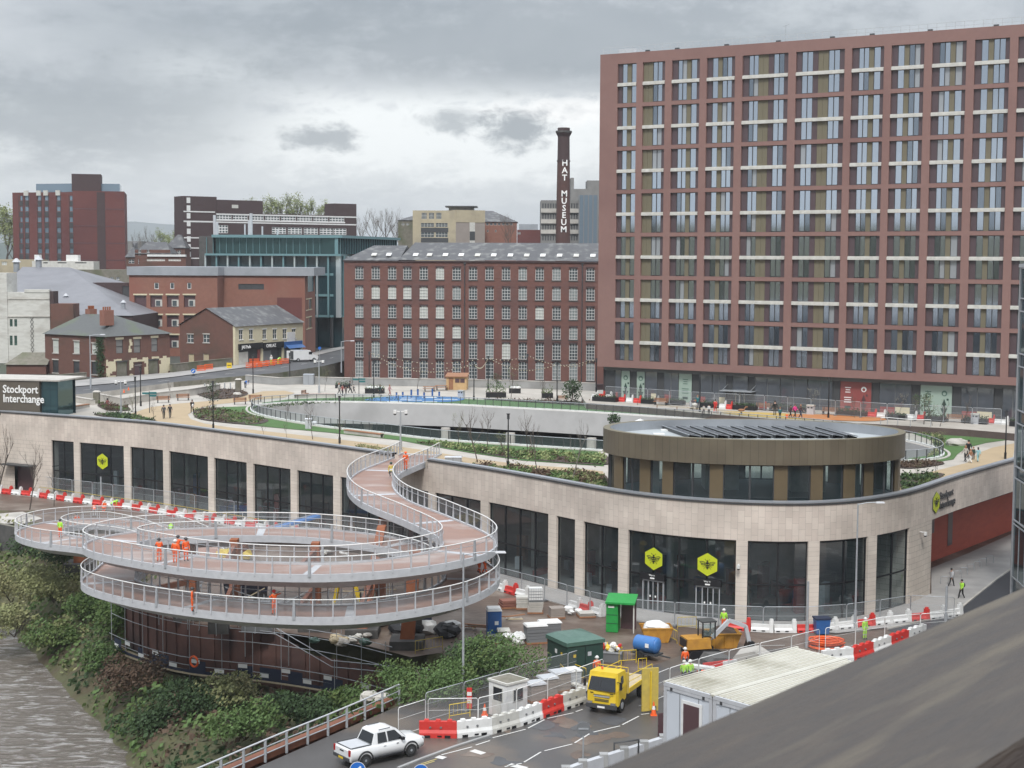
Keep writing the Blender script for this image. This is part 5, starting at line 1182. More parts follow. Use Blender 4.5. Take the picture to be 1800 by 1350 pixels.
worker(at_h(1204, 1180, 30), rad(190), 'stand', 'orange', 'navy', 'worker in orange jacket and white helmet behind the two lime vests')
worker(at_h(1202, 1204, 30), rad(150), 'stand', 'hivis', 'darkgrey', 'worker in lime vest with his back turned, left of the pair beside the cabins', 'offwhite')
worker(at_h(1213, 1203, 30), rad(200), 'stand', 'hivis', 'navy', 'worker in lime vest and white helmet, right of the pair beside the cabins')
worker(at_h(1049, 1196, 30), rad(180), 'stand', 'orange', 'navy', 'worker with white helmet and orange jacket standing behind the yellow truck')
def bagfn(q):q.ball((0, .22, 1.25), .17, 'black', sc=(1, .7, 1.3))
person(at_h(1690, 1053, 30), rad(-60), 'walk', 'hivis', 'black', 'man in lime top and black shorts with backpack walking on the pavement', extra=[('backpack', bagfn)])
person(at_h(1672, 1032, 30), rad(120), 'walk', 'palegrey', 'darkgrey', 'person in grey coat walking beside the red cladding')
person(at_h(288, 736, 20.45), rad(20), 'walk', 'darkgrey', 'black', 'person in black coat, left of the pair walking on the ochre path')
person(at_h(299, 735, 20.45), rad(20), 'walk', 'black', 'darkgrey', 'person in black coat, right of the pair walking on the ochre path')
def shirt(q):q.ball((.1, -.12, 1.0), .14, 'white', sc=(1, .6, 1.6))
person(at_h(338, 726, 20.45), rad(0), 'walk', 'black', 'black', 'person in black carrying a white bag beside the mound', extra=[('carrier_bag', shirt)])
person(at_h(189, 717, 20.45), rad(160), 'sit', 'signred', 'signred', 'person in red sitting by the low wall near the sign block', head='long')
person(at_h(431, 682, 20.45), rad(60), 'bend', 'signblue', 'navy', 'person in blue jacket bending by the stone gatepost')
PK='people on the roof park'
for px_, py_, rz, pose, top, bot, lab, hd, hm, sc in((596, 694, 90, 'walk', 'offwhite', 'darkgrey', 'person in pale top, leftmost of the group near the finger sign', 'long', 'wood', 1), (602, 696, 40, 'walk', 'signred', 'black', 'person in dusky red coat in the group near the finger sign', 'hair', 'black', .95), (608, 694, 200, 'stand', 'darkgrey', 'black', 'small child in dark coat near the finger sign', 'hair', 'black', .7), (615, 691, 90, 'walk', 'black', 'black', 'person in black with white sleeve, tallest near the finger sign', 'hair', 'black', 1.05), (622, 691, 100, 'walk', 'black', 'black', 'small child in black, rightmost near the finger sign', 'hair', 'black', .75), (668, 696, 70, 'walk', 'darkgreen', 'black', 'person in green coat passing the planter of white bags', 'hair', 'black', .95), (685, 696, 70, 'walk', 'blossom', 'signred', 'person in a pink patterned coat beside the blue posts', 'long', 'wood', .95), (1213, 719, 90, 'bend', 'plumpanel', 'palegrey', 'person in mauve leaning over a pushchair by the black planter', 'long', 'wood', 1), (1226, 718, 0, 'walk', 'teal', 'navy', 'person in teal beside the tall lamp before the shops', 'hair', 'wood', 1), (1237, 727, 0, 'stand', 'offwhite', 'black', 'small child in a white top by the yellow surface', 'hair', 'black', .62), (1246, 728, 0, 'stand', 'white', 'black', 'child in white jacket next to the person in red', 'hair', 'black', .7), (1257, 726, 160, 'walk', 'red', 'red', 'person in bright red coat at the edge of the yellow surface', 'hair', 'black', 1), (1362, 730, 180, 'stand', 'black', 'darkgrey', 'person in black standing before the long bench', 'hair', 'black', 1.05), (1371, 736, 200, 'stand', 'teal', 'black', 'child in dull teal beside the person in black', 'hair', 'wood', .8), (1389, 735, 60, 'walk', 'plumpanel', 'black', 'person in dark plum walking left of the bright pink jacket', 'hair', 'black', .9), (1397, 735, 40, 'walk', 'blossom', 'black', 'person in bright pink jacket near the orange surface', 'hair', 'plumpanel', 1), (1407, 736, 60, 'walk', 'plumpanel', 'navy', 'person in purple coat right of the bright pink jacket', 'long', 'wood', 1), (1697, 812, 200, 'walk', 'palestone', 'black', 'person in a tan coat walking in front of the family on the right path', 'long', 'wood', .95), (1702, 806, 200, 'walk', 'black', 'black', 'tallest person in black among the family on the right path', 'hair', 'black', 1.1), (1706, 814, 210, 'walk', 'wood', 'white', 'child in brown coat and white trousers on the right path', 'long', 'wood', .8), (1711, 808, 200, 'stand', 'darkgreen', 'black', 'child in dark green on the right path', 'hair', 'wood', .75), (1719, 812, 190, 'walk', 'paleteal', 'paleteal', 'girl in a pale turquoise dress, rightmost on the right path', 'long', 'black', .85)):
 if 'paleteal' not in MAT:mat('paleteal', (.25, .45, .48), .7);mat('pink', (.80, .05, .28), .6);mat('dustypink', (.55, .28, .27), .7)
 if 'pink jacket near' in lab:top='pink'
 if 'pink patterned' in lab:top='dustypink'
 person(at_h(px_, py_, hp(px_, py_)-.03), rad(rz), pose, top, bot, lab, hd, hm, PK, sc)
class Fac:
 "upright facade plane between two picture columns at given distances; pixel positions map onto it"
 def __init__(s, name, label, cat, px0, d0, px1, d1, ybase=None, zbase=17.0, group=None, root=None):
  s.A=at_d(px0, 500, d0);s.B=at_d(px1, 500, d1);s.A.z=s.B.z=zbase;d=s.B-s.A;s.rz=math.atan2(d.y, d.x);s.w=d.length
  s.n=Vector((math.sin(s.rz), -math.cos(s.rz), 0));s.zb=zbase
  s.root=root or thing(name, label, cat, s.A, 0, group);s.off=s.A-s.root.location
 def xz(s, px, py):
  p=at_pl(px, py, s.A, s.n);q=loc2(s.A, s.rz, p);return q.x, q.z
 def put(s, mm, name, **k):
  mm.xf(Matrix.Translation(s.off)@Matrix.Rotation(s.rz, 4, 'Z'));return mm.build(name, s.root, **k)
 def putp(s, mm, name, parent):
  mm.xf(Matrix.Translation(s.off)@Matrix.Rotation(s.rz, 4, 'Z'));return mm.build(name, parent)
 def rects(s, R):
  out_=[]
  for a, b, c, d in R:
   x0, _=s.xz(a, c);x1, _=s.xz(b, c);m_=(a+b)/2;_, zt=s.xz(m_, c);_, z0=s.xz(m_, d);out_.append((x0, x1, z0, zt))
  return out_
 def windows(s, H, glass='millglass', frame='white', bars=(1, 1), depth=.15, name='window', t=.08, sill=None):
  for x0, x1, z0, z1 in H:
   q=M();q.face([(x0, depth, z0), (x1, depth, z0), (x1, depth, z1), (x0, depth, z1)], glass)
   if sill:q.bb((x0-.12, -.1, z0-.16), (x1+.12, .06, z0-.005), sill);q.bb((x0-.1, -.04, z1+.005), (x1+.1, .02, z1+.22), sill)
   w_=s.put(q, name);f=M();nx_, nz_=bars
   for i in range(nx_+1):x=x0+(x1-x0)*i/nx_;f.bb((max(x-t/2, x0), depth-.06, z0), (min(x+t/2, x1), depth-.01, z1), frame)
   for i in range(nz_+1):z=z0+(z1-z0)*i/nz_;f.bb((x0, depth-.065, max(z-t/2, z0)), (x1, depth-.012, min(z+t/2, z1)), frame)
   s.putp(f, 'window_frame', w_)
 def block(s, x0, x1, z0, z1, dep, m, holes=(), hd=.3, name='wall', top=None, y=0.0, reveal=None):
  q=M();holewall(q, x0, x1, z0, z1, list(holes), m, hd, y=y, reveal=reveal)
  e=y+dep
  q.face([(x0, e, z0), (x0, y, z0), (x0, y, z1), (x0, e, z1)], m);q.face([(x1, y, z0), (x1, e, z0), (x1, e, z1), (x1, y, z1)], m);q.face([(x1, e, z0), (x0, e, z0), (x0, e, z1), (x1, e, z1)], m)
  q.face([(x0, y, z1), (x1, y, z1), (x1, e, z1), (x0, e, z1)], top or m);return s.put(q, name)
 def hip(s, x0, x1, y0, y1, z, h, m, hipl=0, hipr=0, ov=.3, name='roof'):
  q=M();ym=(y0+y1)/2;a, b, c, d=(x0-ov, y0-ov, z), (x1+ov, y0-ov, z), (x1+ov, y1+ov, z), (x0-ov, y1+ov, z);r0, r1=(x0+hipl-(0 if hipl else ov), ym, z+h), (x1-hipr+(0 if hipr else ov), ym, z+h)
  q.face([a, b, r1, r0], m);q.face([c, d, r0, r1], m);q.face([d, a, r0], m if hipl else 'darkbrick');q.face([b, c, r1], m if hipr else 'darkbrick');q.face([a, d, c, b], 'darkgrey');return s.put(q, name)
TT=17.0
f=Fac('tower_block', 'red brick tower block with small pale windows and a dark plant room on top', 'tower block', 25, 436, 130, 430)
zt=f.xz(80, 338)[1];R=[(c-3.6, c+3.6, r-4, r+4.5)for c in(47.6, 69.7, 82.2, 103.6, 126.0)for r in(348, 367, 386, 404.5, 423, 441, 459)]+[(37.4-2, 37.4+2, r-4, r+4.5)for r in(348, 367, 386, 404.5, 423, 441, 459)]
H=f.rects(R);f.block(0, f.w, 0, zt, 22, 'redbrick', H)
q=M()
for c in(37.4, 47.6, 69.7, 82.2, 103.6, 126):x, _=f.xz(c, 400);q.bb((x-.75, -.03, 2), (x-.6, .0, zt-.8), 'darkbrick');q.bb((x+.6, -.03, 2), (x+.75, .0, zt-.8), 'darkbrick')
for r in(348, 367, 386, 404.5, 423, 441, 459):
 for c in(37.4, 47.6, 69.7, 82.2, 103.6, 126):x, z=f.xz(c, r+5);z2=f.xz(c, r+14)[1];q.bb((x-.6, -.03, z2), (x+.6, .0, z-.05), 'darkgrey')
f.put(q, 'dark_strip')
f.windows(H, 'hotelglass', 'midgrey', depth=.12)
for c in(47.6, 69.7, 82.2, 103.6):
 x, _=f.xz(c, 400);q2_=M();q2_.bb((x-.7, -.35, zt-.9), (x+.7, 0, zt+.5), 'offwhite');f.put(q2_, 'balcony_box')
z3=f.xz(80, 322)[1];f.block(f.xz(52, 330)[0], f.xz(130, 330)[0], zt+.01, z3, 14, 'hotelglass', y=3, name='penthouse', top='zinc')
f2=Fac('x', 'x', 'x', 130.5, 429, 221, 432, root=f.root);f2.block(0, f2.w, 0, zt+.3, 24, 'redbrick');f2.block(f2.xz(150, 330)[0], f2.xz(210, 330)[0], zt+.31, z3, 14, 'hotelglass', y=3, name='penthouse', top='zinc')
x, _=f2.xz(178, 400);q=M();q.bb((x-1.1, -.1, 1), (x+1.1, .2, zt), 'darkbrick');f2.put(q, 'stair_strip')
for k in range(1, 8):q=M();z=zt*k/8;q.bb((0, -.05, z), (f2.w, .0, z+.18), 'plumpanel');f2.put(q, 'band')
z4=f.xz(150, 305)[1];f2.block(-.3, f2.xz(177, 320)[0], zt+.35, z4, 9, 'darkbrick', y=1.5, name='plant_room')
f=Fac('office_slab', 'long dark purple brick office with white window bands on the skyline', 'office building', 324, 400, 627, 430)
zt=f.xz(475, 376)[1];x1_, _=f.xz(380, 380)
def lev(px, py):return f.xz(px, py)[1]
zb1, zb2=lev(475, 378), lev(475, 391);H=[];xs_=[f.xz(c, 380)[0]for c in[380+28.3*k for k in range(9)]]
for i in range(8):H.append((xs_[i]+.2, xs_[i+1]-.2, zb2+.55, zb1-.25))
H2=[(f.xz(380, 400)[0], f.xz(401, 400)[0], lev(475, 411), lev(475, 397))]+[(f.xz(a, 400)[0], f.xz(a+25, 400)[0], lev(475, 411), lev(475, 399))for a in(478, 506, 534, 562, 584)]
f.block(0, f.w, 0, zt, 6, 'darkbrick', H+H2);f.windows(H, 'millglass', 'white', (5, 2), t=.22);f.windows(H2, 'millglass', 'white', (4, 3), t=.25)
q=M();q.bb((xs_[0], -.06, zb2+.2), (xs_[-1], 0, zb2+.54), 'white');q.bb((xs_[0], -.06, zb1-.24), (f.w, 0, zb1+.1), 'white');q.bb((0, -.05, zb2-.35), (f.w, -.01, zb2-.02), 'white')
for y_ in(373, 390, 419, 437, 455):z=lev(340, y_);q.bb((0, -.08, z), (f.xz(378 if y_<400 else 353, 400)[0], -.06, z+.3), 'white')
f.put(q, 'white_band')
f.block(0, f.xz(381, 360)[0], zt+.01, lev(345, 345), 5.9, 'darkbrick', y=.01, name='raised_wing');f.block(f.xz(381.5, 360)[0], f.xz(462, 360)[0], zt+.01, lev(420, 352), 5.9, 'darkbrick', y=.01, name='raised_wing');f.block(f.xz(589, 360)[0], f.w, zt+.01, lev(605, 358), 5.9, 'darkbrick', y=.01, name='raised_wing')
x, _=f.xz(331.5, 400);q=M()
for k in range(16):z=lev(331, 346)-1.6-k*2.0;q.bb((x-.5, -.11, z), (x+.5, -.05, z+1.4), 'white')
f.put(q, 'stair_window');q=M();x, _=f.xz(413, 363);q.bb((x-.9, -.12, lev(413, 366)), (x+.9, 0, lev(413, 360)), 'offwhite');f.put(q, 'louvre')
for px_, h_ in((367, 4), (372, 3.2), (421, 3), (432, 5), (429, 3.5), (452, 2)):
 pass
f=Fac('glass_office', 'teal glass office with vertical fins, two oversailing roofs and a dark undercroft', 'office building', 362, 338, 597, 336)
G=Fac('x', 'x', 'x', 597, 336, 700, 372, root=f.root)
zr, zr2, zu=f.xz(500, 413)[1], f.xz(500, 446)[1], f.xz(580, 558)[1]
f.block(f.xz(377, 430)[0], f.w, zr2, zr-.6, 14, 'tealglass', name='upper_glazing', y=1.0);G.block(0, G.w, zr2, zr-.6, 10, 'tealglass', name='upper_glazing', y=.6)
f.block(1, f.w-.3, zu, zr2-.5, 13, 'tealdark', name='lower_glazing', y=.8);G.block(0, G.w, zu, zr2-.5, 10, 'tealdark', name='lower_glazing', y=.8)
q=M();q.bb((f.xz(377, 430)[0]-.6, -.2, zr-.6), (f.w+.6, 15, zr), 'tealfin');f.put(q, 'roof');q=M();q.bb((0, -.6, zr-.6), (G.w, 12, zr-.02), 'tealfin');G.put(q, 'roof')
q=M();q.bb((0, -.8, zr2-.45), (f.w+.5, 14, zr2-.02), 'tealfin');f.put(q, 'canopy_roof')
for ff in(f, G):
 q=M();n=int(ff.w/1.45)
 for k in range(n+1):q.bb((ff.w*k/n-.05, .75 if ff is f else .3, zr2), (ff.w*k/n+.05, 1.1, zr-.6), 'tealfin')
 ff.put(q, 'upper_mullions');q=M();n=int(ff.w/2.3)
 for k in range(n+1):
  x=ff.w*k/n;q.bb((x-.18, -.35, zu), (x+.18, .8, zr2-.45), 'tealfin' if k%2 else 'paleglass')
 for z in(zu, zu+(zr2-zu)*.33, zu+(zr2-zu)*.66):q.bb((0, .3, z), (ff.w, .85, z+.5), 'tealfin')
 ff.put(q, 'fins')
q=M();q.bb((0, 3, 0), (f.w, 12, zu), 'tealdark')
for x in(f.w-9, f.w-5.5, f.w-2):q.cyl((x, 1, 0), (x, 1, zu), .35, 'darkgrey')
f.put(q, 'undercroft');f.block(f.xz(355, 430)[0]-1, f.xz(377, 430)[0]-.7, 0, zr-.3, 12, 'darkwall', y=1.2, name='stair_wall')
for px_, y0_, h_ in((367, 412, 5.5), (371, 412, 3.5), (421, 412, 3), (429, 412, 4), (432, 412, 6), (452, 412, 2.4), (479, 412, 1.5)):
 x, _=f.xz(px_, 412);q=M();q.cyl((x, 5, zr), (x, 5, zr+h_*.8), .35 if h_>3 else .2, 'palegrey', seg=8);f.put(q, 'roof_plant')
f=Fac('brick_block', 'orange brick block with a wide grey metal roof band and rows of recessed red panels', 'commercial building', 227, 307, 382, 305)
g2=Fac('x', 'x', 'x', 382, 309, 536, 309, root=f.root)
zt=f.xz(300, 484)[1];ztop=f.xz(300, 469)[1]
HP=f.rects([(236, 257, 519, 540), (264, 285, 519, 540), (293, 314, 519, 540), (323, 343, 519, 540), (236, 257, 554, 575), (264, 285, 554, 575), (293, 314, 554, 575), (323, 343, 554, 575), (236, 257, 589, 612), (264, 285, 589, 612), (293, 314, 589, 612), (323, 343, 589, 612)])
HS=f.rects([(271, 279, 497, 508), (299, 306, 497, 508), (329, 336, 497, 508)])
f.block(0, f.w, 0, zt, 20, 'orangebrick', HP+HS, hd=.5);f.windows(HS, 'millglass', 'white', t=.22)
for x0, x1, z0, z1 in HP:
 q=M();q.face([(x0, .4, z0), (x1, .4, z0), (x1, .4, z1), (x0, .4, z1)], 'plumpanel');q.bb((x0-.2, -.06, z1+.01), (x1+.2, .1, z1+.3), 'cream');p=f.put(q, 'recessed_panel')
 if x0>3:q=M();q.bb((x0+(x1-x0)*.38, .25, z0+.15), (x1-.1, .39, z0+1.5), 'offwhite');q.bb((x0+(x1-x0)*.45, .22, z0+.25), (x1-.5, .26, z0+1.3), 'millglass');f.putp(q, 'window', p)
q=M();q.bb((-.3, -.4, zt+.005), (f.w+.3, 20, ztop), 'zinc');f.put(q, 'roof_band');q=M();q.bb((.3, -.4, zt+.005), (g2.w+1.9, 18, ztop-.04), 'zinc');g2.put(q, 'roof_band')
HL=g2.rects([(419, 464, 499, 509)]);g2.block(0, g2.w, 0, zt, 16, 'orangebrick', HL);g2.windows(HL, 'darkgrey', 'darkgrey', (4, 1))
q=M();a, b=g2.xz(487, 523), g2.xz(531, 560);q.bb((a[0], -.03, b[1]), (b[0], .0, a[1]), 'redbrick');g2.put(q, 'brick_patch')
g3=Fac('x', 'x', 'x', 536, 309, 552, 321, root=f.root);HH=g3.rects([(538, 548, 526, 544), (538, 548, 558, 577)]);g3.block(0, g3.w, 0, g3.xz(545, 513)[1], 8, 'orangebrick', HH);g3.windows(HH, 'millglass', 'cream', (2, 1), sill='cream')
q=M();q.bb((0, .1, g3.xz(545, 513)[1]), (g3.w, 5, zt), 'tealglass');g3.put(q, 'corner_glazing')
f=Fac('theatre', 'white tiled theatre front with green windows under a vast grey slate roof', 'theatre', -60, 284, 86.7, 284)
HW=f.rects([(a, b, c, d)for a, b in((8.6, 13), (17, 22), (25, 30))for c, d in((561, 574), (590, 607))])
zt=f.xz(60, 514)[1];f.block(f.xz(12.6, 500)[0], f.w, 0, zt, 3, 'faience', HW);f.windows(HW, 'lidgreen', 'darkgreen', (2, 3))
f.block(0, f.xz(12.5, 500)[0], 0, f.xz(5, 480)[1], 6, 'faience', y=-.2, name='corner_tower')
q=M();q.bb((f.xz(43, 512)[0], -.1, zt), (f.w, 1.2, zt+.55), 'faience');q.bb((f.xz(12.6, 512)[0], -.15, zt-4.6), (f.w, 0, zt-4.4), 'palestone');q.bb((f.xz(12.6, 512)[0], -.1, zt-1.3), (f.w, 0, zt-1.15), 'palestone');f.put(q, 'cornice')
q=M();x, z=f.xz(56, 558)
for k in range(9):
 a=z-k*.85;q.beam((x-.3, -.03, a), (x+.3, -.03, a-.8), .1, .06, 'darkwall');q.beam((x+.3, -.05, a), (x-.3, -.05, a-.8), .1, .06, 'darkwall')
f.put(q, 'lattice_strip')
P_=lambda px, py, d:at_d(px, py, d)
q=M();rl_, rr_, er, el_=P_(39, 469, 322), P_(121.5, 470, 322), P_(233, 555, 288), P_(-40, 552, 288)
q.face([el_, er, rr_, rl_], 'slategrey');q.face([er, (er.x+2, 352, er.z), rr_], 'slategrey');q.face([(el_.x, 352, el_.z), el_, rl_], 'slategrey');q.face([(er.x+2, 352, er.z), (el_.x, 352, el_.z), rl_, rr_], 'slategrey')
q.build('roof', f.root, world=True)
q=M();q.face([(er.x, er.y+.2, 17), (er.x, er.y+.2, er.z), (er.x+2, 352, er.z), (er.x+2, 352, 17)][::-1], 'darkbrick');q.face([(el_.x, 288.3, 17), (er.x, 288.3, 17), (er.x, 288.3, er.z), (el_.x, 288.3, er.z)], 'darkbrick');q.build('rear_wall', f.root, world=True)
for px_, py_, s_ in((29, 470, 1.0), (68, 466, 1.0), (116, 526, .6), (217, 538, .6)):
 d=322 if py_<500 else(300 if px_<150 else 293);p=at_d(px_, py_, d);q=M();q.cyl(p-Vector((0, 0, 1)), p+Vector((0, 0, 1.1*s_)), .62*s_, 'zinc');q.cyl(p+Vector((0, 0, 1.1*s_)), p+Vector((0, 0, 1.9*s_)), .95*s_, 'palegrey', r2=.2*s_);q.build('roof_ventilator', f.root, world=True)
b_=Fac('brick_flank', 'dark brick flank wall and buttress between the white theatre and the old pub', 'brick building', 87.5, 283, 128, 283);b_.block(0, b_.w, 0, b_.xz(110, 534)[1], 4, 'oldbrick');b_.block(0, b_.xz(94, 520)[0], b_.xz(110, 534)[1], b_.xz(90, 512)[1], 3, 'darkbrick', name='buttress', y=.01)
f=Fac('derelict_pub', 'derelict brick corner pub with cream paint peeling off its lower front', 'pub', 184, 250, 297, 262, zbase=17.25)
l_=Fac('x', 'x', 'x', 77, 258.6, 184, 250, zbase=17.25, root=f.root)
ze=f.xz(184, 592)[1]
HU=f.rects([(204, 216, 597, 621), (235, 247, 596, 620), (266, 277, 594, 618)]);HD=f.rects([(205, 224, 636, 662), (261, 278.5, 633, 657)]);HD2=f.rects([(236.5, 250.5, 637, 664)])
f.block(0, f.w, 0, ze, .5, 'oldbrick', HU+HD+HD2, hd=.25);f.windows(HU, 'greyconc', 'darkgrey', (1, 2), sill=None);f.windows(HD, 'mossystone', 'darkwall', (1, 1), sill='darkwall', t=.15)
for x0, x1, z0, z1 in HU:q=M();q.bb((x0-.15, -.05, z1+.01), (x1+.15, .0, z1+.38), 'peelpaint');f.put(q, 'lintel')
for x0, x1, z0, z1 in HD2:
 q=M();q.face([(x0, .2, z0), (x1, .2, z0), (x1, .2, z1), (x0, .2, z1)], 'plumpanel');q.bb((x0, .12, z1-.5), (x1, .19, z1-.42), 'palestone');f.put(q, 'door')
q=M();rnd=random.Random(8);zpt=f.xz(240, 629)[1];nxp, nzp=34, 9;hb=[h for h in HD+HD2]
for i in range(nxp):
 for j in range(nzp):
  a, b=f.w*i/nxp, f.w*(i+1)/nxp;c, d=zpt*j/nzp, zpt*(j+1)/nzp;m_=((a+b)/2, (c+d)/2)
  if any(h[0]-.25<m_[0]<h[1]+.25 and h[2]-.3<m_[1]<h[3]+.2 for h in hb):continue
  if noise.noise(Vector((m_[0]*.8, m_[1]*.9, 2.0)))>(.34 if j<nzp-1 else .0):continue
  jj=lambda x_, z_:(x_+.12*noise.noise(Vector((x_*3, z_*3, 1))), -.02, max(0, z_+.12*noise.noise(Vector((x_*3, z_*3, 5)))))
  q.face([jj(a, c), jj(b, c), jj(b, d), jj(a, d)], 'peelpaint')
f.put(q, 'peeling_paint')
q=M();x, z=f.xz(227, 596)
for k, (dx_, w_)in enumerate(((0, .5), (.1, .6), (-.1, .35), (-.2, .7))):q.bb((x+dx_, -.02, z-k*.55-.55), (x+dx_+w_, 0, z-k*.55), 'peelpaint')
f.put(q, 'paint_patch')
HLw=l_.rects([(92.4, 102.7, 597, 620), (129, 139.5, 600, 621), (161, 171.5, 604, 622)]);HLd=l_.rects([(92.4, 102.7, 633, 655), (129, 139.5, 635, 661), (161, 171.5, 636, 658)])
l_.block(0, l_.w, 0, ze, .5, 'oldbrick', HLw+HLd, hd=.25);l_.windows(HLw, 'blindglass', 'white', (1, 2), sill='palestone');l_.windows(HLd, 'darkgrey', 'darkgrey', (1, 2), sill='palestone')
c0, c1, c2=Vector((f.A.x, f.A.y, 17.25+ze)), Vector((f.B.x, f.B.y, 17.25+ze)), Vector((l_.A.x, l_.A.y, 17.25+ze));c3=c1+(c2-c0)
u_=(c1-c0).normalized()*.35;v_=(c2-c0).normalized()*.35;e0_, e1_, e2_, e3_=c0-u_-v_, c1+u_-v_, c2-u_+v_, c3+u_+v_
r0_=c0+(c1-c0)*.42+(c2-c0)*.32+Vector((0, 0, 3.3));r1_=c0+(c1-c0)*.42+(c2-c0)*.80+Vector((0, 0, 3.3));q=M()
q.face([e0_, e1_, r0_], 'mossslate');q.face([e1_, e3_, r1_, r0_], 'mossslate');q.face([e3_, e2_, r1_], 'mossslate');q.face([e2_, e0_, r0_, r1_], 'mossslate');q.face([e0_, e2_, e3_, e1_], 'darkgrey')
q.build('roof', f.root, world=True)
q=M()
for a, b in((c1, c3), (c3, c2)):q.face([(a.x, a.y, 17), (b.x, b.y, 17), b, a], 'oldbrick')
q.build('rear_wall', f.root, world=True)
for px_, yt, yb_, w_, d in((187.5, 541, 566, 2.1, 253.5), (160, 539, 553, 1.6, 262)):
 t_, b2=at_d(px_, yt+4, d), at_d(px_, yb_+6, d);q=M();q.box(((t_.x), d, (t_.z+b2.z)/2), (w_, 1.1, t_.z-b2.z), 'orangebrick', rz=f.rz)
 for k in range(4):p=t_+Vector((math.cos(f.rz), math.sin(f.rz), 0))*(k-1.5)*w_*.22;q.cyl(p, p+Vector((0, 0, .55)), .14, 'corten', seg=8)
 q.build('chimney', f.root, world=True)
q=M();q.bb((l_.xz(178, 600)[0]-.9, -.12, 0), (l_.xz(178, 600)[0]+.4, -.01, ze-.6), 'leafdark');
iv=M();rnd=random.Random(2)
for k in range(700):
 x=rnd.gauss(l_.xz(177, 600)[0], .55);z=rnd.random()**.8*ze;iv.leaf((x, -.08-rnd.random()*.2, z), .16, 'leafdark', rnd)
l_.put(iv, 'ivy')
q=M();iv=M()
ax=Fac('brick_outbuilding', 'low brick outbuilding with a mossy roof left of the old pub', 'outbuilding', 8, 257, 78, 257);z1_=ax.xz(40, 641)[1];ax.block(0, ax.w, 0, z1_, 6, 'oldbrick');ax.hip(0, ax.w, 0, 6, z1_, 1.9, 'mossystone', hipl=1.8)
f=Fac('shop_terrace', 'cream painted terrace of three shops with a dark slate roof and a brown brick gable', 'shops', 412.6, 280, 532, 300, zbase=17.25)
g_=Fac('x', 'x', 'x', 315, 285.5, 412.6, 280, zbase=17.25, root=f.root);ze=f.xz(412.6, 573)[1];zr_=ze+3.1
HU=f.rects([(a, a+7, 580+(570-572)*(a-412)/120, 597+(a-412)/120*-3)for a in(420, 438, 461.5, 479.5, 497, 513)])
fas=[(418.5, 460.5, 'black'), (461.5, 497.5, 'black'), (498.5, 530, 'blue')];HDn=f.rects([(a+1, b-1, 614.5-(a-412)*.05, 640-(a-412)*.10)for a, b, m_ in fas])
f.block(0, f.w, 0, ze, .5, 'cream', HU+HDn, hd=.3);f.windows(HU, 'millglass', 'white', (2, 2), sill='white')
names_=[('JAS Pads', 'letter'), ('CHILLAZ', 'letter'), ('Star Cafe', 'letter')]
for(x0, x1, z0, z1), (a, b, m_), (tx_, tm)in zip(HDn, fas, names_):
 q=M();q.face([(x0, .3, z0), (x1, .3, z0), (x1, .3, z1), (x0, .3, z1)], 'darkgrey' if m_=='black' else 'midgrey');q.bb((x0+.2, .22, z0), (x0+(x1-x0)*.45, .28, z1-.4), 'offwhite' if a<430 else 'midgrey');q.bb((x1-1.0, .2, z0), (x1-.1, .28, z1-.2), 'signred' if a<430 else 'darkgrey');sf=f.put(q, 'shop_front')
 q=M();q.bb((x0-.15, -.28, z1+.02), (x1+.15, -.01, z1+1.15), m_);f.putp(q, 'fascia_board', sf)
 if tx_!='Star Cafe':
  me=text_mesh(tx_, .8, tm, .02, weight=.02);me.transform(Matrix.Rotation(rad(90), 4, 'X'));me.transform(Matrix.Translation((x0+.6, -.31, z1+.28)));me.transform(Matrix.Translation(f.off)@Matrix.Rotation(f.rz, 4, 'Z'));part('lettering', me, sf)
 if m_=='blue':q=M();q.face([(x0, -.3, z1+.5), (x1, -.3, z1+.5), (x1, -1.2, z1-.1), (x0, -1.2, z1-.1)], 'blue');f.putp(q, 'awning', sf)
q=M();a=f.xz(504, 584);b=f.xz(518, 600);q.bb((a[0], -.1, b[1]), (b[0], -.02, a[1]), 'white');f.put(q, 'notice_board')
HG=g_.rects([(329, 340, 588, 602), (357, 368, 588, 602), (331, 341, 622, 637), (357, 367, 622, 637)]);
q=M();holewall(q, 0, g_.w, 0, ze, HG, 'oldbrick', .2);q.face([(0, 0, ze), (g_.w, 0, ze), (g_.w*.5, 0, zr_)], 'oldbrick');g_.put(q, 'gable_wall');g_.windows(HG[:2], 'millglass', 'white', (2, 2), sill='palestone');g_.windows(HG[2:], 'board', 'palestone', (1, 1))
c0, c1, c2=Vector((f.A.x, f.A.y, 17.25+ze)), Vector((f.B.x, f.B.y, 17.25+ze)), Vector((g_.A.x, g_.A.y, 17.25+ze));c3=c1+(c2-c0);hup=Vector((0, 0, 3.15));m0, m1=(c0+c2)/2+hup, (c1+c3)/2+hup
u_=(c1-c0).normalized()*.3;v_=(c2-c0).normalized()*.3;dn=Vector((0, 0, -.12));q=M();q.face([c0-u_-v_+dn, c1+u_-v_+dn, m1+u_, m0-u_], 'slate');q.face([c3+u_+v_+dn, c2-u_+v_+dn, m0-u_, m1+u_], 'slate');q.face([c1, c3, m1], 'oldbrick');q.build('roof', f.root, world=True)
q=M();q.face([(c1.x, c1.y, 17), (c3.x, c3.y, 17), c3, c1], 'oldbrick');q.face([(c3.x, c3.y, 17), (c2.x, c2.y, 17), c2, c3], 'oldbrick');q.build('rear_wall', f.root, world=True)
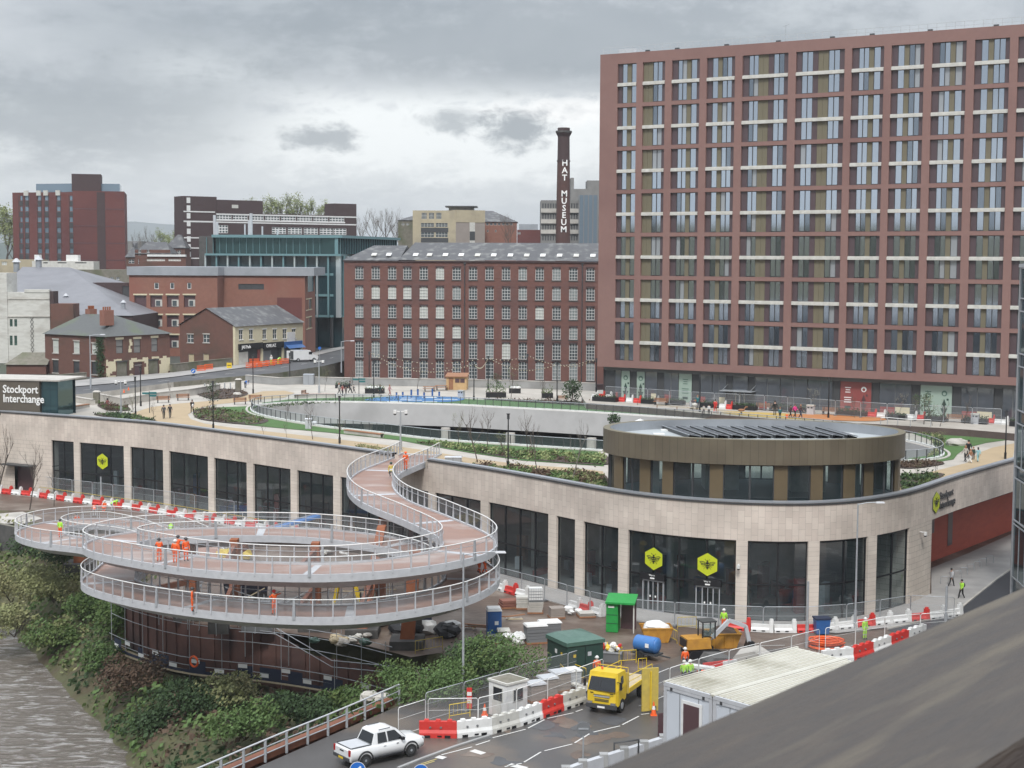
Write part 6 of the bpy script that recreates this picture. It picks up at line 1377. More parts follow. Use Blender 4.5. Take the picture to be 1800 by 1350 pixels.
def simple(name, label, cat, px0, px1, d, yt, dep, m, wins=(), glass='millglass', frame='white', bars=(2, 2), roof=None, rh=2.5, hips=(2, 2), top=None, d1=None, sill=None):
 f=Fac(name, label, cat, px0, d, px1, d1 or d);H=f.rects(wins);zt=f.xz((px0+px1)/2, yt)[1];f.block(0, f.w, 0, zt, dep, m, H, top=top)
 if H:f.windows(H, glass, frame, bars, sill=sill)
 if roof:f.hip(0, f.w, 0, dep, zt, rh, roof, hips[0], hips[1])
 return f, zt
simple('stone_building', 'yellowish stone building with white windows between the theatre roof and the brick block', 'stone building', 122, 236, 345, 474, 9, 'mossystone', [(a, a+5.5, 487, 496)for a in(167, 177, 194, 204.5)])
simple('stone_parapet_building', 'low flat beige building behind the theatre ridge at the left edge', 'low building', -40, 62, 350, 456, 10, 'beigeconc', [(3, 12, 460, 466)], 'blindglass')
f, z_=simple('rooftop_units', 'white plant units and ducts on a low roof below the red tower block', 'plant units', 57, 165, 346, 459, 5, 'offwhite', [(76, 84, 461, 463), (101, 117, 461, 463), (132, 152, 461, 463)], 'darkgrey', 'midgrey', (1, 1))
q=M();q.bb((f.xz(58, 450)[0], 1, z_), (f.xz(66, 450)[0], 3, z_+1.4), 'white');q.bb((f.xz(114, 450)[0], 1, z_), (f.xz(135, 450)[0], 3, z_+1.4), 'white');f.put(q, 'plant_unit')
simple('brick_annexe', 'plain dark brick annexe with a grey door between theatre roof and orange block', 'annexe', 163, 230, 312, 497, 4, 'darkbrick', [(215, 229, 503, 535)], 'darkgrey', 'darkgrey', (1, 1))
simple('gabled_house', 'red brick house with a slate roof and two white dormers left of the dark office', 'house', 238, 300, 385, 446, 9, 'oldbrick', [(243, 248, 436+3, 445+4), (258, 263, 439, 449), (243, 250, 455, 464)], roof='slate', rh=3.0)
simple('slate_roof_house', 'small brown brick house with slate roof tucked beside the red tower block', 'house', 222, 240, 392, 452, 9, 'oldbrick', [(226, 236, 456, 463)], roof='slate', rh=4)
f, z_=simple('flat_roof_annexe', 'brick annexe with a white flat roof edge in front of the gabled house', 'annexe', 245, 327, 365, 451, 6, 'oldbrick', [(258, 290, 455, 459), (296, 318, 455, 459)], 'offwhite', 'white', (4, 1), top='palegrey')
q=M();q.bb((2.0, -.3, z_), (f.w, 1, z_+.5), 'white');f.put(q, 'roof_edge')
simple('brick_villa', 'red brick villa with gabled slate roof behind the white roof edge', 'house', 292, 326, 395, 436, 10, 'oldbrick', [(300, 306, 440, 447), (312, 318, 440, 447)], roof='slate', rh=3.5)
simple('grey_warehouse', 'pale grey metal roofed warehouse far off beside the red tower block', 'warehouse', 222, 250, 620, 424, 30, 'greyconc', top='zinc')
f, z_=simple('cream_office', 'cream concrete office with window strips and a grey rooftop pavilion', 'office building', 725.5, 801, 430, 370, 18, 'beigeconc', [(740, 763, 392, 399), (766, 787, 392, 399), (740, 763, 408, 417), (766, 787, 408, 417), (741, 750, 374, 385), (754, 763, 374, 385), (767, 776, 374, 385)], 'millglass', 'offwhite', (4, 2))
q=M();a, b=f.xz(740, 400), f.xz(788, 408);q.bb((a[0], -.05, b[1]), (b[0], .0, a[1]), 'darkgrey');q.bb((a[0], -.05, f.xz(760, 426)[1]), (b[0], .0, f.xz(760, 418)[1]), 'darkgrey');f.put(q, 'spandrel')
g4=Fac('x', 'x', 'x', 801, 430, 852, 434, root=f.root);zc=g4.xz(825, 391)[1];g4.block(0, g4.w, 0, zc, 18, 'greigebrick');g4.block(0, g4.w, zc, z_+.2, 18, 'beigeconc', y=-.1, name='cream_band')
q=M();x, _=g4.xz(830, 400);q.bb((x-.8, -.1, 2), (x+.8, 0, zc), 'offwhite');q.bb((x-.8, -.14, 6), (x+.8, -.1, 8.2), 'darkgrey');q.bb((x-.8, -.14, zc-5), (x+.8, -.1, zc-2.5), 'darkgrey');g4.put(q, 'stair_strip')
q=M();a=f.xz(788, 365)[0];q.bb((a, 3, z_), (a+7, 10, z_+1.1), 'greyconc');q.bb((a-1, 2, z_+1.1), (a+8, 11, z_+1.4), 'darkgrey');f.put(q, 'rooftop_pavilion')
simple('brown_roof_office', 'ochre brick office with a brown hipped roof right of the cream office', 'office building', 852, 908, 440, 390, 20, 'orangebrick', [(854+7*k, 859+7*k, 391.5, 396)for k in range(7)]+[(856, 859, 404, 408), (870, 873, 404, 408)], 'millglass', 'white', (1, 1), roof='slate', rh=3.4, hips=(0, 7))
simple('brown_roof_wing', 'grey brown wing with hipped roof left of the cream office', 'office building', 700, 726, 436, 387, 16, 'mossystone', [(706, 711, 392, 396), (714, 719, 392, 396)], roof='slate', rh=1.8, hips=(5, 0))
simple('red_brick_hall', 'low red brick hall with flat roof left of the mill chimney', 'hall', 909, 951, 425, 404, 10, 'redbrick', [(910, 915, 408, 412)], top='zinc');simple('grey_shed', 'pale grey curved roof shed peeping over the red brick hall', 'shed', 912, 945, 520, 394, 10, 'zinc', top='zinc')
R=[(953+4.6*k, 955.8+4.6*k, y, y+9)for y in(357.5, 376, 395, 414)for k in range(14)]
f, z_=simple('concrete_office', 'brutalist grey concrete office with rows of narrow windows behind the chimney', 'office building', 950, 1019, 420, 352, 16, 'greyconc', R, 'darkgrey', 'midgrey', (1, 1))
q=M()
for y in(370, 389, 407):z=f.xz(985, y)[1];q.bb((0, -.5, z-.6), (f.w, 0, z+.5), 'palestone');
f.put(q, 'ledge');g5=Fac('x', 'x', 'x', 1017, 415, 1049, 415, root=f.root);g5.block(0, g5.w, 0, g5.xz(1030, 343)[1], 10, 'hotelglass', name='stair_tower');q=M()
for k in range(5):x=g5.w*k/4;q.bb((x-.15, -.1, 0), (x+.15, 0, g5.xz(1030, 343)[1]), 'midgrey')
for k in range(10):q.bb((0, -.08, 2.2*k+2), (g5.w, -.0, 2.2*k+2.15), 'midgrey')
g5.put(q, 'mullions');g6=Fac('x', 'x', 'x', 1002, 432, 1066, 432, root=f.root);g6.block(0, g6.w, 0, g6.xz(1020, 332)[1], 12, 'greyconc', name='lift_block');g6.block(g6.w*.45, g6.w, g6.xz(1020, 332)[1], g6.xz(1040, 317)[1], 10, 'greyconc', name='plant_room', y=.5);g6.block(0, .9, g6.xz(1020, 332)[1], g6.xz(1002, 312)[1], 8, 'greyconc', name='plant_room', y=1)
def tree_mesh(seed, h, spread=.5, levels=4, leaf=0, leafm='leafmid', lr=.12, trunk=.12, barkm='bark', narrow=1.0, clump=.5, tilt=.6, crown0=.28):
 rnd=random.Random(seed);tr=M();cr=M()
 def grow_(p, d, ln, r, lev):
  pts=[p];q=p.copy();dd=d.copy()
  for k in range(3):
   dd=(dd+Vector((rnd.gauss(0, .10), rnd.gauss(0, .10), .06 if lev else 0))).normalized();q=q+dd*ln/3;pts.append(q.copy())
  tr.tube(pts, r, barkm if lev<2 else('twig' if barkm=='bark' else barkm), seg=6 if lev==0 else(4 if lev<3 else 3), rr=[r, r*.85, r*.7, r*.52])
  if lev>=levels:
   for _ in range(leaf):
    c=pts[rnd.randint(1, 3)];cr.leaf(c+Vector((rnd.gauss(0, clump), rnd.gauss(0, clump), rnd.gauss(0, clump*.8))), lr*rnd.uniform(.6, 1.3), leafm, rnd)
   return
  n=(6 if lev==0 else 3)+rnd.randint(0, 1)
  for k in range(n):
   f=(crown0+(1-crown0)*(k+.5)/n)if lev==0 else rnd.uniform(.35, 1);i=min(2, int(f*3));bp=pts[i].lerp(pts[i+1], f*3-i)
   a=rnd.uniform(0, 2*math.pi)if lev else(k*2.4+rnd.uniform(-.4, .4));t=rnd.uniform(.5, 1.0)*tilt;ax_=Vector((math.cos(a)*math.sin(t), math.sin(a)*math.sin(t), math.cos(t)))
   if lev:ax_=(d*.75+ax_*.9).normalized()
   nl=ln*(spread if lev==0 else .62)*rnd.uniform(.75, 1.15)*(1.15-.45*f if lev==0 else 1)*narrow;grow_(bp, ax_, nl, r*(.42 if lev==0 else .5), lev+1)
 grow_(Vector((0, 0, -.1)), Vector((0, 0, 1)), h*.82, trunk, 0);return tr, cr
TREES={}
def tree(name, p, key, h, label, group=None, rz=0, seed=1, cat='tree', **k):
 kk=(key, seed)
 if kk not in TREES:
  bs=k.pop('base', h);tr, cr=tree_mesh(seed, 1.0*bs, **k);TREES[kk]=(tr.mesh('trunk'), cr.mesh('crown')if cr.v else None, max(v[2]for v in tr.v+cr.v))
 tm, cm, h0=TREES[kk];o=thing(name, label, cat, p, rz, group);s_=h/h0;o.scale=(s_, s_, s_);part('trunk', tm, o)
 if cm:part('crown', cm, o)
 return o
SK='trees on the skyline'
for i, (px_, ytop, d, h, kind)in enumerate([(437, 338, 470, 15, 'g'), (462, 340, 470, 14, 'g'), (482, 336, 470, 17, 'g'), (503, 331, 470, 18, 'g'), (524, 334, 470, 17, 'g'), (548, 340, 475, 15, 'g'), (572, 345, 475, 14, 'o'), (640, 362, 460, 14, 'b'), (655, 360, 465, 15, 'b'), (672, 358, 460, 15, 'b'), (690, 364, 458, 14, 'b'), (704, 372, 470, 12, 'b'), (898, 368, 425, 13, 'b'), (-8, 338, 470, 24, 'o'), (8, 352, 455, 20, 'o'), (20, 385, 440, 14, 'o'), (240, 400, 560, 12, 'b'), (262, 392, 540, 15, 'b'), (280, 396, 545, 13, 'o'), (300, 398, 530, 13, 'o'), (318, 402, 520, 12, 'o')]):
 t_=at_d(px_, ytop, d);kw=dict(g=dict(leaf=4, leafm='leafspring', lr=.30, clump=.7, levels=4, spread=.55, trunk=.42), o=dict(leaf=5, leafm='leafspring', lr=.36, clump=1.0, levels=4, spread=.62, trunk=.45), b=dict(leaf=0, levels=5, spread=.70, trunk=.30, tilt=.8))[kind]
 nm={'g':'fresh green tree on the skyline behind the dark office', 'o':'hazy yellow green tree', 'b':'bare winter tree on the skyline'}[kind]
 where=('%s tree from the left of the pale green row behind the dark office'%ORD[i]if i<7 else '%s from the left of the bare trees between the dark and cream offices'%ORD[i-7]if i<12 else 'bare upright tree in front of the ochre brick office' if i==12 else '%s from the left of the yellow green trees beside the red tower block'%ORD[i-13]if i<16 else '%s from the left of the trees between red tower block and dark office'%ORD[i-16])
 tree('skyline_tree', (t_.x, d, t_.z-h-.5), kind, h, where, SK, rz=i*1.3, seed=i%3+1, base=16, **kw)
ZPk=16.5
def pp(px, py):p=at_h(px, py, hp(px, py));return p
def hpx(p, ytop):
 r=ray(px_of(p, CZ-p.z)[0], ytop);t=p.y/r.y;return CZ+r.z*t-p.z
def wallrun(name, label, P, h, m, top='palestone', th=.45, base=None):
 q=M();P=[Vector((p[0], p[1]))for p in P];A, B=offset2(P, th/2), offset2(P, -th/2);z0=base if base is not None else ZPk
 strip(q, A, z0, z0+h, m);strip(q, B, z0, z0+h, m, flip=True)
 for e in(0, -1):q.face([(*A[e], z0), (*A[e], z0+h), (*B[e], z0+h), (*B[e], z0)], m)
 C2, D2=offset2(P, th/2+.06), offset2(P, -th/2-.06);hstrip(q, C2, D2, z0+h+.1, top);strip(q, C2, z0+h, z0+h+.1, top);strip(q, D2, z0+h, z0+h+.1, top, flip=True)
 return solid(q, name, label, 'wall')
wallrun('boundary_wall', 'long pale concrete boundary wall between the roof park and the brick mill', [p.xy for p in wa], 1.15, 'concrete')
wallrun('low_wall', 'low pale topped wall stepping along the park side of the main road', [pp(a, b).xy for a, b in((171, 704), (216, 713), (277, 702), (330, 696), (385, 687))], .95, 'palestone')
wallrun('seat_wall', 'short pale planter wall behind the curved bench near the sign block', [pp(a, b).xy for a, b in((104, 705), (135, 707), (165, 712))], .7, 'palestone')
wallrun('mossy_wall', 'dark mossy stone wall along the pavement before the old pub', [(-88, 212), (-76, 231), (-68.5, 246)], 1.0, 'mossystone', 'mossystone', base=17.4)
wallrun('stone_wall', 'dark stone wall on the pavement between old pub and shop terrace', [(-58.2, 261.5), (-54.5, 271), (-51, 278.5)], 1.3, 'mossystone', 'mossystone', base=17.4)
q=M();p=pp(419, 688);q.box((p.x, p.y, ZPk+.9), (.8, .8, 1.8), 'mossystone');q.box((p.x, p.y, ZPk+1.9), (1.0, 1.0, .2), 'palestone', top=(.6, .6));solid(q, 'gatepost', 'stone gatepost at the left end of the long boundary wall', 'gatepost')
q=M();p=pp(170, 709);q.box((p.x, p.y, ZPk+.8), (.8, .8, 1.6), 'mossystone');q.box((p.x, p.y, ZPk+1.7), (1.0, 1.0, .2), 'palestone', top=(.6, .6));solid(q, 'gatepost', 'stone gatepost at the left end of the low pale wall', 'gatepost')
bl=thing('glass_balustrade', 'glass balustrade with slim posts running right round the oval opening', 'balustrade', (5, 186, ZPk))
R1=grow(.45);R1c=R1+R1[:1]
q=M();ribbon(q, [Vector((p[0], p[1], ZPk+.15))for p in R1c], [Vector((p[0], p[1], ZPk+1.12))for p in R1c], 'balglass');q.build('glass', bl, world=True)
q=M();q.tube([Vector((p[0], p[1], ZPk+1.16))for p in R1], .045, 'galv', seg=5, closed=True);q.build('handrail', bl, world=True)
q=M();a_, b_=grow(.28), grow(.62);a_+=a_[:1];b_+=b_[:1];hstrip(q, a_, b_, ZPk+.2, 'white');strip(q, b_, ZPk, ZPk+.2, 'white');strip(q, a_, ZPk, ZPk+.2, 'white', flip=True);q.build('upstand', bl, world=True)
pm=M();pm.box((0, 0, .6), (.08, .10, 1.15), 'darkgrey');pm=pm.mesh('post');ordr=sorted(range(0, len(R1)), key=lambda i:R1[i][1])
for i in ordr[:90]:part('post', pm, bl, (R1[i][0]-5, R1[i][1]-186, 0), math.atan2(R1[i][1]-cy, R1[i][0]-cx))
q=M()
for i in ordr[90:]:q.box((R1[i][0], R1[i][1], ZPk+.6), (.08, .10, 1.15), 'darkgrey')
q.build('far_posts', bl, world=True, kind='stuff')
def lamp_black(px, py, ytop, label, arm=False):
 p=pp(px, py);h=hpx(p, ytop);o=thing('lamp_post', label, 'lamp post', p, 0, 'black lamp posts on the roof park')
 q=M();q.cyl((0, 0, 0), (0, 0, h), .085, 'black', r2=.055, seg=8);q.cyl((0, 0, 0), (0, 0, .7), .13, 'black', seg=8);q.build('pole', o)
 q=M();q.cyl((0, 0, h-.55), (0, 0, h-.05), .13, 'darkgrey', seg=8);q.cyl((0, 0, h-.05), (0, 0, h), .2, 'black', seg=8);q.build('lantern', o);return p, h
LB=[(445, 692, 624, 'black lamp post in the pale paving right of the round planting bed'), (509.5, 676, 620, 'black lamp post just in front of the grey cabinet at the boundary wall'), (649, 671, 618, 'black festoon pole near the boundary wall left of the white bag planter'), (657, 699, 633, 'black lamp post in front of the planter of white bags'), (833, 704, 640, 'black lamp post just right of the timber shed'), (858, 685, 626, 'black festoon pole behind the green planter right of the shed'), (979, 709, 636, 'black lamp post beside the dark shrub'), (927, 678, 622, 'black festoon pole against the mill between planters'), (1048, 689, 630, 'black festoon pole beside the tower corner'), (238.4, 732, 662, 'black lamp post by the planting left of the walking pair'), (247.6, 714, 645, 'black lamp post behind the low pale wall near the finger sign'), (375, 755, 670, 'black lamp post by the station parapet in front of the mound'), (597, 780, 696, 'black lamp post at the parapet left of the footbridge'), (893, 823, 727, 'black lamp post in the planting above the wide glass bay'), (1230, 724, 655, 'black lamp post in front of the shop windows near the red coat'), (1456, 735, 663, 'black lamp post right of the yellow play surface'), (1767, 807, 722, 'black lamp post at the right end of the ochre path')]
for a in LB:lamp_black(*a)
def cam_pole(px, py, ytop, label):
 p=pp(px, py);h=hpx(p, ytop);o=thing('camera_pole', label, 'camera pole', p, 0);q=M();q.cyl((0, 0, 0), (0, 0, h), .10, 'galv', r2=.08, seg=8);q.cyl((0, 0, 0), (0, 0, 1.1), .16, 'galv', seg=8);q.build('pole', o)
 for sx in(-1, 1):q=M();q.cyl((0, 0, h-.1), (sx*.55, 0, h-.05), .05, 'white', seg=6);q.cyl((sx*.6, 0, h+.08), (sx*.6, 0, h-.3), .2, 'white', seg=8);q.ball((sx*.6, 0, h-.32), .17, 'darkgrey');q.build('camera', o)
cam_pole(704, 792, 722, 'grey pole with two white dome cameras above the footbridge landing');cam_pole(213, 730, 670, 'pale pole with two white cameras left of the black lamps');cam_pole(561, 691, 634, 'grey pole with camera head right of the grey cabinet')
fs=thing('festoon_lights', 'strings of small festoon bulbs between the black poles before the mill', 'festoon lights', pp(858, 685))
q=M();bq=M();HP_=[pp(649, 671)+Vector((0, 0, 5.0)), pp(657, 699)+Vector((0, 0, 5.4)), pp(833, 704)+Vector((0, 0, 5.3)), pp(858, 685)+Vector((0, 0, 5.1)), pp(927, 678)+Vector((0, 0, 5)), pp(979, 709)+Vector((0, 0, 5.6)), pp(1048, 689)+Vector((0, 0, 5.0))]
for a, b in((0, 3), (0, 2), (1, 2), (2, 3), (3, 4), (3, 5), (4, 6), (5, 6)):
 A, B=HP_[a], HP_[b];n=max(4, int((B-A).length/1.0));pts=[A.lerp(B, k/n)-Vector((0, 0, .055*(B-A).length*math.sin(math.pi*k/n)))for k in range(n+1)];q.tube(pts, .018, 'darkgrey', seg=3)
 for k_ in range(1, n):bq.ball(tuple(pts[k_]-Vector((0, 0, .1))), .085, 'cream', seg=5, ring=4)
q.build('wire', fs, world=True);bq.build('bulbs', fs, world=True, kind='stuff')
def bench_mesh():
 s_, b_, l_=M(), M(), M()
 for k in range(4):s_.bb((-.95, -.22+k*.13, .43), (.95, -.12+k*.13, .48), 'wood')
 for k in range(3):b_.bb((-.95, .27, .55+k*.14), (.95, .31, .66+k*.14), 'wood')
 l_.bb((-.06, -.2, 0), (.06, .28, .43), 'darkgrey');l_.bb((-.05, .24, .4), (.05, .34, .95), 'darkgrey');return s_.mesh('seat'), b_.mesh('backrest'), l_.mesh('leg')
BS, BB_, BL=bench_mesh()
def bench(p, rz, label, ln=1.0, col=None):
 o=thing('bench', label, 'bench', p, rz, 'benches on the roof park');
 for nm, me in(('seat', BS), ('backrest', BB_)):c=part(nm, me, o);c.scale=(ln, 1, 1)
 for x in(-.75*ln, .75*ln):part('leg', BL, o, (x, 0, 0))
bench(pp(1161, 712), trz, 'wooden bench between long black planters, leftmost of four before the shops', 1.1)
bench(pp(1342, 721), trz, 'wooden bench behind the person in black before the glass doors', 1.2);bench(pp(1458, 729), trz, 'wooden bench beside the lamp right of the litter bin before the shops', 1.1);bench(pp(1678, 742), trz, 'wooden bench before the green posters, rightmost of four', 1.15)
bench(pp(988, 707), 0, 'small wooden bench left of the dark shrub', .8);bench(pp(422, 711), rad(15), 'dark bench left of two beside the oval opening tip');bench(pp(449, 706), rad(15), 'dark bench nearest the left tip of the oval opening')
bench(pp(537, 697), rad(70), 'dark bench seen end on in the pale plaza', .8);bench(pp(287, 708), rad(20), 'red brown bench against the low wall, left of two');bench(pp(322, 704), rad(20), 'red brown bench against the low wall, right of two')
for lab, P in(('long curved wooden bench with pale front beside the sign block', [(103, 720), (128, 720), (155, 716)]), ('long curved wooden bench along the plaza edge above the oval opening', [(519, 700), (550, 698), (589, 698)]), ('straight timber bench along the balustrade path left of the footbridge', [(607, 762), (640, 766), (672, 770)])):
 C_=catmull([pp(a, b).xy for a, b in P], .8);q=M();A, B=offset2(C_, .3), offset2(C_, -.3);o=thing('long_bench', lab, 'bench', (C_[0][0], C_[0][1], ZPk));hstrip(q, A, B, ZPk+.5, 'wood');strip(q, A, ZPk+.4, ZPk+.5, 'wood');strip(q, B, ZPk+.4, ZPk+.5, 'wood', flip=True);q.build('seat', o, world=True);q=M();A, B=offset2(C_, .24), offset2(C_, -.24);strip(q, A, ZPk, ZPk+.4, 'palestone');strip(q, B, ZPk, ZPk+.4, 'palestone', flip=True);q.build('base', o, world=True)
for px_, py_, lab in((755, 688, 'left of two wooden picnic tables beside the timber shed'), (776, 686, 'right of two wooden picnic tables beside the timber shed')):
 o=thing('picnic_table', lab, 'picnic table', pp(px_, py_), rad(8), 'picnic tables');q=M();q.bb((-1, -.4, .72), (1, .4, .78), 'wood');q.build('tabletop', o)
 for sy in(-.75, .75):q=M();q.bb((-1, sy-.15, .43), (1, sy+.15, .48), 'wood');q.build('bench', o)
 for sx in(-.7, .7):
  q=M();q.beam((sx, -.65, 0), (sx, -.25, .72), .08, .08, 'darkgrey');q.beam((sx, .65, 0), (sx, .25, .72), .08, .08, 'darkgrey');q.beam((sx, -.75, .4), (sx, .75, .4), .08, .06, 'darkgrey');q.build('leg_frame', o)
for px_, py_, lab in((1425, 729, 'double pale litter bin beside the bench before the dark window'), (1714, 745, 'double pale litter bin right of the last bench'), (811, 701, 'pale litter bin between blue posts and lamp')):
 o=thing('litter_bin', lab, 'litter bin', pp(px_, py_), trz, 'litter bins');q=M();q.bb((-.45, -.3, 0), (.45, .3, 1.15), 'palegrey');q.bb((-.5, -.35, 1.15), (.5, .35, 1.28), 'offwhite');q.build('casing', o);q=M()
 for x in(-.22, .22):q.bb((x-.14, -.31, .85), (x+.14, -.29, 1.02), 'black')
 q.build('openings', o)
def cabinet(px, py, w_, d_, h_, m, label, rz=0.0):
 p=pp(px, py);q=M();q.box((p.x, p.y, ZPk+h_/2), (w_, d_, h_), m, rz=rz);q.box((p.x, p.y, ZPk+h_+.05), (w_+.12, d_+.12, .1), 'zinc', rz=rz, top=(.9, .8));R=Matrix.Rotation(rz, 3, 'Z')
 for x in(-w_*.02, w_*.45):q.box(Vector((p.x, p.y, ZPk+h_*.5))+R@Vector((x, -d_/2-.01, 0)), (.03, .02, h_*.9), 'darkgrey', rz=rz)
 solid(q, 'cabinet', label, 'cabinet', p)
cabinet(543, 676, 1.7, 1.0, 1.65, 'zinc', 'large grey metal cabinet standing at the boundary wall');cabinet(542.5, 754, .75, .5, 1.2, 'palegrey', 'white grey information cabinet on the lawn by the balustrade');cabinet(797, 812, 1.7, .6, .5, 'zinc', 'long low grey cabinet behind the parapet right of the footbridge');cabinet(552, 748, .6, .4, .4, 'palegrey', 'low pale box beside the information cabinet')
p=pp(804, 684);o=thing('timber_shed', 'small pine clad shed with two dark windows and a sloping roof', 'shed', p, rad(-4));q=M();q.xprism([(-1.5, 0), (1.2, 0), (1.2, 2.3), (-1.5, 2.0)], -1.6, 1.6, 'pine');q.build('wall', o);q=M();q.xprism([(-1.8, 2.02), (1.45, 2.38), (1.45, 2.5), (-1.8, 2.14)], -1.75, 1.75, 'wood');q.build('roof', o)
for x in(.15, .95):q=M();q.bb((x-.35, -1.54, 1.15), (x+.35, -1.51, 1.8), 'plumpanel');q.bb((x-.4, -1.56, 1.82), (x+.4, -1.5, 1.88), 'pine');q.build('window', o)
q=M();q.bb((-1.2, -1.53, .05), (-.5, -1.51, 1.9), 'wood');q.build('door', o)
def planter(px, py, w_, d_, lab, fill='leafmid', bags=0, rz=0.0, h_=.7, leaves=160, tall=.6):
 p=pp(px, py);o=thing('planter', lab, 'planter', p, rz, 'black planters on the roof park');q=M();q.bb((-w_/2, -d_/2, 0), (w_/2, d_/2, h_), 'black');q.face([(-w_/2+.05, -d_/2+.05, h_+.01), (w_/2-.05, -d_/2+.05, h_+.01), (w_/2-.05, d_/2-.05, h_+.01), (-w_/2+.05, d_/2-.05, h_+.01)], 'soil');q.build('box', o)
 q=M();rn=random.Random(int(px));
 for _ in range(leaves):q.leaf((rn.uniform(-w_/2, w_/2), rn.uniform(-d_/2, d_/2), h_+abs(rn.gauss(0, tall*.5))), rn.uniform(.07, .14), fill, rn)
 q.build('foliage', o)
 for k in range(bags):q=M();q.ball((-w_/2+.6+k*.8, -.1, h_+.15), .45, 'white', sc=(1.2, .8, .5), jit=.15, seed=k, seg=8, ring=5);q.build('sack', o)
planter(659, 691, 2.9, 1.6, 'black planter with green plants and white sacks near the blue posts', bags=3);planter(602, 682, 2.2, 1.2, 'low dark planter beside the camera pole before the wall', 'leafdark', h_=.5)
planter(872, 698, 3.0, 1.8, 'black planter with tall green plants right of the timber shed', tall=1.5, leaves=260);planter(962, 699, 1.7, 1.4, 'small black planter with plants left of the small bench', tall=.9);planter(905, 691, 1.8, 1.0, 'low planter heaped with white sacks beside the tall green planter', bags=2, leaves=60)
for k, (a, b, y)in enumerate(((1041, 1087, 705), (1128, 1150, 709), (1173, 1204, 711), (1232, 1262, 716), (1289, 1330, 720), (1356, 1418, 723), (1472, 1524, 731), (1558, 1593, 737), (1628, 1662, 740), (1694, 1706, 743), (1722, 1736, 745), (1776, 1800, 749))):
 A, B=pp(a, y), pp(b, y);w_=(B-A).length;planter((a+b)/2, y+.5, w_, 1.0, 'long black planter, %s from the left in the row before the shops'%ORD[k], 'leafdark', rz=trz, h_=.6, leaves=int(60*w_), tall=.35)
for px_, py_, ya, lab in((263, 726, 688, 'teal finger signpost near the walking pair'), (631, 697, 664, 'teal finger signpost behind the group on the plaza')):
 p=pp(px_, py_);h=hpx(p, ya);o=thing('finger_sign', lab, 'signpost', p, 0, 'finger signposts');q=M();q.cyl((0, 0, 0), (0, 0, h), .06, 'darkgrey', seg=6);q.build('pole', o)
 for sx, z in((-1, h-.25), (1, h-.55), (1, h-.2)):q=M();q.bb((0.03*sx, -.03, z-.13), (sx*.95, .03, z+.13), 'teal');q.build('sign_arm', o)
for k, (px_, hh)in enumerate(((697, .9), (708, .8), (723, 1.3), (734.5, 1.2), (745.5, .9), (760, 1.3), (772, 1.0))):
 p=pp(px_, 701-(k%2)*2);q=M();q.cyl(p, p+Vector((0, 0, hh)), .13, 'blue', seg=8);q.cyl(p+Vector((0, 0, hh)), p+Vector((0, 0, hh+.06)), .14, 'navy', seg=8);solid(q, 'play_post', 'blue play post, %s from the left on the blue surface'%ORD[k], 'play post', p, 'blue play posts')
q=M();rn=random.Random(3)
for k in range(9):p=pp(rn.uniform(690, 790), rn.uniform(699, 709));q.tube([p+Vector((-.9, 0, .1)), p+Vector((0, .3, .1)), p+Vector((1.2, 0, .1))], .06, 'white', seg=4)
struct(q, 'play_surface_marking')
for k, px_ in enumerate((357, 368, 378, 392, 402, 411)):p=pp(px_+3, 686-k*.5);q=M();q.cyl(p, p+Vector((0, 0, 1.0)), .1, 'galv', seg=8);q.cyl(p+Vector((0, 0, 1.0)), p+Vector((0, 0, 1.04)), .11, 'white', seg=8);solid(q, 'bollard', 'steel bollard, %s from the left beside the round planting bed'%ORD[k], 'bollard', p, 'steel bollards')
for px_, py_, r_ in((417, 695, .55), (1682, 783, .9), (1636, 762, .4), (1680, 758, .5), (1740, 770, .45), (1706, 755, .35)):
 p=pp(px_, py_);q=M();q.ball((p.x, p.y, ZPk+r_*.3), r_, 'palestone', sc=(1.4, .9, .6), jit=.14, seed=int(px_));solid(q, 'boulder', {417:'pale rounded boulder in the round planting bed', 1682:'large pale boulder left of the family on the right lawn', 1636:'small boulder near the curved fence on the right lawn', 1680:'flat pale boulder at the top of the right lawn', 1740:'boulder near the dark planting at the far right', 1706:'smallest boulder on the upper right lawn'}[px_], 'boulder', p)
q=M();C_=[pp(a, b)for a, b in((1548, 747), (1560, 746.5), (1578, 748), (1600, 750), (1636, 750.5))];q.tube([c+Vector((0, 0, .85))for c in C_], .05, 'white', seg=5)
for c in C_:q.cyl(c, c+Vector((0, 0, .85)), .04, 'galv', seg=5)
solid(q, 'curved_handrail', 'white curved handrail at the edge of the right lawn', 'handrail')
q=M();
for a, b in zip([(1155, 718), (1190, 721), (1230, 724), (1262, 727)], [(1190, 721), (1230, 724), (1262, 727), (1318, 731)]):
 A, B=pp(*a), pp(*b);q.beam(A+Vector((0, 0, .45)), B+Vector((0, 0, .45)), .12, .06, 'board');q.cyl(A, A+Vector((0, 0, .5)), .06, 'wood', seg=5)
solid(q, 'knee_rail', 'low timber knee rail between verge and yellow surface', 'knee rail')
p=pp(1303, 729);o=thing('spring_rider', 'small dark spring rider on the yellow play surface', 'play rider', p);q=M();q.cyl((0, 0, 0), (0, 0, .4), .12, 'darkgrey');q.build('spring', o);q=M();q.ball((0, 0, .6), .3, 'wood', sc=(1.6, .6, .6));q.tube([(.35, 0, .7), (.55, 0, 1.0), (.8, 0, 1.0)], .08, 'wood');q.build('animal_body', o)
q=M();p=pp(1383, 735);q.cyl(p, p+Vector((0, 0, .5)), .2, 'orange', r2=.08);solid(q, 'play_cone', 'orange play cone beside the person in purple', 'cone', p)
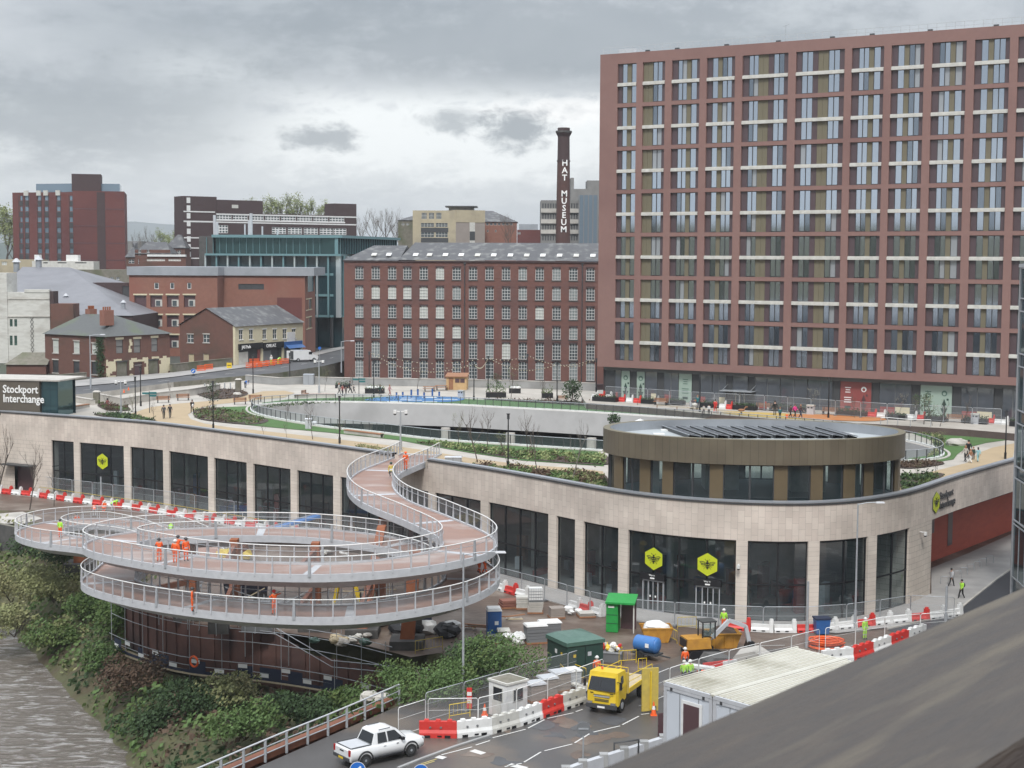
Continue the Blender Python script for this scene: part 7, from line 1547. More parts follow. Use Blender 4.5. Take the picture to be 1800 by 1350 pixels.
p=pp(1221, 720);o=thing('pushchair', 'pale pushchair held by the person in mauve', 'pushchair', p);q=M();q.ball((0, 0, .65), .32, 'offwhite', sc=(1.2, .8, .8));q.build('seat', o);q=M();q.beam((-.3, 0, .2), (.4, 0, .95), .05, .05, 'darkgrey');q.beam((.3, 0, .2), (-.2, 0, .6), .05, .05, 'darkgrey');q.build('frame', o)
for x in(-.3, .3):q=M();q.cyl((x, -.2, .16), (x, .2, .16), .15, 'rubber');q.build('wheel', o)
YT='young trees on the roof park'
def stree(px, py, ytop, kind, label, seed=1, wide=1.0, name='tree'):
 p=pp(px, py);h=hpx(p, ytop)
 kw=dict(bare=dict(levels=3, spread=.42, trunk=.075, tilt=.7*wide, crown0=.35), leafy=dict(levels=3, spread=.45, trunk=.06, leaf=2, leafm='leafspring', lr=.07, clump=.25, tilt=.8, crown0=.3), pale=dict(levels=3, spread=.35, trunk=.06, barkm='palebark', tilt=.5, crown0=.3), pine=dict(levels=2, spread=.36, trunk=.09, leaf=16, leafm='leafdark', lr=.14, clump=.34, tilt=1.3, crown0=.2), bloss=dict(levels=3, spread=.55, trunk=.06, leaf=2, leafm='blossom', lr=.09, clump=.25, tilt=1.0, crown0=.4))[kind]
 return tree('tree', p, kind, h, label, YT, rz=px*.7, seed=seed, base=6, **kw)
for t in((550, 773, 706, 'bare', 'bare spreading tree on the lawn beside the information cabinet', 1, 1.2), (840, 813, 712, 'bare', 'tallest bare tree above the parapet between two lamp posts', 2), (928, 798, 718, 'bare', 'bare tree in the planting in front of the oval opening', 3), (945, 833, 732, 'bare', 'thin bare tree at the parapet over the wide bay', 1), (1006, 844, 735, 'pale', 'pale barked thin tree near the bronze pavilion', 2), (805, 785, 722, 'leafy', 'thin tree with yellowish leaves left of the tallest bare tree', 1), (857, 790, 712, 'bare', 'slender bare tree right behind the tallest bare tree', 3), (893, 822, 755, 'leafy', 'low leafy young tree at the foot of the parapet lamp', 2), (597, 782, 728, 'leafy', 'leafing young tree behind the lamp left of the footbridge', 3), (503, 742, 700, 'bare', 'thin bare tree on the lawn near the left tip', 1), (464, 766, 742, 'bare', 'small bare sapling at the parapet', 2), (504, 770, 740, 'bare', 'bare sapling at the parapet right of the small one', 3), (898, 702, 636, 'leafy', 'leafing tree in the plaza in front of the mill right of the shed', 1), (871, 696, 655, 'pine', 'small dark conifer in the tall green planter', 1), (952, 703, 655, 'bare', 'bare young tree between the two small planters', 1), (618, 690, 640, 'bare', 'bare young tree beside the finger signpost on the plaza', 2), (571, 688, 640, 'leafy', 'young leafy tree right of the camera pole', 3), (733, 688, 640, 'bare', 'bare young tree left of the timber shed', 3), (375, 722, 668, 'pine', 'sparse dark pine beside the round planting bed', 2), (236, 737, 690, 'leafy', 'yellowish sapling left of the walking pair', 1), (272, 742, 700, 'bare', 'bare sapling before the walking pair', 1), (186, 727, 690, 'bare', 'bare sapling near the person in red', 3), (300, 700, 668, 'bare', 'bare sapling before the low wall', 2), (1373, 716, 650, 'bare', 'tall bare tree before the shop windows left of the white blossom', 3), (1432, 721, 680, 'bloss', 'white blossoming tree before the grey shop window', 1), (1580, 729, 686, 'bloss', 'pale blossoming tree right of the red posters', 2), (1624, 746, 684, 'pine', 'dark conifer before the green posters', 3), (1639, 748, 690, 'leafy', 'young leafy tree right of the dark conifer', 2), (1652, 750, 700, 'bare', 'thin bare tree between conifer and right bench', 2), (1695, 745, 690, 'bare', 'bare tree before the dark shop window at the right', 1), (1604, 742, 690, 'leafy', 'thin leafing tree left of the dark conifer', 3), (1502, 735, 690, 'bare', 'bare sapling before the red posters', 2), (1120, 712, 672, 'bare', 'thin bare tree behind the left planters near the tower corner', 1), (1612, 850, 800, 'leafy', 'leafy sapling between the bronze pavilion and the ochre path', 1), (1645, 842, 800, 'bare', 'thin bare sapling beside the right parapet', 2), (1653, 792, 755, 'leafy', 'sparse shrubby tree beyond the curved balustrade', 2)):stree(*t)
def bush(name, px, py, ytop, w_, m, label, n=500, lr=.13, seed=1, p=None, h=None, cat='shrub'):
 p=p or pp(px, py);h=h or hpx(p, ytop);o=thing(name, label, cat, p);rn=random.Random(seed);q=M();s_=M()
 lobes=[(rn.uniform(-.3, .3)*w_, rn.uniform(-.3, .3)*w_, h*rn.uniform(.35, .75), rn.uniform(.22, .38))for _ in range(9)]
 for k in range(n):
  lx, ly, lz, lr_=lobes[rn.randrange(9)];d=Vector((rn.gauss(0, 1), rn.gauss(0, 1), rn.gauss(0, 1))).normalized()*rn.uniform(.6, 1.05);q.leaf((lx+d.x*lr_*w_, ly+d.y*lr_*w_, max(.05, lz+d.z*h*.32)), lr*rn.uniform(.6, 1.4), m, rn)
 q.build('foliage', o)
 for k in range(5):a=rn.uniform(0, 6.28);s_.tube([(0, 0, 0), (math.cos(a)*w_*.15, math.sin(a)*w_*.15, h*.35), (math.cos(a)*w_*.28, math.sin(a)*w_*.28, h*.65)], .04, 'bark', seg=4)
 s_.build('stem', o);return o
bush('shrub', 1005, 710, 662, 2.9, 'leafdark', 'big dark green shrub on the plaza left of the tower corner', 900, seed=2);bush('shrub', 1079, 752, 726, 1.9, 'leafdark', 'small dark shrub standing behind the pavilion roof rim', 350, seed=3)
def cover(name, P, m, n, hgt_, lr=.1, seed=1, h=20.5, label=None):
 poly=pxpoly(P, h);xs_=[p[0]for p in poly];ys_=[p[1]for p in poly];rn=random.Random(seed);q=M();c=0
 ms=m if isinstance(m, (list, tuple))else[m]
 while c<n:
  x, y=rn.uniform(min(xs_), max(xs_)), rn.uniform(min(ys_), max(ys_))
  if not inpoly(x, y, poly):continue
  c+=1;k=noise.noise(Vector((x*.5, y*.5, seed)));mm_=ms[int((k+.5)*len(ms))%len(ms)];hh=hgt_*(.6+k)
  for _ in range(3):q.leaf((x+rn.gauss(0, .12), y+rn.gauss(0, .12), CZ-h+abs(rn.gauss(0, .5))*max(.05, hh)), lr*rn.uniform(.6, 1.4), mm_, rn)
 struct(q, name, 'stuff', label)
for i, (nm, P)in enumerate(BEDS):
 ar=[(3, 'leafbrown'), (8, ('leafmid', 'leafbrown')), (9, ('leafmid', 'leafdark')), (14, ('leafolive', 'leafmid', 'leafbrown')), (40, ('leafbrown', 'leafmid', 'leafspring', 'leafmid')), (26, ('leafolive', 'leafmid', 'leafbrown')), (14, ('leafdark', 'leafbrown')), (16, ('leafbrown', 'leafdark')), (5, 'leafbrown'), (9, ('leafmid', 'leafdark'))][i]
 cover('ground_cover', P, ar[1], ar[0]*90, .55, .13, seed=i)
cover('ground_cover', [(455, 716), (470, 712), (560, 703), (700, 700), (700, 704), (560, 709), (480, 716)], ('leafmid', 'leafdark'), 500, .3, seed=21)
cover('ground_cover', [(1590, 752), (1640, 756), (1660, 775), (1650, 800), (1625, 806), (1645, 790), (1635, 770), (1600, 758)], ('leafmid', 'leafolive', 'leafdark'), 900, .5, seed=22)
cover('ground_cover', [(620, 786), (690, 796), (690, 792), (640, 782)], ('leafolive', ), 200, .4, seed=23)
def street_lamp(p, h, label, arm=1.6, m='galv', rz=0.0):
 o=thing('street_lamp', label, 'street lamp', p, rz, 'street lamps');q=M();q.cyl((0, 0, 0), (0, 0, 1.6), .13, m, seg=10);q.cyl((0, 0, 1.6), (0, 0, h), .09, m, r2=.06, seg=10);q.build('pole', o)
 q=M();q.tube([(0, 0, h-.1), (arm*.5, 0, h+.08), (arm, 0, h+.1)], .04, m);q.build('arm', o);q=M();q.box((arm+.3, 0, h+.1), (.75, .28, .12), 'palegrey', top=(.8, .6));q.build('lamp_head', o);return o
for px_, py_, yt, lab in((362.5, 636, 567, 'grey street lamp on the main road before the brown gable'), (159.5, 683, 589, 'grey street lamp in front of the old pub'), (600, 655, 600, 'grey street lamp at the left corner of the mill')):
 p=at_h(px_, py_, 19.6);street_lamp(p, hpx(p, yt), lab)
vp=at_h(535, 635, 19.7);o=thing('white_van', 'white panel van with open rear door parked by the orange barriers', 'van', vp, rad(28))
q=M();q.xprism([(-2.5, .35), (2.4, .35), (2.5, .9), (2.35, 1.15), (1.45, 1.35), (.85, 2.15), (-2.4, 2.2), (-2.5, 1.9)], -.95, .95, 'carwhite', axis='y');q.build('body', o)
for sx in(-1.6, 1.6):
 for sy in(-.9, .9):q=M();q.cyl((sx, sy-.12, .34), (sx, sy+.12, .34), .34, 'rubber', seg=14);q.cyl((sx, sy-.13, .34), (sx, sy+.13, .34), .18, 'galv', seg=10);q.build('wheel', o)
q=M();q.bb((.55, -.97, 1.35), (1.25, .97, 1.85), 'carglass');q.build('side_window', o);q=M();q.face([(1.42, -.85, 1.42), (1.42, .85, 1.42), (.93, .8, 2.08), (.93, -.8, 2.08)], 'carglass');q.build('windscreen', o);q=M();q.bb((-2.53, -.85, .5), (-2.50, .85, 2.0), 'darkgrey');q.build('open_rear', o);q=M();q.bb((-3.2, .93, .5), (-2.5, .98, 2.05), 'carwhite');q.build('rear_door', o)
GB='orange plastic barriers by the van'
bm=M();bm.bb((-.95, -.03, .1), (.95, .03, .2), 'orange');bm.bb((-.95, -.03, .9), (.95, .03, 1.0), 'orange');bm.bb((-.95, -.02, .45), (.95, .02, .62), 'orange')
for k in range(9):bm.bb((-.93+k*.22, -.02, .15), (-.86+k*.22, .02, .95), 'orange')
bm=bm.mesh('panel');bf=M();bf.bb((-.85, -.25, 0), (-.75, .25, .1), 'black');bf.bb((.75, -.25, 0), (.85, .25, .1), 'black');bf=bf.mesh('feet')
for k, (px_, py_, rz)in enumerate(((441, 647, 30), (452, 646, 25), (463, 644.5, 28), (475, 643, 28), (487, 641, 28), (499, 639.5, 28), (509, 638, 100), (447, 640, 28), (460, 637, 28), (473, 635, 28), (500, 632.5, 28))):
 o=thing('plastic_barrier', 'orange barrier panel, %s in the %s row by the van'%(ORD[k%7]+' from the left', 'front' if k<7 else 'back'), 'barrier', at_h(px_, py_, 19.7), rad(rz), GB);part('panel', bm, o);part('feet', bf, o)
for px_, py_, lab in((354, 652.5, 'left of two red barrier panels leaning on the dark stone wall'), (367, 650, 'right of two red barrier panels leaning on the dark stone wall')):o=thing('plastic_barrier', lab, 'barrier', at_h(px_, py_, 19.7), rad(50), GB);part('panel', bm, o);part('feet', bf, o)
def blue_sign(p, h, label, rz=0.0, r_=.38, arrow=True):
 o=thing('keep_left_sign', label, 'road sign', p, rz, 'blue arrow signs');q=M();q.cyl((0, 0, 0), (0, 0, h), .04, 'darkgrey', seg=6);q.bb((-.3, -.2, 0), (.3, .2, .08), 'black');q.build('stand', o);q=M();q.cyl((0, -.05, h), (0, -.02, h), r_, 'signblue', seg=24);q.cyl((0, -.045, h), (0, -.03, h), r_+.03, 'white', seg=24)
 q.build('disc', o);q=M();d=Vector((-.7, 0, -.7)).normalized();q.beam(Vector((0, -.07, h))-d*r_*.6, Vector((0, -.07, h))+d*r_*.45, .03, r_*.26, 'letter');s_=Vector((.7, 0, -.7));t_=Vector((0, -.07, h))+d*r_*.75;q.face([t_, t_-d*r_*.5+s_*r_*.42, t_-d*r_*.5-s_*r_*.42], 'letter');q.build('arrow', o)
blue_sign(at_h(340, 660, 19.7), .75, 'small blue arrow sign at the kerb left of the red barrier panels')
q=M();p=at_h(403, 648, 19.7);q.box((p.x, p.y, p.z+.55), (.9, .06, 1.0), 'yellow');q.box((p.x, p.y-.04, p.z+.6), (.6, .02, .12), 'black');q.box((p.x, p.y, p.z+.05), (.9, .4, .08), 'black');solid(q, 'yellow_sign', 'yellow temporary sign board on the pavement before the shops', 'sign', p)
for px_, py_, lab in((218, 690, 'small orange cone on the pavement before the peeling pub wall'), (226, 686, 'second orange cone on the kerb before the peeling pub wall')):
 p=at_h(px_, py_, 19.7);q=M();q.cyl(p, p+Vector((0, 0, .5)), .13, 'orange', r2=.03);q.box(p+Vector((0, 0, .03)), (.3, .3, .05), 'orange');solid(q, 'traffic_cone', lab, 'cone', p, 'traffic cones')
worker(at_h(477, 641, 19.7), rad(200), 'stand', 'white', 'hivis', 'worker in white top and lime trousers inside the orange barriers by the van');worker(at_h(489, 640, 19.7), rad(160), 'bend', 'hivis', 'hivis', 'worker in full lime bending inside the orange barriers by the van', 'hivis')
q=M();p=at_h(562, 636, 19.7);q.cyl(p, p+Vector((0, 0, 2.6)), .04, 'galv', seg=6);q.cyl(p+Vector((0, -.05, 2.6)), p+Vector((0, 0, 2.6)), .3, 'signblue', seg=14);solid(q, 'round_sign', 'small round blue sign on a pole right of the shops', 'road sign', p)
def gp(px, py):return at_h(px, py, 30.0)
def gsheet(name, P, z, m, sm=False, px=True):
 P=[gp(a, b).xy for a, b in P]if px else P
 if sm:P=catmull([(p[0], p[1])for p in P], 1.2, closed=True)
 q=M();flat(q, P, z, m);return struct(q, name)
fr_in, fr_out=fsub(fpos(60), fpos(1637), .2), fsub(fpos(60), fpos(1637), -3.6)
q=M();hstrip(q, fr_out, fr_in, 7.08, 'greypaving');strip(q, fr_out, 7.0, 7.08, 'palestone');struct(q, 'station_pavement')
gsheet('pavement', [(1625, 1060), (1637, 1048), (1637, 1000), (1700, 975), (1800, 930), (1800, 985), (1752, 1018), (1725, 1040), (1700, 1060), (1690, 1068), (1650, 1085), (1560, 1105), (1470, 1115), (1440, 1112), (1530, 1090), (1600, 1074)], 7.10, 'greypaving')
gsheet('side_road', [(1560, 1107), (1650, 1087), (1690, 1070), (1700, 1061), (1725, 1041), (1752, 1019), (1800, 986), (1900, 940), (2100, 1200), (1650, 1160)], 7.04, 'newasphalt')
ke=M();kc=[gp(a, b)for a, b in((1560, 1107), (1650, 1087), (1690, 1070), (1700, 1061), (1725, 1041), (1752, 1019), (1800, 986))]
for a, b in zip(kc, kc[1:]):ke.beam((a.x, a.y, 7.08), (b.x, b.y, 7.08), .18, .14, 'palestone')
struct(ke, 'kerb')
gsheet('road', [(-40, 44), (-15.4, 87.6), (-7.2, 101.6), (-4.0, 105.2), (2, 104), (8, 108.5), (14, 116), (22, 117), (30, 112), (40, 110), (40, 30), (-40, 30)], 7.03, 'wetasphalt', px=False)
gsheet('cycle_path', [(-40, 80-34), (0, 0), (1, 0)], 6.5, 'asphalt', px=False)if False else None
mk=M()
def dash(a, b, w=.11, m='line', z=7.045):
 A, B=gp(*a), gp(*b);t=(B-A).normalized();n=Vector((t.y, -t.x, 0))*w/2;mk.face([(*(A-n).xy, z), (*(A+n).xy, z), (*(B+n).xy, z), (*(B-n).xy, z)][::-1], m)
for a, b in(((776, 1328), (830, 1314)), ((836, 1311), (861, 1303)), ((866, 1298), (924, 1283)), ((928, 1281), (957, 1266)), ((962, 1264), (1008, 1254)), ((1012, 1252), (1024, 1248)), ((887, 1349), (917, 1343)), ((921, 1341), (951, 1323)), ((957, 1321), (1006, 1309)), ((1010, 1307), (1036, 1291)), ((1043, 1288), (1090, 1277)), ((1094, 1275), (1123, 1260)), ((1127, 1257), (1141, 1255)), ((1380, 1135), (1290, 1137))):dash(a, b)
for a, b in(((740, 1344), (768, 1335)), ((736, 1348), (764, 1339))):dash(a, b, .09, 'yline')
for a, b in(((768, 1331), (782, 1334)), ((895, 1345), (925, 1352)), ((830, 1320), (850, 1326))):dash(a, b, .5)
struct(mk, 'road_marking')
kb=M()
for a, b in(((700, 1352), (740, 1336)), ((740, 1336), (800, 1314)), ((800, 1314), (862, 1294))):A, B=gp(*a), gp(*b);kb.beam((A.x, A.y, 7.06), (B.x, B.y, 7.06), .2, .12, 'concrete')
struct(kb, 'kerb')
rn=random.Random(9);pt=M()
for k in range(16):
 px_, py_=rn.uniform(830, 1150), rn.uniform(1262, 1345);c=gp(px_, py_);n=9;P=[(c.x+rn.uniform(.3, 1.3)*math.cos(2*math.pi*i/n), c.y+rn.uniform(.3, 1.3)*math.sin(2*math.pi*i/n))for i in range(n)];flat(pt, catmull(P, .3, closed=True), 7.036+.0004*k, ('asphalt', 'mud')[k%2])
struct(pt, 'road_patches')
ra=[Vector((p[0], p[1]))for p in catmull([(-32, 58), (-15.4, 87.4), (-11.2, 94.4), (-7.2, 101.4)], 2.0)]
o=thing('retaining_wall', 'rust brown wall carrying the road edge above the river scrub', 'retaining wall', (-12, 92, 7));q=M();A, B=offset2(ra, -.7), offset2(ra, -1.25);strip(q, B, 1, 7.35, 'rust', flip=True);strip(q, A, 6.9, 7.35, 'rust');hstrip(q, A, B, 7.35, 'rust');q.build('coping', o, world=True)
o=thing('guard_rail', 'long galvanised three bar guard rail along the road beside the white pickup', 'guard rail', (-12, 92, 7));P=offset2(ra, -.35)
for z, r_ in((1.35, .055), (.9, .04), (.5, .04)):q=M();q.tube([(p[0], p[1], 7+z)for p in P], r_, 'galv' if z<1 else 'palegrey', seg=6);q.build('rail', o, world=True)
for p in P:q=M();q.box((p[0], p[1], 7.65), (.14, .22, 1.3), 'galv');q.build('post', o, world=True)
o=thing('concrete_barrier', 'grey panelled road barrier running under the stone coping below the white cabins', 'barrier', gp(1100, 1360));P=[gp(a, b)for a, b in((900, 1420), (1024, 1372), (1166, 1326), (1300, 1290))];q=M()
for a, b in zip(P, P[1:]):q.beam((a.x, a.y, 7.55), (b.x, b.y, 7.55), .35, 1.1, 'palegrey')
q.build('parapet', o, world=True);q=M()
for a, b in zip(P, P[1:]):
 for k in range(4):c=a.lerp(b, k/4);q.box((c.x, c.y, 7.6), (.5, .5, 1.25), 'concrete')
q.build('posts', o, world=True)
p=gp(1180, 1300);q=M();q.box((p.x-.1, p.y, 7.9), (1.6, .08, 1.7), 'plumpanel', rz=.3);q.box((p.x-.1, p.y+.1, 7.5), (.1, .5, 1), 'darkgrey', rz=.3);solid(q, 'site_board', 'dark brown board standing behind the road barrier left of the cabins', 'board', p)
p=gp(1100, 1350);q=M();q.tube([(p.x-.7, p.y, 7), (p.x-.7, p.y, 8.5), (p.x+.8, p.y+.7, 8.5), (p.x+.8, p.y+.7, 7)], .06, 'darkgrey');q.tube([(p.x-.6, p.y, 7.4), (p.x+.75, p.y+.65, 7.4)], .05, 'white');solid(q, 'hoop_rail', 'dark metal hoop rail at the road barrier below the cabins', 'rail', p)
p=gp(1025, 1338);o=thing('round_sign', 'round grey sign seen from behind on a thin pole in the near road', 'road sign', p);q=M();q.cyl((0, 0, 0), (0, 0, 2.1), .045, 'galv', seg=8);q.build('pole', o);q=M();q.cyl((0, -.05, 2.0), (0, -.02, 2.0), .42, 'midgrey', seg=20);q.bb((-.3, -.08, 1.95), (.3, -.05, 2.05), 'galv');q.build('disc', o)
blue_sign(at_h(629, 1400, 30), 1.55, 'blue arrow disc in front of the pickup rear bumper at the bottom edge', r_=.42);blue_sign(at_h(740, 1398, 30), 1.35, 'blue arrow disc right of the pickup at the bottom edge', r_=.42)
def wb_mesh(m, h=.62, L=1.85):
 q=M();q.xprism([(-.28, 0), (.28, 0), (.28, .22), (.16, .38), (.14, h), (-.14, h), (-.16, .38), (-.28, .22)], -L/2, L/2-.35, m);q.xprism([(-.28, 0), (.28, 0), (.22, .5), (.18, .95), (-.18, .95), (-.22, .5)], L/2-.34, L/2, m);q.cyl((L/2-.17, 0, .95), (L/2-.17, 0, 1.08), .16, m, seg=8);return q.mesh('body')
def wt_mesh(m, L=1.95):
 q=M();q.xprism([(-.26, 0), (.26, 0), (.24, .3), (.15, .5), (.15, 1.02), (-.15, 1.02), (-.15, .5), (-.24, .3)], -L/2, L/2, m)
 for x in(-.6, 0, .6):q.box((x, 0, 1.07), (.28, .3, .14), m, top=(.8, .8))
 for x in(-.55, .5):q.box((x, -.255, .10), (.3, .06, .16), 'black')
 for x in(-.4, .15):q.cyl((x, -.22, .66), (x, -.14, .66), .06, 'midgrey', seg=8)
 return q.mesh('body')
WB={c:wb_mesh(c)for c in('red', 'white')};WT={c:wt_mesh(c)for c in('red', 'white', 'offwhite')}
ST=M()
for x in(-.62, .1):ST.bb((x-.14, -.29, .08), (x+.14, -.275, .18), 'black')
ST=ST.mesh('foot_slots')
def row(P, n, mesh_, cols, where, grp, L=1.9, name='water_barrier', last=None):
 C_=[Vector((p.x, p.y, 7.03))for p in P];ls=[0]
 for a, b in zip(C_, C_[1:]):ls.append(ls[-1]+(b-a).length)
 def at(s):
  for i in range(len(C_)-1):
   if s<=ls[i+1]:return C_[i].lerp(C_[i+1], (s-ls[i])/(ls[i+1]-ls[i]))
  return C_[-1]
 n=n or max(1, int(ls[-1]/L));step=ls[-1]/n;cn={}
 for k in range(n):
  a, b=at(step*k), at(step*(k+1));c=cols[k%len(cols)];cn[c]=cn.get(c, 0)+1;cname={'offwhite':'grimy white'}.get(c, c)
  o=thing(name, '%s barrier block, %s of its colour from left in %s'%(cname, ORD[min(29, cn[c]-1)], where), 'barrier', (a+b)/2, math.atan2(b.y-a.y, b.x-a.x), grp)
  m_=part('body', mesh_[c], o);m_.scale=((b-a).length/L, 1, 1);part('foot_slots', ST, o)
row([gp(-12, 866), gp(60, 873), gp(135, 884), gp(230, 895), gp(330, 912), gp(460, 931), gp(560, 948)], 34, WB, ('white', 'red'), 'the row before the left bays', 'barriers before the left glass bays')
row([gp(872, 1036), gp(905, 1046), gp(930, 1052)], 3, WB, ('white', 'red', 'white'), 'the row right of the footbridge', 'barriers right of the footbridge')
row([gp(1002, 1068), gp(1060, 1085)], 3, WB, ('white', 'red'), 'the row by the green shelter', 'barriers left of the green cabin')
row([gp(1280, 1107), gp(1350, 1112), gp(1430, 1112), gp(1505, 1104), gp(1570, 1096), gp(1640, 1089), gp(1690, 1082)], 12, WB, ('red', 'white', 'white'), 'the row at the right bays', 'barriers at the right glass bays')
row([gp(1445, 1168), gp(1490, 1164), gp(1518, 1157), gp(1547, 1146), gp(1583, 1134), gp(1625, 1120)], 5, WT, ('white', 'red', 'white', 'red', 'white'), 'the row above the coping', 'barriers above the coping')
row([gp(738, 1296), gp(800, 1297), gp(858, 1291), gp(904, 1279), gp(946, 1264), gp(986, 1249), gp(1026, 1236)], 6, WT, ('red', 'white', 'offwhite', 'white', 'red', 'offwhite'), 'the row beside the pickup', 'barriers along the near road')
for k, (a, b, y, c)in enumerate(((1088, 1100, 706, 'red'), (1101, 1114, 707, 'white'), (1114, 1128, 708, 'red'), (1150, 1158, 709, 'white'), (1265, 1277, 718, 'white'), (1277, 1288, 719, 'red'), (1335, 1347, 720, 'red'), (1526, 1541, 733, 'red'), (1542, 1557, 734, 'white'), (1594, 1612, 737, 'white'), (1613, 1626, 738, 'red'), (1738, 1748, 744, 'red'), (1749, 1772, 746, 'white'), (1053, 1064, 700, 'red'), (1064, 1076, 701, 'white'), (1040, 1052, 701, 'white'))):
 A, B=pp(a, y), pp(b, y);o=thing('water_barrier', '%s barrier block, %s of sixteen along the shop front planters'%(c, ORD[{13:1, 14:2, 15:0}.get(k, k+3)]+' from the left'), 'barrier', (A+B)/2, trz, 'barriers before the shops');m_=part('body', WB[c], o);m_.scale=((B-A).length/1.85, 1, 1)
def hm(L, H, m):
 f=M();f.tube([(-L/2, 0, .08), (-L/2, 0, H-.1), (-L/2+.1, 0, H), (L/2-.1, 0, H), (L/2, 0, H-.1), (L/2, 0, .08)], .028, m, seg=5);f.tube([(-L/2, 0, .2), (L/2, 0, .2)], .02, m, seg=4);f.tube([(-L/2, 0, H*.62), (L/2, 0, H*.62)], .012, m, seg=3)
 w_=M();w_.face([(-L/2, 0, .2), (L/2, 0, .2), (L/2, 0, H), (-L/2, 0, H)], 'mesh');b=M();b.bb((-L/2-.12, -.3, 0), (-L/2+.12, .3, .12), 'midgrey');return f.mesh('panel_frame'), w_.mesh('wire_mesh'), b.mesh('foot_block')
HM=hm(3.4, 2.0, 'galv');HW_=hm(3.4, 2.0, 'white')
def heras(P, where, grp, me=HM, z=7.03, n=None, pts=None):
 C_=pts or[Vector((gp(*p).x, gp(*p).y, z))for p in P];ls=[0]
 for a, b in zip(C_, C_[1:]):ls.append(ls[-1]+(b-a).length)
 def at(s):
  for i in range(len(C_)-1):
   if s<=ls[i+1]+1e-6:return C_[i].lerp(C_[i+1], (s-ls[i])/(ls[i+1]-ls[i]))
  return C_[-1]
 n=n or max(1, round(ls[-1]/3.45));st_=ls[-1]/n
 for k in range(n):
  a, b=at(st_*k), at(st_*(k+1));o=thing('fence_panel', 'mesh fence panel, %s from the left %s'%(ORD[min(29, k)], where), 'fence panel', (a+b)/2, math.atan2(b.y-a.y, b.x-a.x), grp);s_=(b-a).length/3.45
  for nm, m_ in zip(('panel_frame', 'wire_mesh', 'foot_block'), me):c=part(nm, m_, o);c.scale=(s_, 1, 1)
heras([(60, 863), (130, 872), (230, 884), (330, 898), (430, 915), (560, 938)], 'along the left glass bays', 'fence along the left glass bays')
heras([(878, 1036), (960, 1058), (1040, 1082), (1087, 1092)], 'between footbridge and green cabin', 'fence left of the green cabin')
heras([(1110, 1096), (1218, 1104), (1315, 1110), (1419, 1110)], 'before the entrance doors', 'fence before the entrance')
heras([(1419, 1110), (1480, 1106), (1540, 1098), (1597, 1088), (1677, 1092)], 'curving past the right glass bays', 'fence at the right glass bays')
heras([(700, 1300), (748, 1284)], 'at the lower left gate by the pickup', 'white gate panels', HW_);heras([(752, 1283), (812, 1285), (872, 1278), (945, 1252), (1024, 1222), (1060, 1208)], 'behind the roadside barriers', 'fence behind the roadside barriers', HW_)
heras([(748, 1272), (862, 1238), (930, 1215), (990, 1200), (1050, 1180)], 'between bush and white booth', 'fence between bush and booth')
heras([(1130, 1245), (1196, 1217), (1308, 1184), (1380, 1168), (1440, 1152)], 'behind the white cabins', 'white fence behind the cabins', HW_);heras([(1450, 1150), (1560, 1128), (1680, 1118)], 'above the coping beside the near barriers', 'white fence above the coping', HW_)
sp_=[pp(a, b)for a, b in((1064, 704), (1150, 710), (1250, 717), (1350, 722), (1450, 730), (1550, 737), (1650, 742), (1760, 748))]
heras(None, 'before the tower shop windows', 'fence before the shops', HM, pts=sp_)
def yrail(P, label, m='yellow', h=1.0, z=7.03):
 P=[Vector((gp(*p).x, gp(*p).y, z))for p in P];q=M()
 for a, b in zip(P, P[1:]):
  q.tube([a, a+Vector((0, 0, h)), b+Vector((0, 0, h)), b], .035, m, seg=5);q.tube([a+Vector((0, 0, .25)), b+Vector((0, 0, .25))], .025, m, seg=4)
  n=max(2, int((b-a).length/.3))
  for k in range(1, n):c=a.lerp(b, k/n);q.cyl(c+Vector((0, 0, .25)), c+Vector((0, 0, h)), .012, m, seg=3, caps=False)
 solid(q, 'pedestrian_barrier', label, 'pedestrian barrier', P[0], 'yellow pedestrian barriers')
yrail([(70, 870), (130, 879), (200, 889), (260, 896), (330, 907), (400, 919), (470, 931)], 'long line of yellow tube barriers behind the red and white blocks at the left', 'dullyellow')
yrail([(1172, 1122), (1190, 1132)], 'yellow barrier leaning beside the skip of white sacks');yrail([(1191, 1107), (1224, 1106)], 'yellow barrier behind the gap between the two skips', 'dullyellow');yrail([(1122, 1182), (1136, 1181)], 'small yellow barrier standing alone behind the truck bed');yrail([(985, 1192), (998, 1206)], 'yellow barrier at the corner of the dark green kiosk');yrail([(1004, 1190), (1030, 1200)], 'yellow barrier along the right foot of the dark green kiosk');yrail([(1088, 1168), (1118, 1166)], 'yellow barrier with a solid plate behind the truck');yrail([(790, 1266), (826, 1260)], 'yellow barrier at the foot of the near lamp post');yrail([(730, 1150), (778, 1142)], 'yellow barrier left of the big bush under the footbridge', 'dullyellow')
street_lamp(gp(814, 1234), hpx(gp(814, 1234), 970)-.1, 'tall grey street lamp in front of the footbridge, by the booth', 2.2);street_lamp(gp(1503, 1106), hpx(gp(1503, 1106), 885), 'tall grey street lamp in front of the curved glass bays', 1.5)
for px_, py_, yt, lab in((1418, 1138, 1022, 'short grey post at the right end of the site before the blue bin'), (1662, 1112, 1030, 'grey post at the roadside left of the man with backpack'), (178, 878, 838, 'slim pole with small lights before the emblem bay')):
 p=gp(px_, py_);q=M();h=hpx(p, yt);q.cyl(p, p+Vector((0, 0, h)), .1, 'galv', seg=8);q.cyl(p, p+Vector((0, 0, h*.4)), .14, 'galv', seg=8);solid(q, 'post', lab, 'post', p)
o=thing('white_pickup', 'white double cab pickup truck parked on the near road', 'pickup truck', (gp(668, 1333).x, gp(668, 1333).y, 7.05), rad(38))
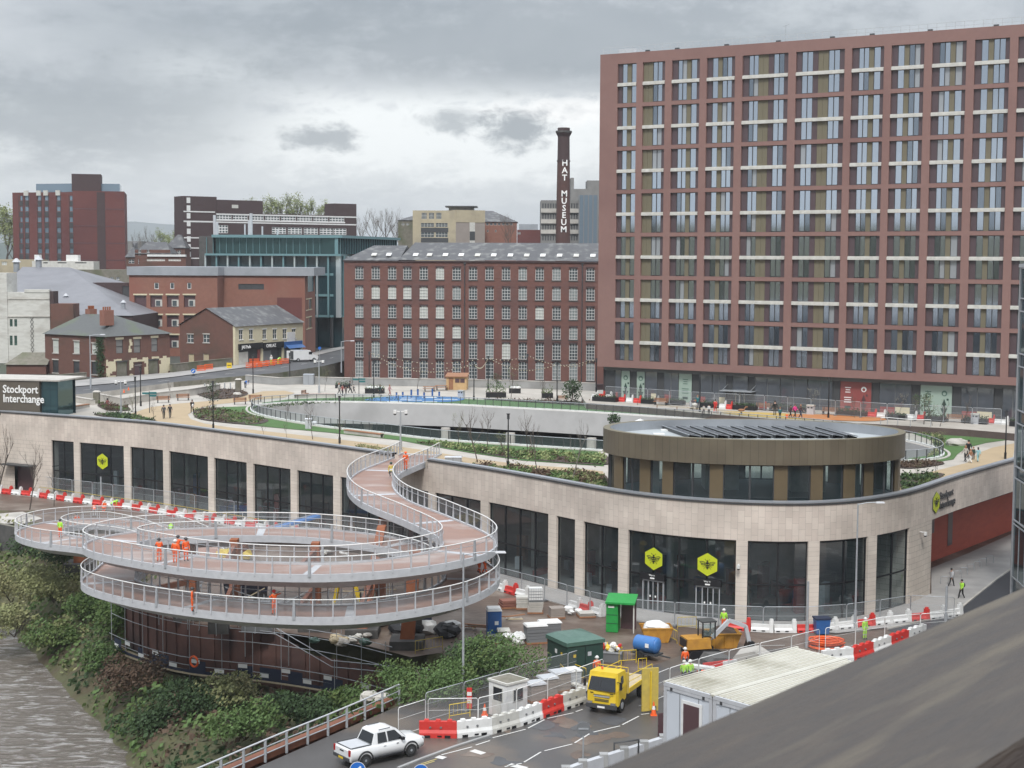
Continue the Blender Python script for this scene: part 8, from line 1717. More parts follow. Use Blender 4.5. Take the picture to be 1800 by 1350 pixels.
def loft(q, secs, m, smooth=True):
 n=len(secs[0]);
 for a, b in zip(secs, secs[1:]):q.add(list(a)+list(b), [(i, (i+1)%n, n+(i+1)%n, n+i)for i in range(n)], m, smooth)
 q.face(secs[0][::-1], m);q.face(secs[-1], m)
def sec(x, w0, w1, z0, z1, zm):return[(x, -w0, z0), (x, w0, z0), (x, w0*1.0, zm), (x, w1, z1-.05), (x, w1-.09, z1), (x, -w1+.09, z1), (x, -w1, z1-.05), (x, -w0*1.0, zm)]
q=M();loft(q, [sec(-2.68, .86, .84, .55, 1.10, .8), sec(-2.60, .94, .91, .42, 1.18, .8), sec(-1.0, .95, .92, .40, 1.18, .8), sec(.9, .95, .91, .40, 1.16, .8), sec(1.5, .95, .88, .40, 1.16, .8), sec(2.3, .94, .84, .42, 1.08, .8), sec(2.60, .86, .76, .48, 1.00, .8), sec(2.70, .74, .70, .52, .92, .75)], 'carwhite');q.build('body', o)
q=M();loft(q, [[(-1.08, -.86, 1.17), (-1.08, .86, 1.17), (-.80, .70, 1.84), (-.80, -.70, 1.84)], [(-.55, -.87, 1.17), (-.55, .87, 1.17), (-.55, .70, 1.90), (-.55, -.70, 1.90)], [(.55, -.87, 1.16), (.55, .87, 1.16), (.45, .70, 1.90), (.45, -.70, 1.90)], [(1.42, -.82, 1.15), (1.42, .82, 1.15), (.72, .66, 1.84), (.72, -.66, 1.84)]], 'carwhite', False);q.build('cab', o)
q=M();q.face([(1.43, -.74, 1.2), (1.43, .74, 1.2), (.80, .60, 1.80), (.80, -.60, 1.80)], 'carglass');q.build('windscreen', o);q=M();q.face([(-1.09, .74, 1.22), (-1.09, -.74, 1.22), (-.85, -.62, 1.76), (-.85, .62, 1.76)], 'carglass');q.build('rear_window', o)
for sy in(-1, 1):
 for x0, x1, x2, x3 in((-.72, -.05, -.10, -.66), (.03, 1.12, .55, .0)):q=M();P=[(x0, sy*.885, 1.22), (x1, sy*.88, 1.22), (x2, sy*.725, 1.80), (x3, sy*.725, 1.80)];q.face(P if sy<0 else P[::-1], 'carglass');q.build('side_window', o)
 q=M();q.box((.98, sy*1.0, 1.26), (.18, .22, .16), 'black');q.build('wing_mirror', o)
 for x in(-1.62, 1.62):
  q=M();q.cyl((x, sy*.70, .39), (x, sy*.97, .39), .39, 'rubber', seg=20);wh=q.build('wheel', o);q=M();q.cyl((x, sy*.96, .39), (x, sy*.985, .39), .24, 'darkgrey', seg=12);q.cyl((x, sy*.98, .39), (x, sy*.99, .39), .08, 'galv', seg=8);q.build('rim', wh)
  q=M();q.tube([(x+.50*math.cos(rad(t)), sy*.955, .42+.50*math.sin(rad(t)))for t in range(-8, 189, 14)], .05, 'black', seg=5);q.build('wheel_arch', o)
 q=M();q.bb((-1.0, sy*.93, .38), (1.0, sy*1.05, .45), 'black');q.build('side_step', o);q=M();q.box((-2.66, sy*.82, .98), (.08, .16, .36), 'redlamp');q.build('tail_light', o);q=M();q.box((2.60, sy*.66, .93), (.2, .3, .12), 'paleglass');q.build('headlight', o)
 for x in(.05, .95):q=M();q.box((x-.3, sy*.956, 1.02), (.16, .02, .035), 'black' if x>.5 else 'galv');q.build('door_handle', o)
q=M();q.bb((-2.55, -.80, 1.185), (-1.12, .80, 1.215), 'darkgrey');q.bb((-2.5, -.72, 1.216), (-1.2, .72, 1.235), 'palegrey');q.build('load_cover', o);q=M();q.bb((-2.76, -.85, .50), (-2.66, .85, .68), 'darkgrey');q.bb((-2.775, -.25, .52), (-2.76, .25, .64), 'yellow');q.build('rear_bumper', o);q=M();q.bb((-2.70, -.2, .95), (-2.68, .2, 1.02), 'black');q.build('tailgate_handle', o)
for sy in(-1, 1):q=M();q.tube([(-.5, sy*.62, 1.95), (.3, sy*.62, 1.95)], .025, 'darkgrey', seg=4);q.tube([(-2.5, sy*.86, 1.24), (-1.15, sy*.86, 1.24)], .02, 'darkgrey', seg=4);q.build('roof_rail', o)
tp=gp(1060, 1254);o=thing('yellow_truck', 'yellow flatbed lorry facing the camera on the near road', 'lorry', (tp.x, tp.y, 7.05), math.atan2(-.90, -.42))
q=M();loft(q, [[(-1.5, -1.05, .75), (-1.5, 1.05, .75), (-1.5, 1.08, 1.7), (-1.5, .98, 2.65), (-1.5, -.98, 2.65), (-1.5, -1.08, 1.7)], [(.05, -1.10, .55), (.05, 1.10, .55), (.05, 1.12, 1.65), (-.10, .98, 2.72), (-.10, -.98, 2.72), (.05, -1.12, 1.65)], [(.25, -1.0, .55), (.25, 1.0, .55), (.27, 1.02, 1.55), (-.05, .88, 2.50), (-.05, -.88, 2.50), (.27, -1.02, 1.55)]], 'yellow', False);q.build('cab', o)
q=M();q.face([(.30, -.97, 1.55), (.30, .97, 1.55), (.0, .86, 2.40), (.0, -.86, 2.40)], 'carglass');q.build('windscreen', o)
for sy in(-1, 1):
 q=M();P=[(-1.0, sy*1.09, 1.6), (-.1, sy*1.125, 1.55), (-.2, sy*1.0, 2.4), (-1.0, sy*1.02, 2.4)];q.face(P if sy<0 else P[::-1], 'carglass');q.build('side_window', o);q=M();q.box((.1, sy*1.28, 1.95), (.12, .16, .5), 'black');q.beam((.1, sy*1.0, 2.2), (.1, sy*1.28, 2.15), .04, .04, 'black');q.build('wing_mirror', o)
 q=M();q.box((.30, sy*.82, .72), (.1, .34, .18), 'chrome');q.build('headlight', o)
 for x in(-.65, -4.6):q=M();q.cyl((x, sy*.80, .46), (x, sy*1.1, .46), .46, 'rubber', seg=18);wh=q.build('wheel', o);q=M();q.cyl((x, sy*1.09, .46), (x, sy*1.12, .46), .24, 'galv', seg=10);q.build('rim', wh)
 q=M();q.bb((-6.4, sy*1.12, 1.05), (-1.75, sy*1.20, 1.35), 'yellow');q.build('dropside', o);q=M();q.tube([(-6.3, sy*1.15, 1.9), (-1.8, sy*1.15, 2.2)], .03, 'yellow', seg=5);q.tube([(-6.3, sy*1.15, 1.35), (-6.3, sy*1.15, 1.9)], .03, 'yellow', seg=5);q.tube([(-6.3, sy*1.15, 1.55), (-1.8, sy*1.15, 1.8)], .025, 'yellow', seg=5);q.build('side_rail', o)
q=M();q.bb((.24, -1.08, .38), (.38, 1.08, .66), 'darkgrey');q.build('bumper', o);q=M();q.bb((.28, -.55, 1.12), (.30, .55, 1.22), 'galv');q.bb((.28, -.6, 1.24), (.295, .6, 1.28), 'darkgrey');q.bb((.275, -.5, .85), (.30, .5, .89), 'darkgrey');q.bb((.275, -.5, .95), (.30, .5, .99), 'darkgrey');q.build('grille', o);q=M();q.bb((.385, -.26, .42), (.40, .26, .54), 'letter');q.build('number_plate', o)
q=M();q.box((.14, -.12, 1.98), (.02, .06, .5), 'black', R=Matrix.Rotation(-.33, 3, 'Y'));q.box((.17, .1, 1.75), (.02, .5, .04), 'black');q.build('wiper', o)
for sy in(-.7, .7):q=M();q.box((.285, sy, 1.38), (.03, .22, .05), 'black');q.build('vent_slot', o)
q=M();q.bb((-6.4, -1.11, .95), (-1.79, 1.11, 1.05), 'board');q.bb((-6.2, -.4, .6), (-.6, -.3, .9), 'darkgrey');q.bb((-6.2, .3, .6), (-.6, .4, .9), 'darkgrey');q.build('load_bed', o);q=M();q.bb((-1.78, -1.15, 1.0), (-1.68, 1.15, 2.4), 'dullyellow');q.tube([(-1.7, -1.1, 2.4), (-1.7, -1.1, 2.75), (-1.7, 1.1, 2.75), (-1.7, 1.1, 2.4)], .03, 'yellow', seg=5);q.build('headboard', o)
q=M();q.ball((-.8, -.4, 2.8), .09, 'orange');q.build('beacon', o)
p=gp(1142, 1252);q=M();q.box((p.x, p.y, 8.55), (1.15, .12, 2.9), 'dullyellow', rz=.25);q.box((p.x, p.y+.1, 8.5), (.08, .5, 2.6), 'yellow', rz=.25);q.box((p.x+.3, p.y-.08, 7.3), (.25, .05, .3), 'black', rz=.25);solid(q, 'steel_panel', 'tall yellow steel panel standing upright right of the truck', 'steel panel', p)
def cone(p, label, h=.75):o=thing('traffic_cone', label, 'cone', p, 0, 'traffic cones');q=M();q.cyl((0, 0, .04), (0, 0, h), .19, 'orange', r2=.03, seg=12);q.box((0, 0, .03), (.42, .42, .06), 'orange');q.build('body', o);q=M();q.cyl((0, 0, h*.45), (0, 0, h*.7), .125, 'white', r2=.085, seg=12);q.build('sleeve', o)
cone(gp(1149, 1258), 'orange and white cone at the foot of the yellow steel panel', .95);cone(gp(852, 1258), 'red and white cone left of the white booth', .8)
p=gp(825, 1256);q=M();q.box((p.x, p.y, 8.1), (.35, .05, 1.4), 'red');q.box((p.x, p.y-.04, 8.4), (.3, .02, .25), 'white');q.box((p.x, p.y-.04, 7.9), (.3, .02, .25), 'white');solid(q, 'marker_board', 'red and white marker board right of the near lamp post', 'marker board', p)
cr=at_h(1168, 1200, 20.0);ca, cb2=at_h(1400, 1139, 20.0), at_h(1254.7, 1225, 20.0);crz=math.atan2(ca.y-cr.y, ca.x-cr.x);CL_=(ca-cr).length;CW=3.0;CH=3.3
def cabin_meshes():
 b=M();b.bb((0, -CW+.03, 0), (CL_, -.03, CH-.06), 'cabin')
 for k in range(int(CL_/.3)):b.bb((k*.3+.05, -.03, .15), (k*.3+.17, .0, CH-.2), 'cabin')
 for y in(-CW*.33, -CW*.72):b.bb((-.015, y-.012, .15), (0, y+.012, CH-.2), 'midgrey')
 r=M();r.bb((-.05, -CW, CH-.06), (CL_+.05, 0, CH), 'corrug')
 for k in range(8):y=-.2-k*(CW-.4)/7;r.xprism([(y-.075, CH), (y+.075, CH), (y+.045, CH+.07), (y-.045, CH+.07)], .12, CL_-.12, 'corrug')
 for k in range(7):y=-.385-k*(CW-.4)/7;r.bb((.12, y-.05, CH), (CL_-.12, y+.05, CH+.004), 'mossystone')
 r.bb((-.06, -CW, CH-.12), (.06, 0, CH+.06), 'palegrey');r.bb((-.06, -.1, CH), (CL_+.05, .02, CH+.09), 'corrug');r.bb((-.06, -CW-.02, CH), (CL_, -CW+.1, CH+.09), 'corrug')
 c=M()
 for x, y in((-.04, -.09), (-.04, -CW+.09)):c.bb((x, y-.09, 0), (x+.16, y+.09, CH-.02), 'palegrey')
 c.bb((-.05, -CW+.2, CH-.28), (-.0, -.2, CH-.13), 'palegrey');return b.mesh('wall'), r.mesh('roof'), c.mesh('corner_post')
CM=cabin_meshes()
for j in range(2):
 for lv in range(3):
  z=17-CH*(3-lv);u=Vector((math.sin(crz), -math.cos(crz), 0))*(CW+.06)*j
  o=thing('site_cabin', 'white corrugated site cabin, %s in the %s stack'%(('bottom', 'middle', 'top')[lv], ('left', 'right')[j]), 'site cabin', Vector((cr.x, cr.y, z))+u, crz, 'stacked white site cabins')
  for nm, m_ in zip(('wall', 'roof', 'corner_post'), CM):part(nm, m_, o)
  q=M();q.bb((-.08, -2.4, .85), (-.02, -1.15, 2.75), 'white');wn_=q.build('window', o);q=M();q.bb((-.10, -2.26, 1.0), (-.075, -1.30, 2.6), 'plumpanel');q.build('pane', wn_)
  for y in(-.5, -2.5):q=M();q.box((-.06, y, CH-.2), (.05, .12, .14), 'darkgrey');q.build('lifting_eye', o)
def rect(px, py, w, d, h, rz=0.0):p=gp(px, py);return Vector((p.x, p.y, 7.03)), rz
p=gp(997, 1196);o=thing('green_kiosk', 'big dark green electricity kiosk with a shallow pyramid lid', 'kiosk', (p.x, p.y+.2, 7.03), rad(28));KW, KD, KH=3.0, 2.9, 2.35
q=M();q.bb((0, 0, 0), (KW, KD, KH), 'darkgreen');q.build('casing', o);q=M();e=.1;b=[(-e, -e), (KW+e, -e), (KW+e, KD+e), (-e, KD+e)];t=[(.45, .45), (KW-.45, .45), (KW-.45, KD-.45), (.45, KD-.45)]
q.add([(x, y, KH)for x, y in b]+[(x, y, KH+.28)for x, y in b]+[(x, y, KH+.55)for x, y in t]+[(KW/2, KD/2, KH+.75)], [(0, 1, 5, 4), (1, 2, 6, 5), (2, 3, 7, 6), (3, 0, 4, 7), (4, 5, 9, 8), (5, 6, 10, 9), (6, 7, 11, 10), (7, 4, 8, 11), (8, 9, 12), (9, 10, 12), (10, 11, 12), (11, 8, 12), (3, 2, 1, 0)], 'lidgreen');q.build('lid', o)
for x, y, s_, m_, f_ in((-.01, 1.6, .3, 'white', 'l'), (-.01, .8, .22, 'yellow', 'l'), (.5, -.01, .22, 'yellow', 'f'), (1.7, -.01, .3, 'palegrey', 'f')):q=M();q.bb((x-.01, y-s_/2, 1.55), (x, y+s_/2, 1.55+s_), m_)if f_=='l' else q.bb((x, y-.01, 1.5), (x+s_, y, 1.5+s_), m_);q.build('warning_sign', o)
for x in(1.5, ):q=M();q.bb((x-.015, -.02, .1), (x+.015, 0, KH-.1), 'black');q.build('door_joint', o)
p=gp(1076, 1112);o=thing('green_shelter', 'bright green steel smoking shelter with a sloping roof and open side', 'shelter', (p.x, p.y, 7.03), rad(-12));q=M();q.bb((-.5, 0, 0), (.45, 1.6, 2.5), 'green');q.bb((.5, 1.5, 0), (1.75, 1.6, 2.4), 'plumpanel');q.bb((1.68, 0, 0), (1.78, .12, 2.4), 'offwhite');q.build('wall', o);q=M();q.xprism([(-.25, 2.35), (1.7, 2.75), (1.7, 2.85), (-.25, 2.5)], -.55, 1.85, 'green');q.build('roof', o);q=M();q.bb((-.35, -.02, 2.0), (.15, -.005, 2.15), 'letter');q.build('sign', o)
for z in(.7, 1.4):q=M();q.bb((-.5, -.02, z), (.45, 0, z+.04), 'darkgreen');q.build('panel_joint', o)
p=gp(868, 1118);o=thing('portable_toilet', 'blue portable toilet with a white roof', 'portable toilet', (p.x, p.y, 7.03), rad(8));q=M();q.bb((-.55, -.55, 0), (.55, .55, 2.1), 'blue');q.build('cabin', o);q=M();q.box((0, 0, 2.2), (1.2, 1.2, .22), 'white', top=(.85, .85));q.build('roof', o);q=M();q.bb((-.38, -.58, .1), (.38, -.55, 1.95), 'blue');q.build('door', o);q=M();q.bb((0, -.60, 1.0), (.3, -.585, 1.3), 'letter');q.build('notice', o)
p=gp(941, 1076);o=thing('water_tank', 'white caged plastic water tank standing on a stack of bagged pallets', 'water tank', (p.x, p.y, 8.0), rad(5));q=M();q.bb((-.58, -.5, .12), (.58, .5, 1.1), 'white');q.build('bottle', o);q=M()
for k in range(7):x=-.6+k*.2;q.bb((x-.012, -.54, .1), (x+.012, -.52, 1.15), 'galv')
for k in range(5):z=.15+k*.25;q.bb((-.6, -.55, z), (.6, -.53, z+.03), 'galv')
q.build('cage', o);q=M();q.bb((-.6, -.5, 0), (.6, .5, .12), 'midgrey');q.build('pallet', o)
def stack(px, py, w_, d_, h_, m, label, rz=0.0, top=None, n=5, jit=.03, name='pallet_stack'):
 p=gp(px, py);o=thing(name, label, 'pallet stack', (p.x, p.y, 7.03), rz, 'pallets of materials');q=M();q.bb((-w_/2, -d_/2, 0), (w_/2, d_/2, .14), 'wood');q.build('pallet', o);rn=random.Random(int(px*7+py));q=M()
 for k in range(n):z0, z1=.14+(h_-.14)*k/n, .14+(h_-.14)*(k+1)/n-.02;j=rn.uniform(-jit, jit);q.bb((-w_/2+.05+j, -d_/2+.05+j, z0), (w_/2-.05+j, d_/2-.05-j, z1), m)
 q.build('load', o)
 if top:q=M();q.box((0, 0, h_+.05), (w_+.05, d_+.05, .12), top, top=(.92, .92));q.build('cover', o)
stack(941, 1077, 1.35, 1.2, .95, 'palestone', 'pallet of bagged stone under the white water tank', n=4, jit=.06);stack(919, 1070, 1.2, 1.1, 1.1, 'offwhite', 'pallet of wrapped pale blocks left of the water tank');stack(978, 1086, 1.3, 1.2, .9, 'greigebrick', 'pallet of grey blocks right of the water tank', .2);stack(898, 1068, 2.0, 1.3, .7, 'orangebrick', 'low heap of orange bricks beside the toilet', .3, jit=.1);stack(941, 1130, 1.7, 1.2, 1.4, 'midgrey', 'tall grey pallet with white cover behind the kiosk, left one', .25, 'white');stack(966, 1122, 1.7, 1.2, 1.3, 'midgrey', 'tall grey pallet with white cover behind the kiosk, right one', .25, 'white');stack(885, 1126, 1.0, .9, .8, 'greigebrick', 'small pallet with red and white top beside the toilet', .1, 'offwhite');stack(1030, 1084, 1.4, 1.3, .4, 'palestone', 'low stack of paving slabs left of the green shelter', .2);stack(941, 1232, 1.2, 1.1, 1.2, 'greigebrick', 'wrapped pallet right of the booth, nearest it', .45, 'palegrey');stack(962, 1224, 1.2, 1.1, 1.3, 'greigebrick', 'wrapped pallet second right of the booth', .45, 'palegrey');stack(984, 1215, 1.3, 1.1, 1.35, 'greigebrick', 'wrapped pallet third right of the booth, behind red barrier', .45, 'palegrey');stack(1004, 1208, 1.2, 1.1, 1.2, 'palegrey', 'wrapped pallet beside the truck, rightmost of the four', .45, 'white');stack(870, 1130, 1.2, 1, .6, 'midgrey', 'low grey pallet at the front of the toilet')
def sacks(px, py, n, w_, m, label, z=7.03, r_=.4, seed=1, name='sack_heap'):
 p=gp(px, py);q=M();rn=random.Random(seed)
 for k in range(n):q.ball((p.x+rn.uniform(-w_, w_)/2, p.y+rn.uniform(-w_, w_)/3, z+r_*.4+rn.uniform(0, .35)), r_*rn.uniform(.7, 1.2), m if isinstance(m, str)else m[k%len(m)], sc=(1.2, 1, .7), jit=.22, seed=seed*50+k, seg=9, ring=6)
 solid(q, name, label, 'heap', (p.x, p.y, z))
sacks(905, 1128, 6, 2.2, 'white', 'heap of white sacks left of the dark green kiosk', seed=3);sacks(1010, 1080, 3, 1.2, 'white', 'white sacks by the fence left of the green shelter', seed=4, r_=.35);sacks(1058, 1192, 0 or 2, .5, 'white', 'two white sacks behind the truck cab', seed=5, r_=.3)
sacks(760, 1118, 7, 5, ('black', 'black', 'white'), 'black and white sheeting heap under the right side of the footbridge', seed=6, r_=.8);sacks(665, 1222, 4, 1.6, 'palestone', 'pale concrete lump at the foot of the wall near the bush', seed=8, r_=.6, z=6.4);sacks(1026, 1215, 4, 1.2, ('palestone', 'offwhite'), 'sandy sacks between kiosk and truck', seed=9, r_=.35);sacks(600, 1132, 9, 4, ('board', 'offwhite', 'palestone', 'lidgreen'), 'heap of site rubbish between the brown pillar feet', seed=10, r_=.4)
def skip(px, py, label, fill, rz=0.0, w_=2.9):
 p=gp(px, py);o=thing('skip', label, 'skip', (p.x, p.y, 7.03), rz, 'yellow skips');q=M();prof=[(-w_/2+.4, 0), (w_/2-.4, 0), (w_/2, 1.15), (-w_/2, 1.15)]
 V=[(x, -.85, z)for x, z in prof]+[(x, .85, z)for x, z in prof];q.add(V, [(0, 1, 2, 3), (7, 6, 5, 4), (0, 3, 7, 4), (1, 5, 6, 2), (0, 4, 5, 1)], 'skip');q.beam((-w_/2, -.87, 1.12), (w_/2, -.87, 1.12), .1, .1, 'skip');q.beam((-w_/2, .87, 1.12), (w_/2, .87, 1.12), .1, .1, 'skip')
 for x in(-.7, 0, .7):q.bb((x-.04, -.92, .05), (x+.04, -.85, 1.1), 'skip')
 q.build('body', o);q=M();q.ball((0, 0, 1.0), 1.0, fill, sc=(w_/2*.85, .8, .55), jit=.12, seed=int(px), seg=14, ring=8);q.build('load', o)
skip(1153, 1126, 'yellow skip heaped with white sacks right of the green shelter', 'white', .05, 2.5);skip(1270, 1136, 'yellow skip heaped with brown soil before the entrance', 'soil', .1, 2.6)
p=gp(1137, 1158);o=thing('water_bowser', 'blue tank water bowser on a dark trailer', 'water bowser', (p.x, p.y, 7.03), rad(-35));q=M();q.cyl((-.85, 0, 1.1), (.85, 0, 1.1), .62, 'tankblue', seg=18);q.ball((-.85, 0, 1.1), .6, 'tankblue', sc=(.35, 1, 1));q.ball((.85, 0, 1.1), .6, 'tankblue', sc=(.35, 1, 1));q.build('tank', o);q=M();q.bb((-1.1, -.55, .38), (1.1, .55, .5), 'darkgrey');q.beam((1.1, 0, .4), (2.0, 0, .35), .1, .1, 'darkgrey');q.build('chassis', o);q=M();q.bb((.2, -.66, 1.0), (.5, -.63, 1.3), 'letter');q.build('label_plate', o)
for sy in(-.7, .7):q=M();q.cyl((-.2, sy-.1, .35), (-.2, sy+.1, .35), .35, 'rubber', seg=14);q.build('wheel', o)
p=gp(1071, 1162);o=thing('rubbish_crate', 'grey crate piled with mixed plastic rubbish right of the kiosk', 'crate', (p.x, p.y, 7.03), rad(-15));q=M();q.bb((-1.0, -.6, 0), (1.0, .6, .75), 'midgrey');q.bb((-1.05, -.65, .7), (1.05, -.55, .8), 'galv');q.build('crate_body', o);q=M();rn=random.Random(5)
for k in range(22):q.ball((rn.uniform(-.85, .85), rn.uniform(-.45, .45), .85+rn.uniform(0, .35)), rn.uniform(.14, .28), ('white', 'offwhite', 'red', 'yellow', 'palestone')[k%5], jit=.3, seed=k, seg=6, ring=4)
q.build('rubbish', o)
def excavator(px, py, rz, label, big=1.0, arm=((0, 0, 1.2), (1.3, 0, 2.4), (2.6, 0, 1.9), (2.9, 0, .7)), armm='palegrey', bodym='skip'):
 p=gp(px, py);o=thing('excavator', label, 'excavator', (p.x, p.y, 7.03), rz, 'excavators');o.scale=(big, )*3
 for sy in(-.75, .75):q=M();q.xprism([(-1.2, .15), (-1.0, 0), (1.0, 0), (1.2, .15), (1.2, .4), (1.0, .55), (-1.0, .55), (-1.2, .4)], sy-.2, sy+.2, 'black', axis='y');q.build('track', o)
 q=M();q.box((-.45, 0, 1.0), (1.9, 1.6, .75), bodym, top=(.92, .92));q.bb((-1.42, -.6, .75), (-1.3, .6, 1.3), 'black');q.build('engine_cover', o);q=M()
 for x, y in((-.1, -.55), (.85, -.55), (-.1, .35), (.85, .35)):q.bb((x-.04, y-.04, 1.3), (x+.04, y+.04, 2.5), 'black')
 q.bb((-.2, -.65, 2.5), (.95, .45, 2.6), 'darkgrey');q.build('cab_frame', o);q=M();q.bb((-.08, -.53, 1.5), (.83, -.50, 2.4), 'balglass');q.build('cab_glass', o);q=M();q.bb((.1, -.35, 1.35), (.5, .15, 1.75), 'black');q.build('seat', o)
 q=M();A=[Vector(a)+Vector((.9, .1, 0))for a in arm]
 for a, b in zip(A, A[1:]):q.beam(a, b, .2, .28, armm)
 q.build('arm', o);q=M();e=A[-1];q.xprism([(e.x-.3, e.z-.45), (e.x+.25, e.z-.5), (e.x+.3, e.z+.05), (e.x-.1, e.z+.1)], e.y-.35, e.y+.35, 'black', axis='y');q.build('bucket', o);q=M();q.beam((.9, .25, 1.0), A[1].lerp(A[0], .3), .08, .08, 'galv');q.build('ram', o);return o
excavator(1232, 1152, rad(15), 'yellow mini excavator with black canopy among the workers before the doors', 1.05);excavator(655, 1098, rad(150), 'yellow excavator arm raised under the right side of the footbridge', 1.1, ((0, 0, 1.2), (.8, 0, 3.2), (2.2, 0, 2.6), (2.6, 0, 1.0)), 'yellow', 'yellow')
p=gp(1255, 1172);o=thing('soil_bucket', 'muddy loader bucket and tracks beside the mini excavator', 'bucket', (p.x, p.y, 7.03), .3);q=M();q.xprism([(-.6, 0), (.7, .1), (.9, .8), (-.4, .9), (-.7, .5)], -1, 1, 'darkwall', axis='y');q.build('shell', o)
p=gp(1262, 1186);q=M();q.box((p.x, p.y, 7.6), (2.6, .1, .8), 'red', rz=.45);q.box((p.x+.9, p.y+.35, 7.62), (1.2, .12, .7), 'white', rz=.45);q.box((p.x-.4, p.y-.3, 7.3), (2.6, .3, .4), 'orange', rz=.45);solid(q, 'striped_board', 'red white and blue striped board beside the cabin roof', 'board', p)
p=gp(1325, 1170);o=thing('ramp_unit', 'pale grey steel grating ramp unit behind the cabins', 'steel ramp', (p.x, p.y, 7.03), rad(-20));q=M();q.xprism([(-1.8, 0), (1.8, 0), (1.6, .5), (.2, 1.3), (-1.2, .9)], -1.0, 1.0, 'palestone', axis='y');q.build('ramp_body', o);q=M()
for k in range(9):q.bb((-.4+k*.22, -1.03, .2), (-.3+k*.22, -1.0, .75), 'darkgrey')
q.build('slots', o)
p=gp(1222, 1196);q=M();q.box((p.x+.3, p.y, 8.0), (2.2, .5, .2), 'white', rz=-.5);q.box((p.x+.3, p.y, 7.5), (.2, .3, 1.0), 'darkgrey');solid(q, 'white_trestle', 'white plank trestle right of the two lime vests', 'trestle', p)
q=M();c=gp(1452, 1138);rn=random.Random(6)
for k in range(9):r_=rn.uniform(.7, 1.3);q.tube([(c.x+r_*math.cos(t*.6)*1.2+rn.uniform(-.1, .1), c.y+r_*math.sin(t*.6), 7.1+.07*k)for t in range(11)], .07, 'orange', seg=5)
solid(q, 'hose_heap', 'coiled orange hoses heaped beside the white cabins', 'hoses', c)
p=gp(1444, 1115);o=thing('wheelie_bin', 'blue bin standing at the glass right of the entrance', 'bin', (p.x, p.y, 7.05), .1);q=M();q.box((0, 0, .65), (1.2, .9, 1.2), 'blue', R=Matrix.Rotation(math.pi, 3, 'X'), top=(.85, .85));q.build('body', o);q=M();q.box((0, 0, 1.3), (1.3, 1.0, .12), 'navy');q.build('lid', o)
p=gp(893, 1256);o=thing('white_booth', 'small white gatekeeper booth with dark windows and a flat hipped roof', 'booth', (p.x, p.y, 7.03), rad(42));q=M();q.bb((-.9, -.9, 0), (.9, .9, 2.25), 'white');q.build('wall', o);q=M();q.box((0, 0, 2.33), (1.95, 1.95, .14), 'offwhite');q.box((0, 0, 2.48), (1.85, 1.85, .2), 'mossystone', top=(.25, .25));q.build('roof', o)
for a, b in(((-.35, -.93, 1.1), (.45, -.90, 1.9)), ((-.93, -.45, 1.1), (-.90, .4, 1.95))):q=M();q.bb((a[0]-(.05 if a[1]<-.9 else .008), a[1]-(.008 if a[1]<-.9 else .05), a[2]-.05), (b[0]+.05*(b[0]>0), b[1]+(.05 if a[1]>-.9 else 0), b[2]+.05), 'offwhite');q.bb((a[0], a[1]-.02, a[2]), (b[0], a[1], b[2]), 'carglass')if a[1]<-.9 else q.bb((a[0]-.02, a[1], a[2]), (a[0], b[1], b[2]), 'carglass');q.build('window', o)
q=M();q.bb((-.95, -.35, .1), (-.91, .55, 1.05), 'offwhite');q.build('door', o)
p=at_h(470, 960, 30);o=thing('blue_conveyor', 'long blue conveyor boom seen through the footbridge loop', 'conveyor', (p.x, p.y, 7.03), rad(35));q=M();q.beam((-5, 0, .8), (6, 0, 2.6), .9, .25, 'tankblue');q.beam((-5, .5, 1.0), (6, .5, 2.8), .06, .1, 'galv');q.build('boom', o);q=M();q.beam((-2, 0, 0), (-1, 0, 1.3), .15, .15, 'darkgrey');q.beam((3, 0, 0), (2, 0, 1.9), .15, .15, 'darkgrey');q.build('legs', o)
sacks(418, 985, 3, 2.2, 'dullyellow', 'yellow mixer drum shapes seen through the footbridge loop', seed=12, r_=.9);sacks(590, 975, 5, 4, ('white', 'offwhite'), 'white sheeting laid out inside the footbridge loop', seed=13, r_=.5)
p=gp(345, 1082);o=thing('dark_dumper', 'dark dumper with big wheels parked between the two ramp levels', 'dumper', (p.x+3.5, p.y+4, 7.03), rad(10));q=M();q.box((0, 0, 1.9), (3.6, 1.8, 1.3), 'navy', top=(1.1, 1.1));q.build('hopper', o);q=M();q.bb((-1.8, -.7, .7), (1.8, .7, 1.2), 'black');q.build('chassis', o)
for x in(-1.2, 1.2):
 for sy in(-1, 1):q=M();q.cyl((x, sy-.2, .6), (x, sy+.2, .6), .6, 'rubber', seg=16);q.cyl((x, sy-.22, .6), (x, sy+.22, .6), .3, 'galv', seg=10);q.build('wheel', o)
p=Vector((-26.5, 128, 7));o=thing('access_stair', 'steel scaffold stair tower between the two ramp levels at the left', 'stair', p);q=M()
for x in(-1, 1):
 for y in(-.6, .6):q.cyl((x, y, 0), (x, y, 4.0), .04, 'galv', seg=5)
for z in(1, 2, 3, 3.9):q.beam((-1, -.6, z), (1, -.6, z), .05, .05, 'galv');q.beam((-1, .6, z), (1, .6, z), .05, .05, 'galv')
for k in range(9):q.box((-1+k*.24, 0, .3+k*.4), (.3, 1.0, .05), 'galv')
q.build('frame', o)
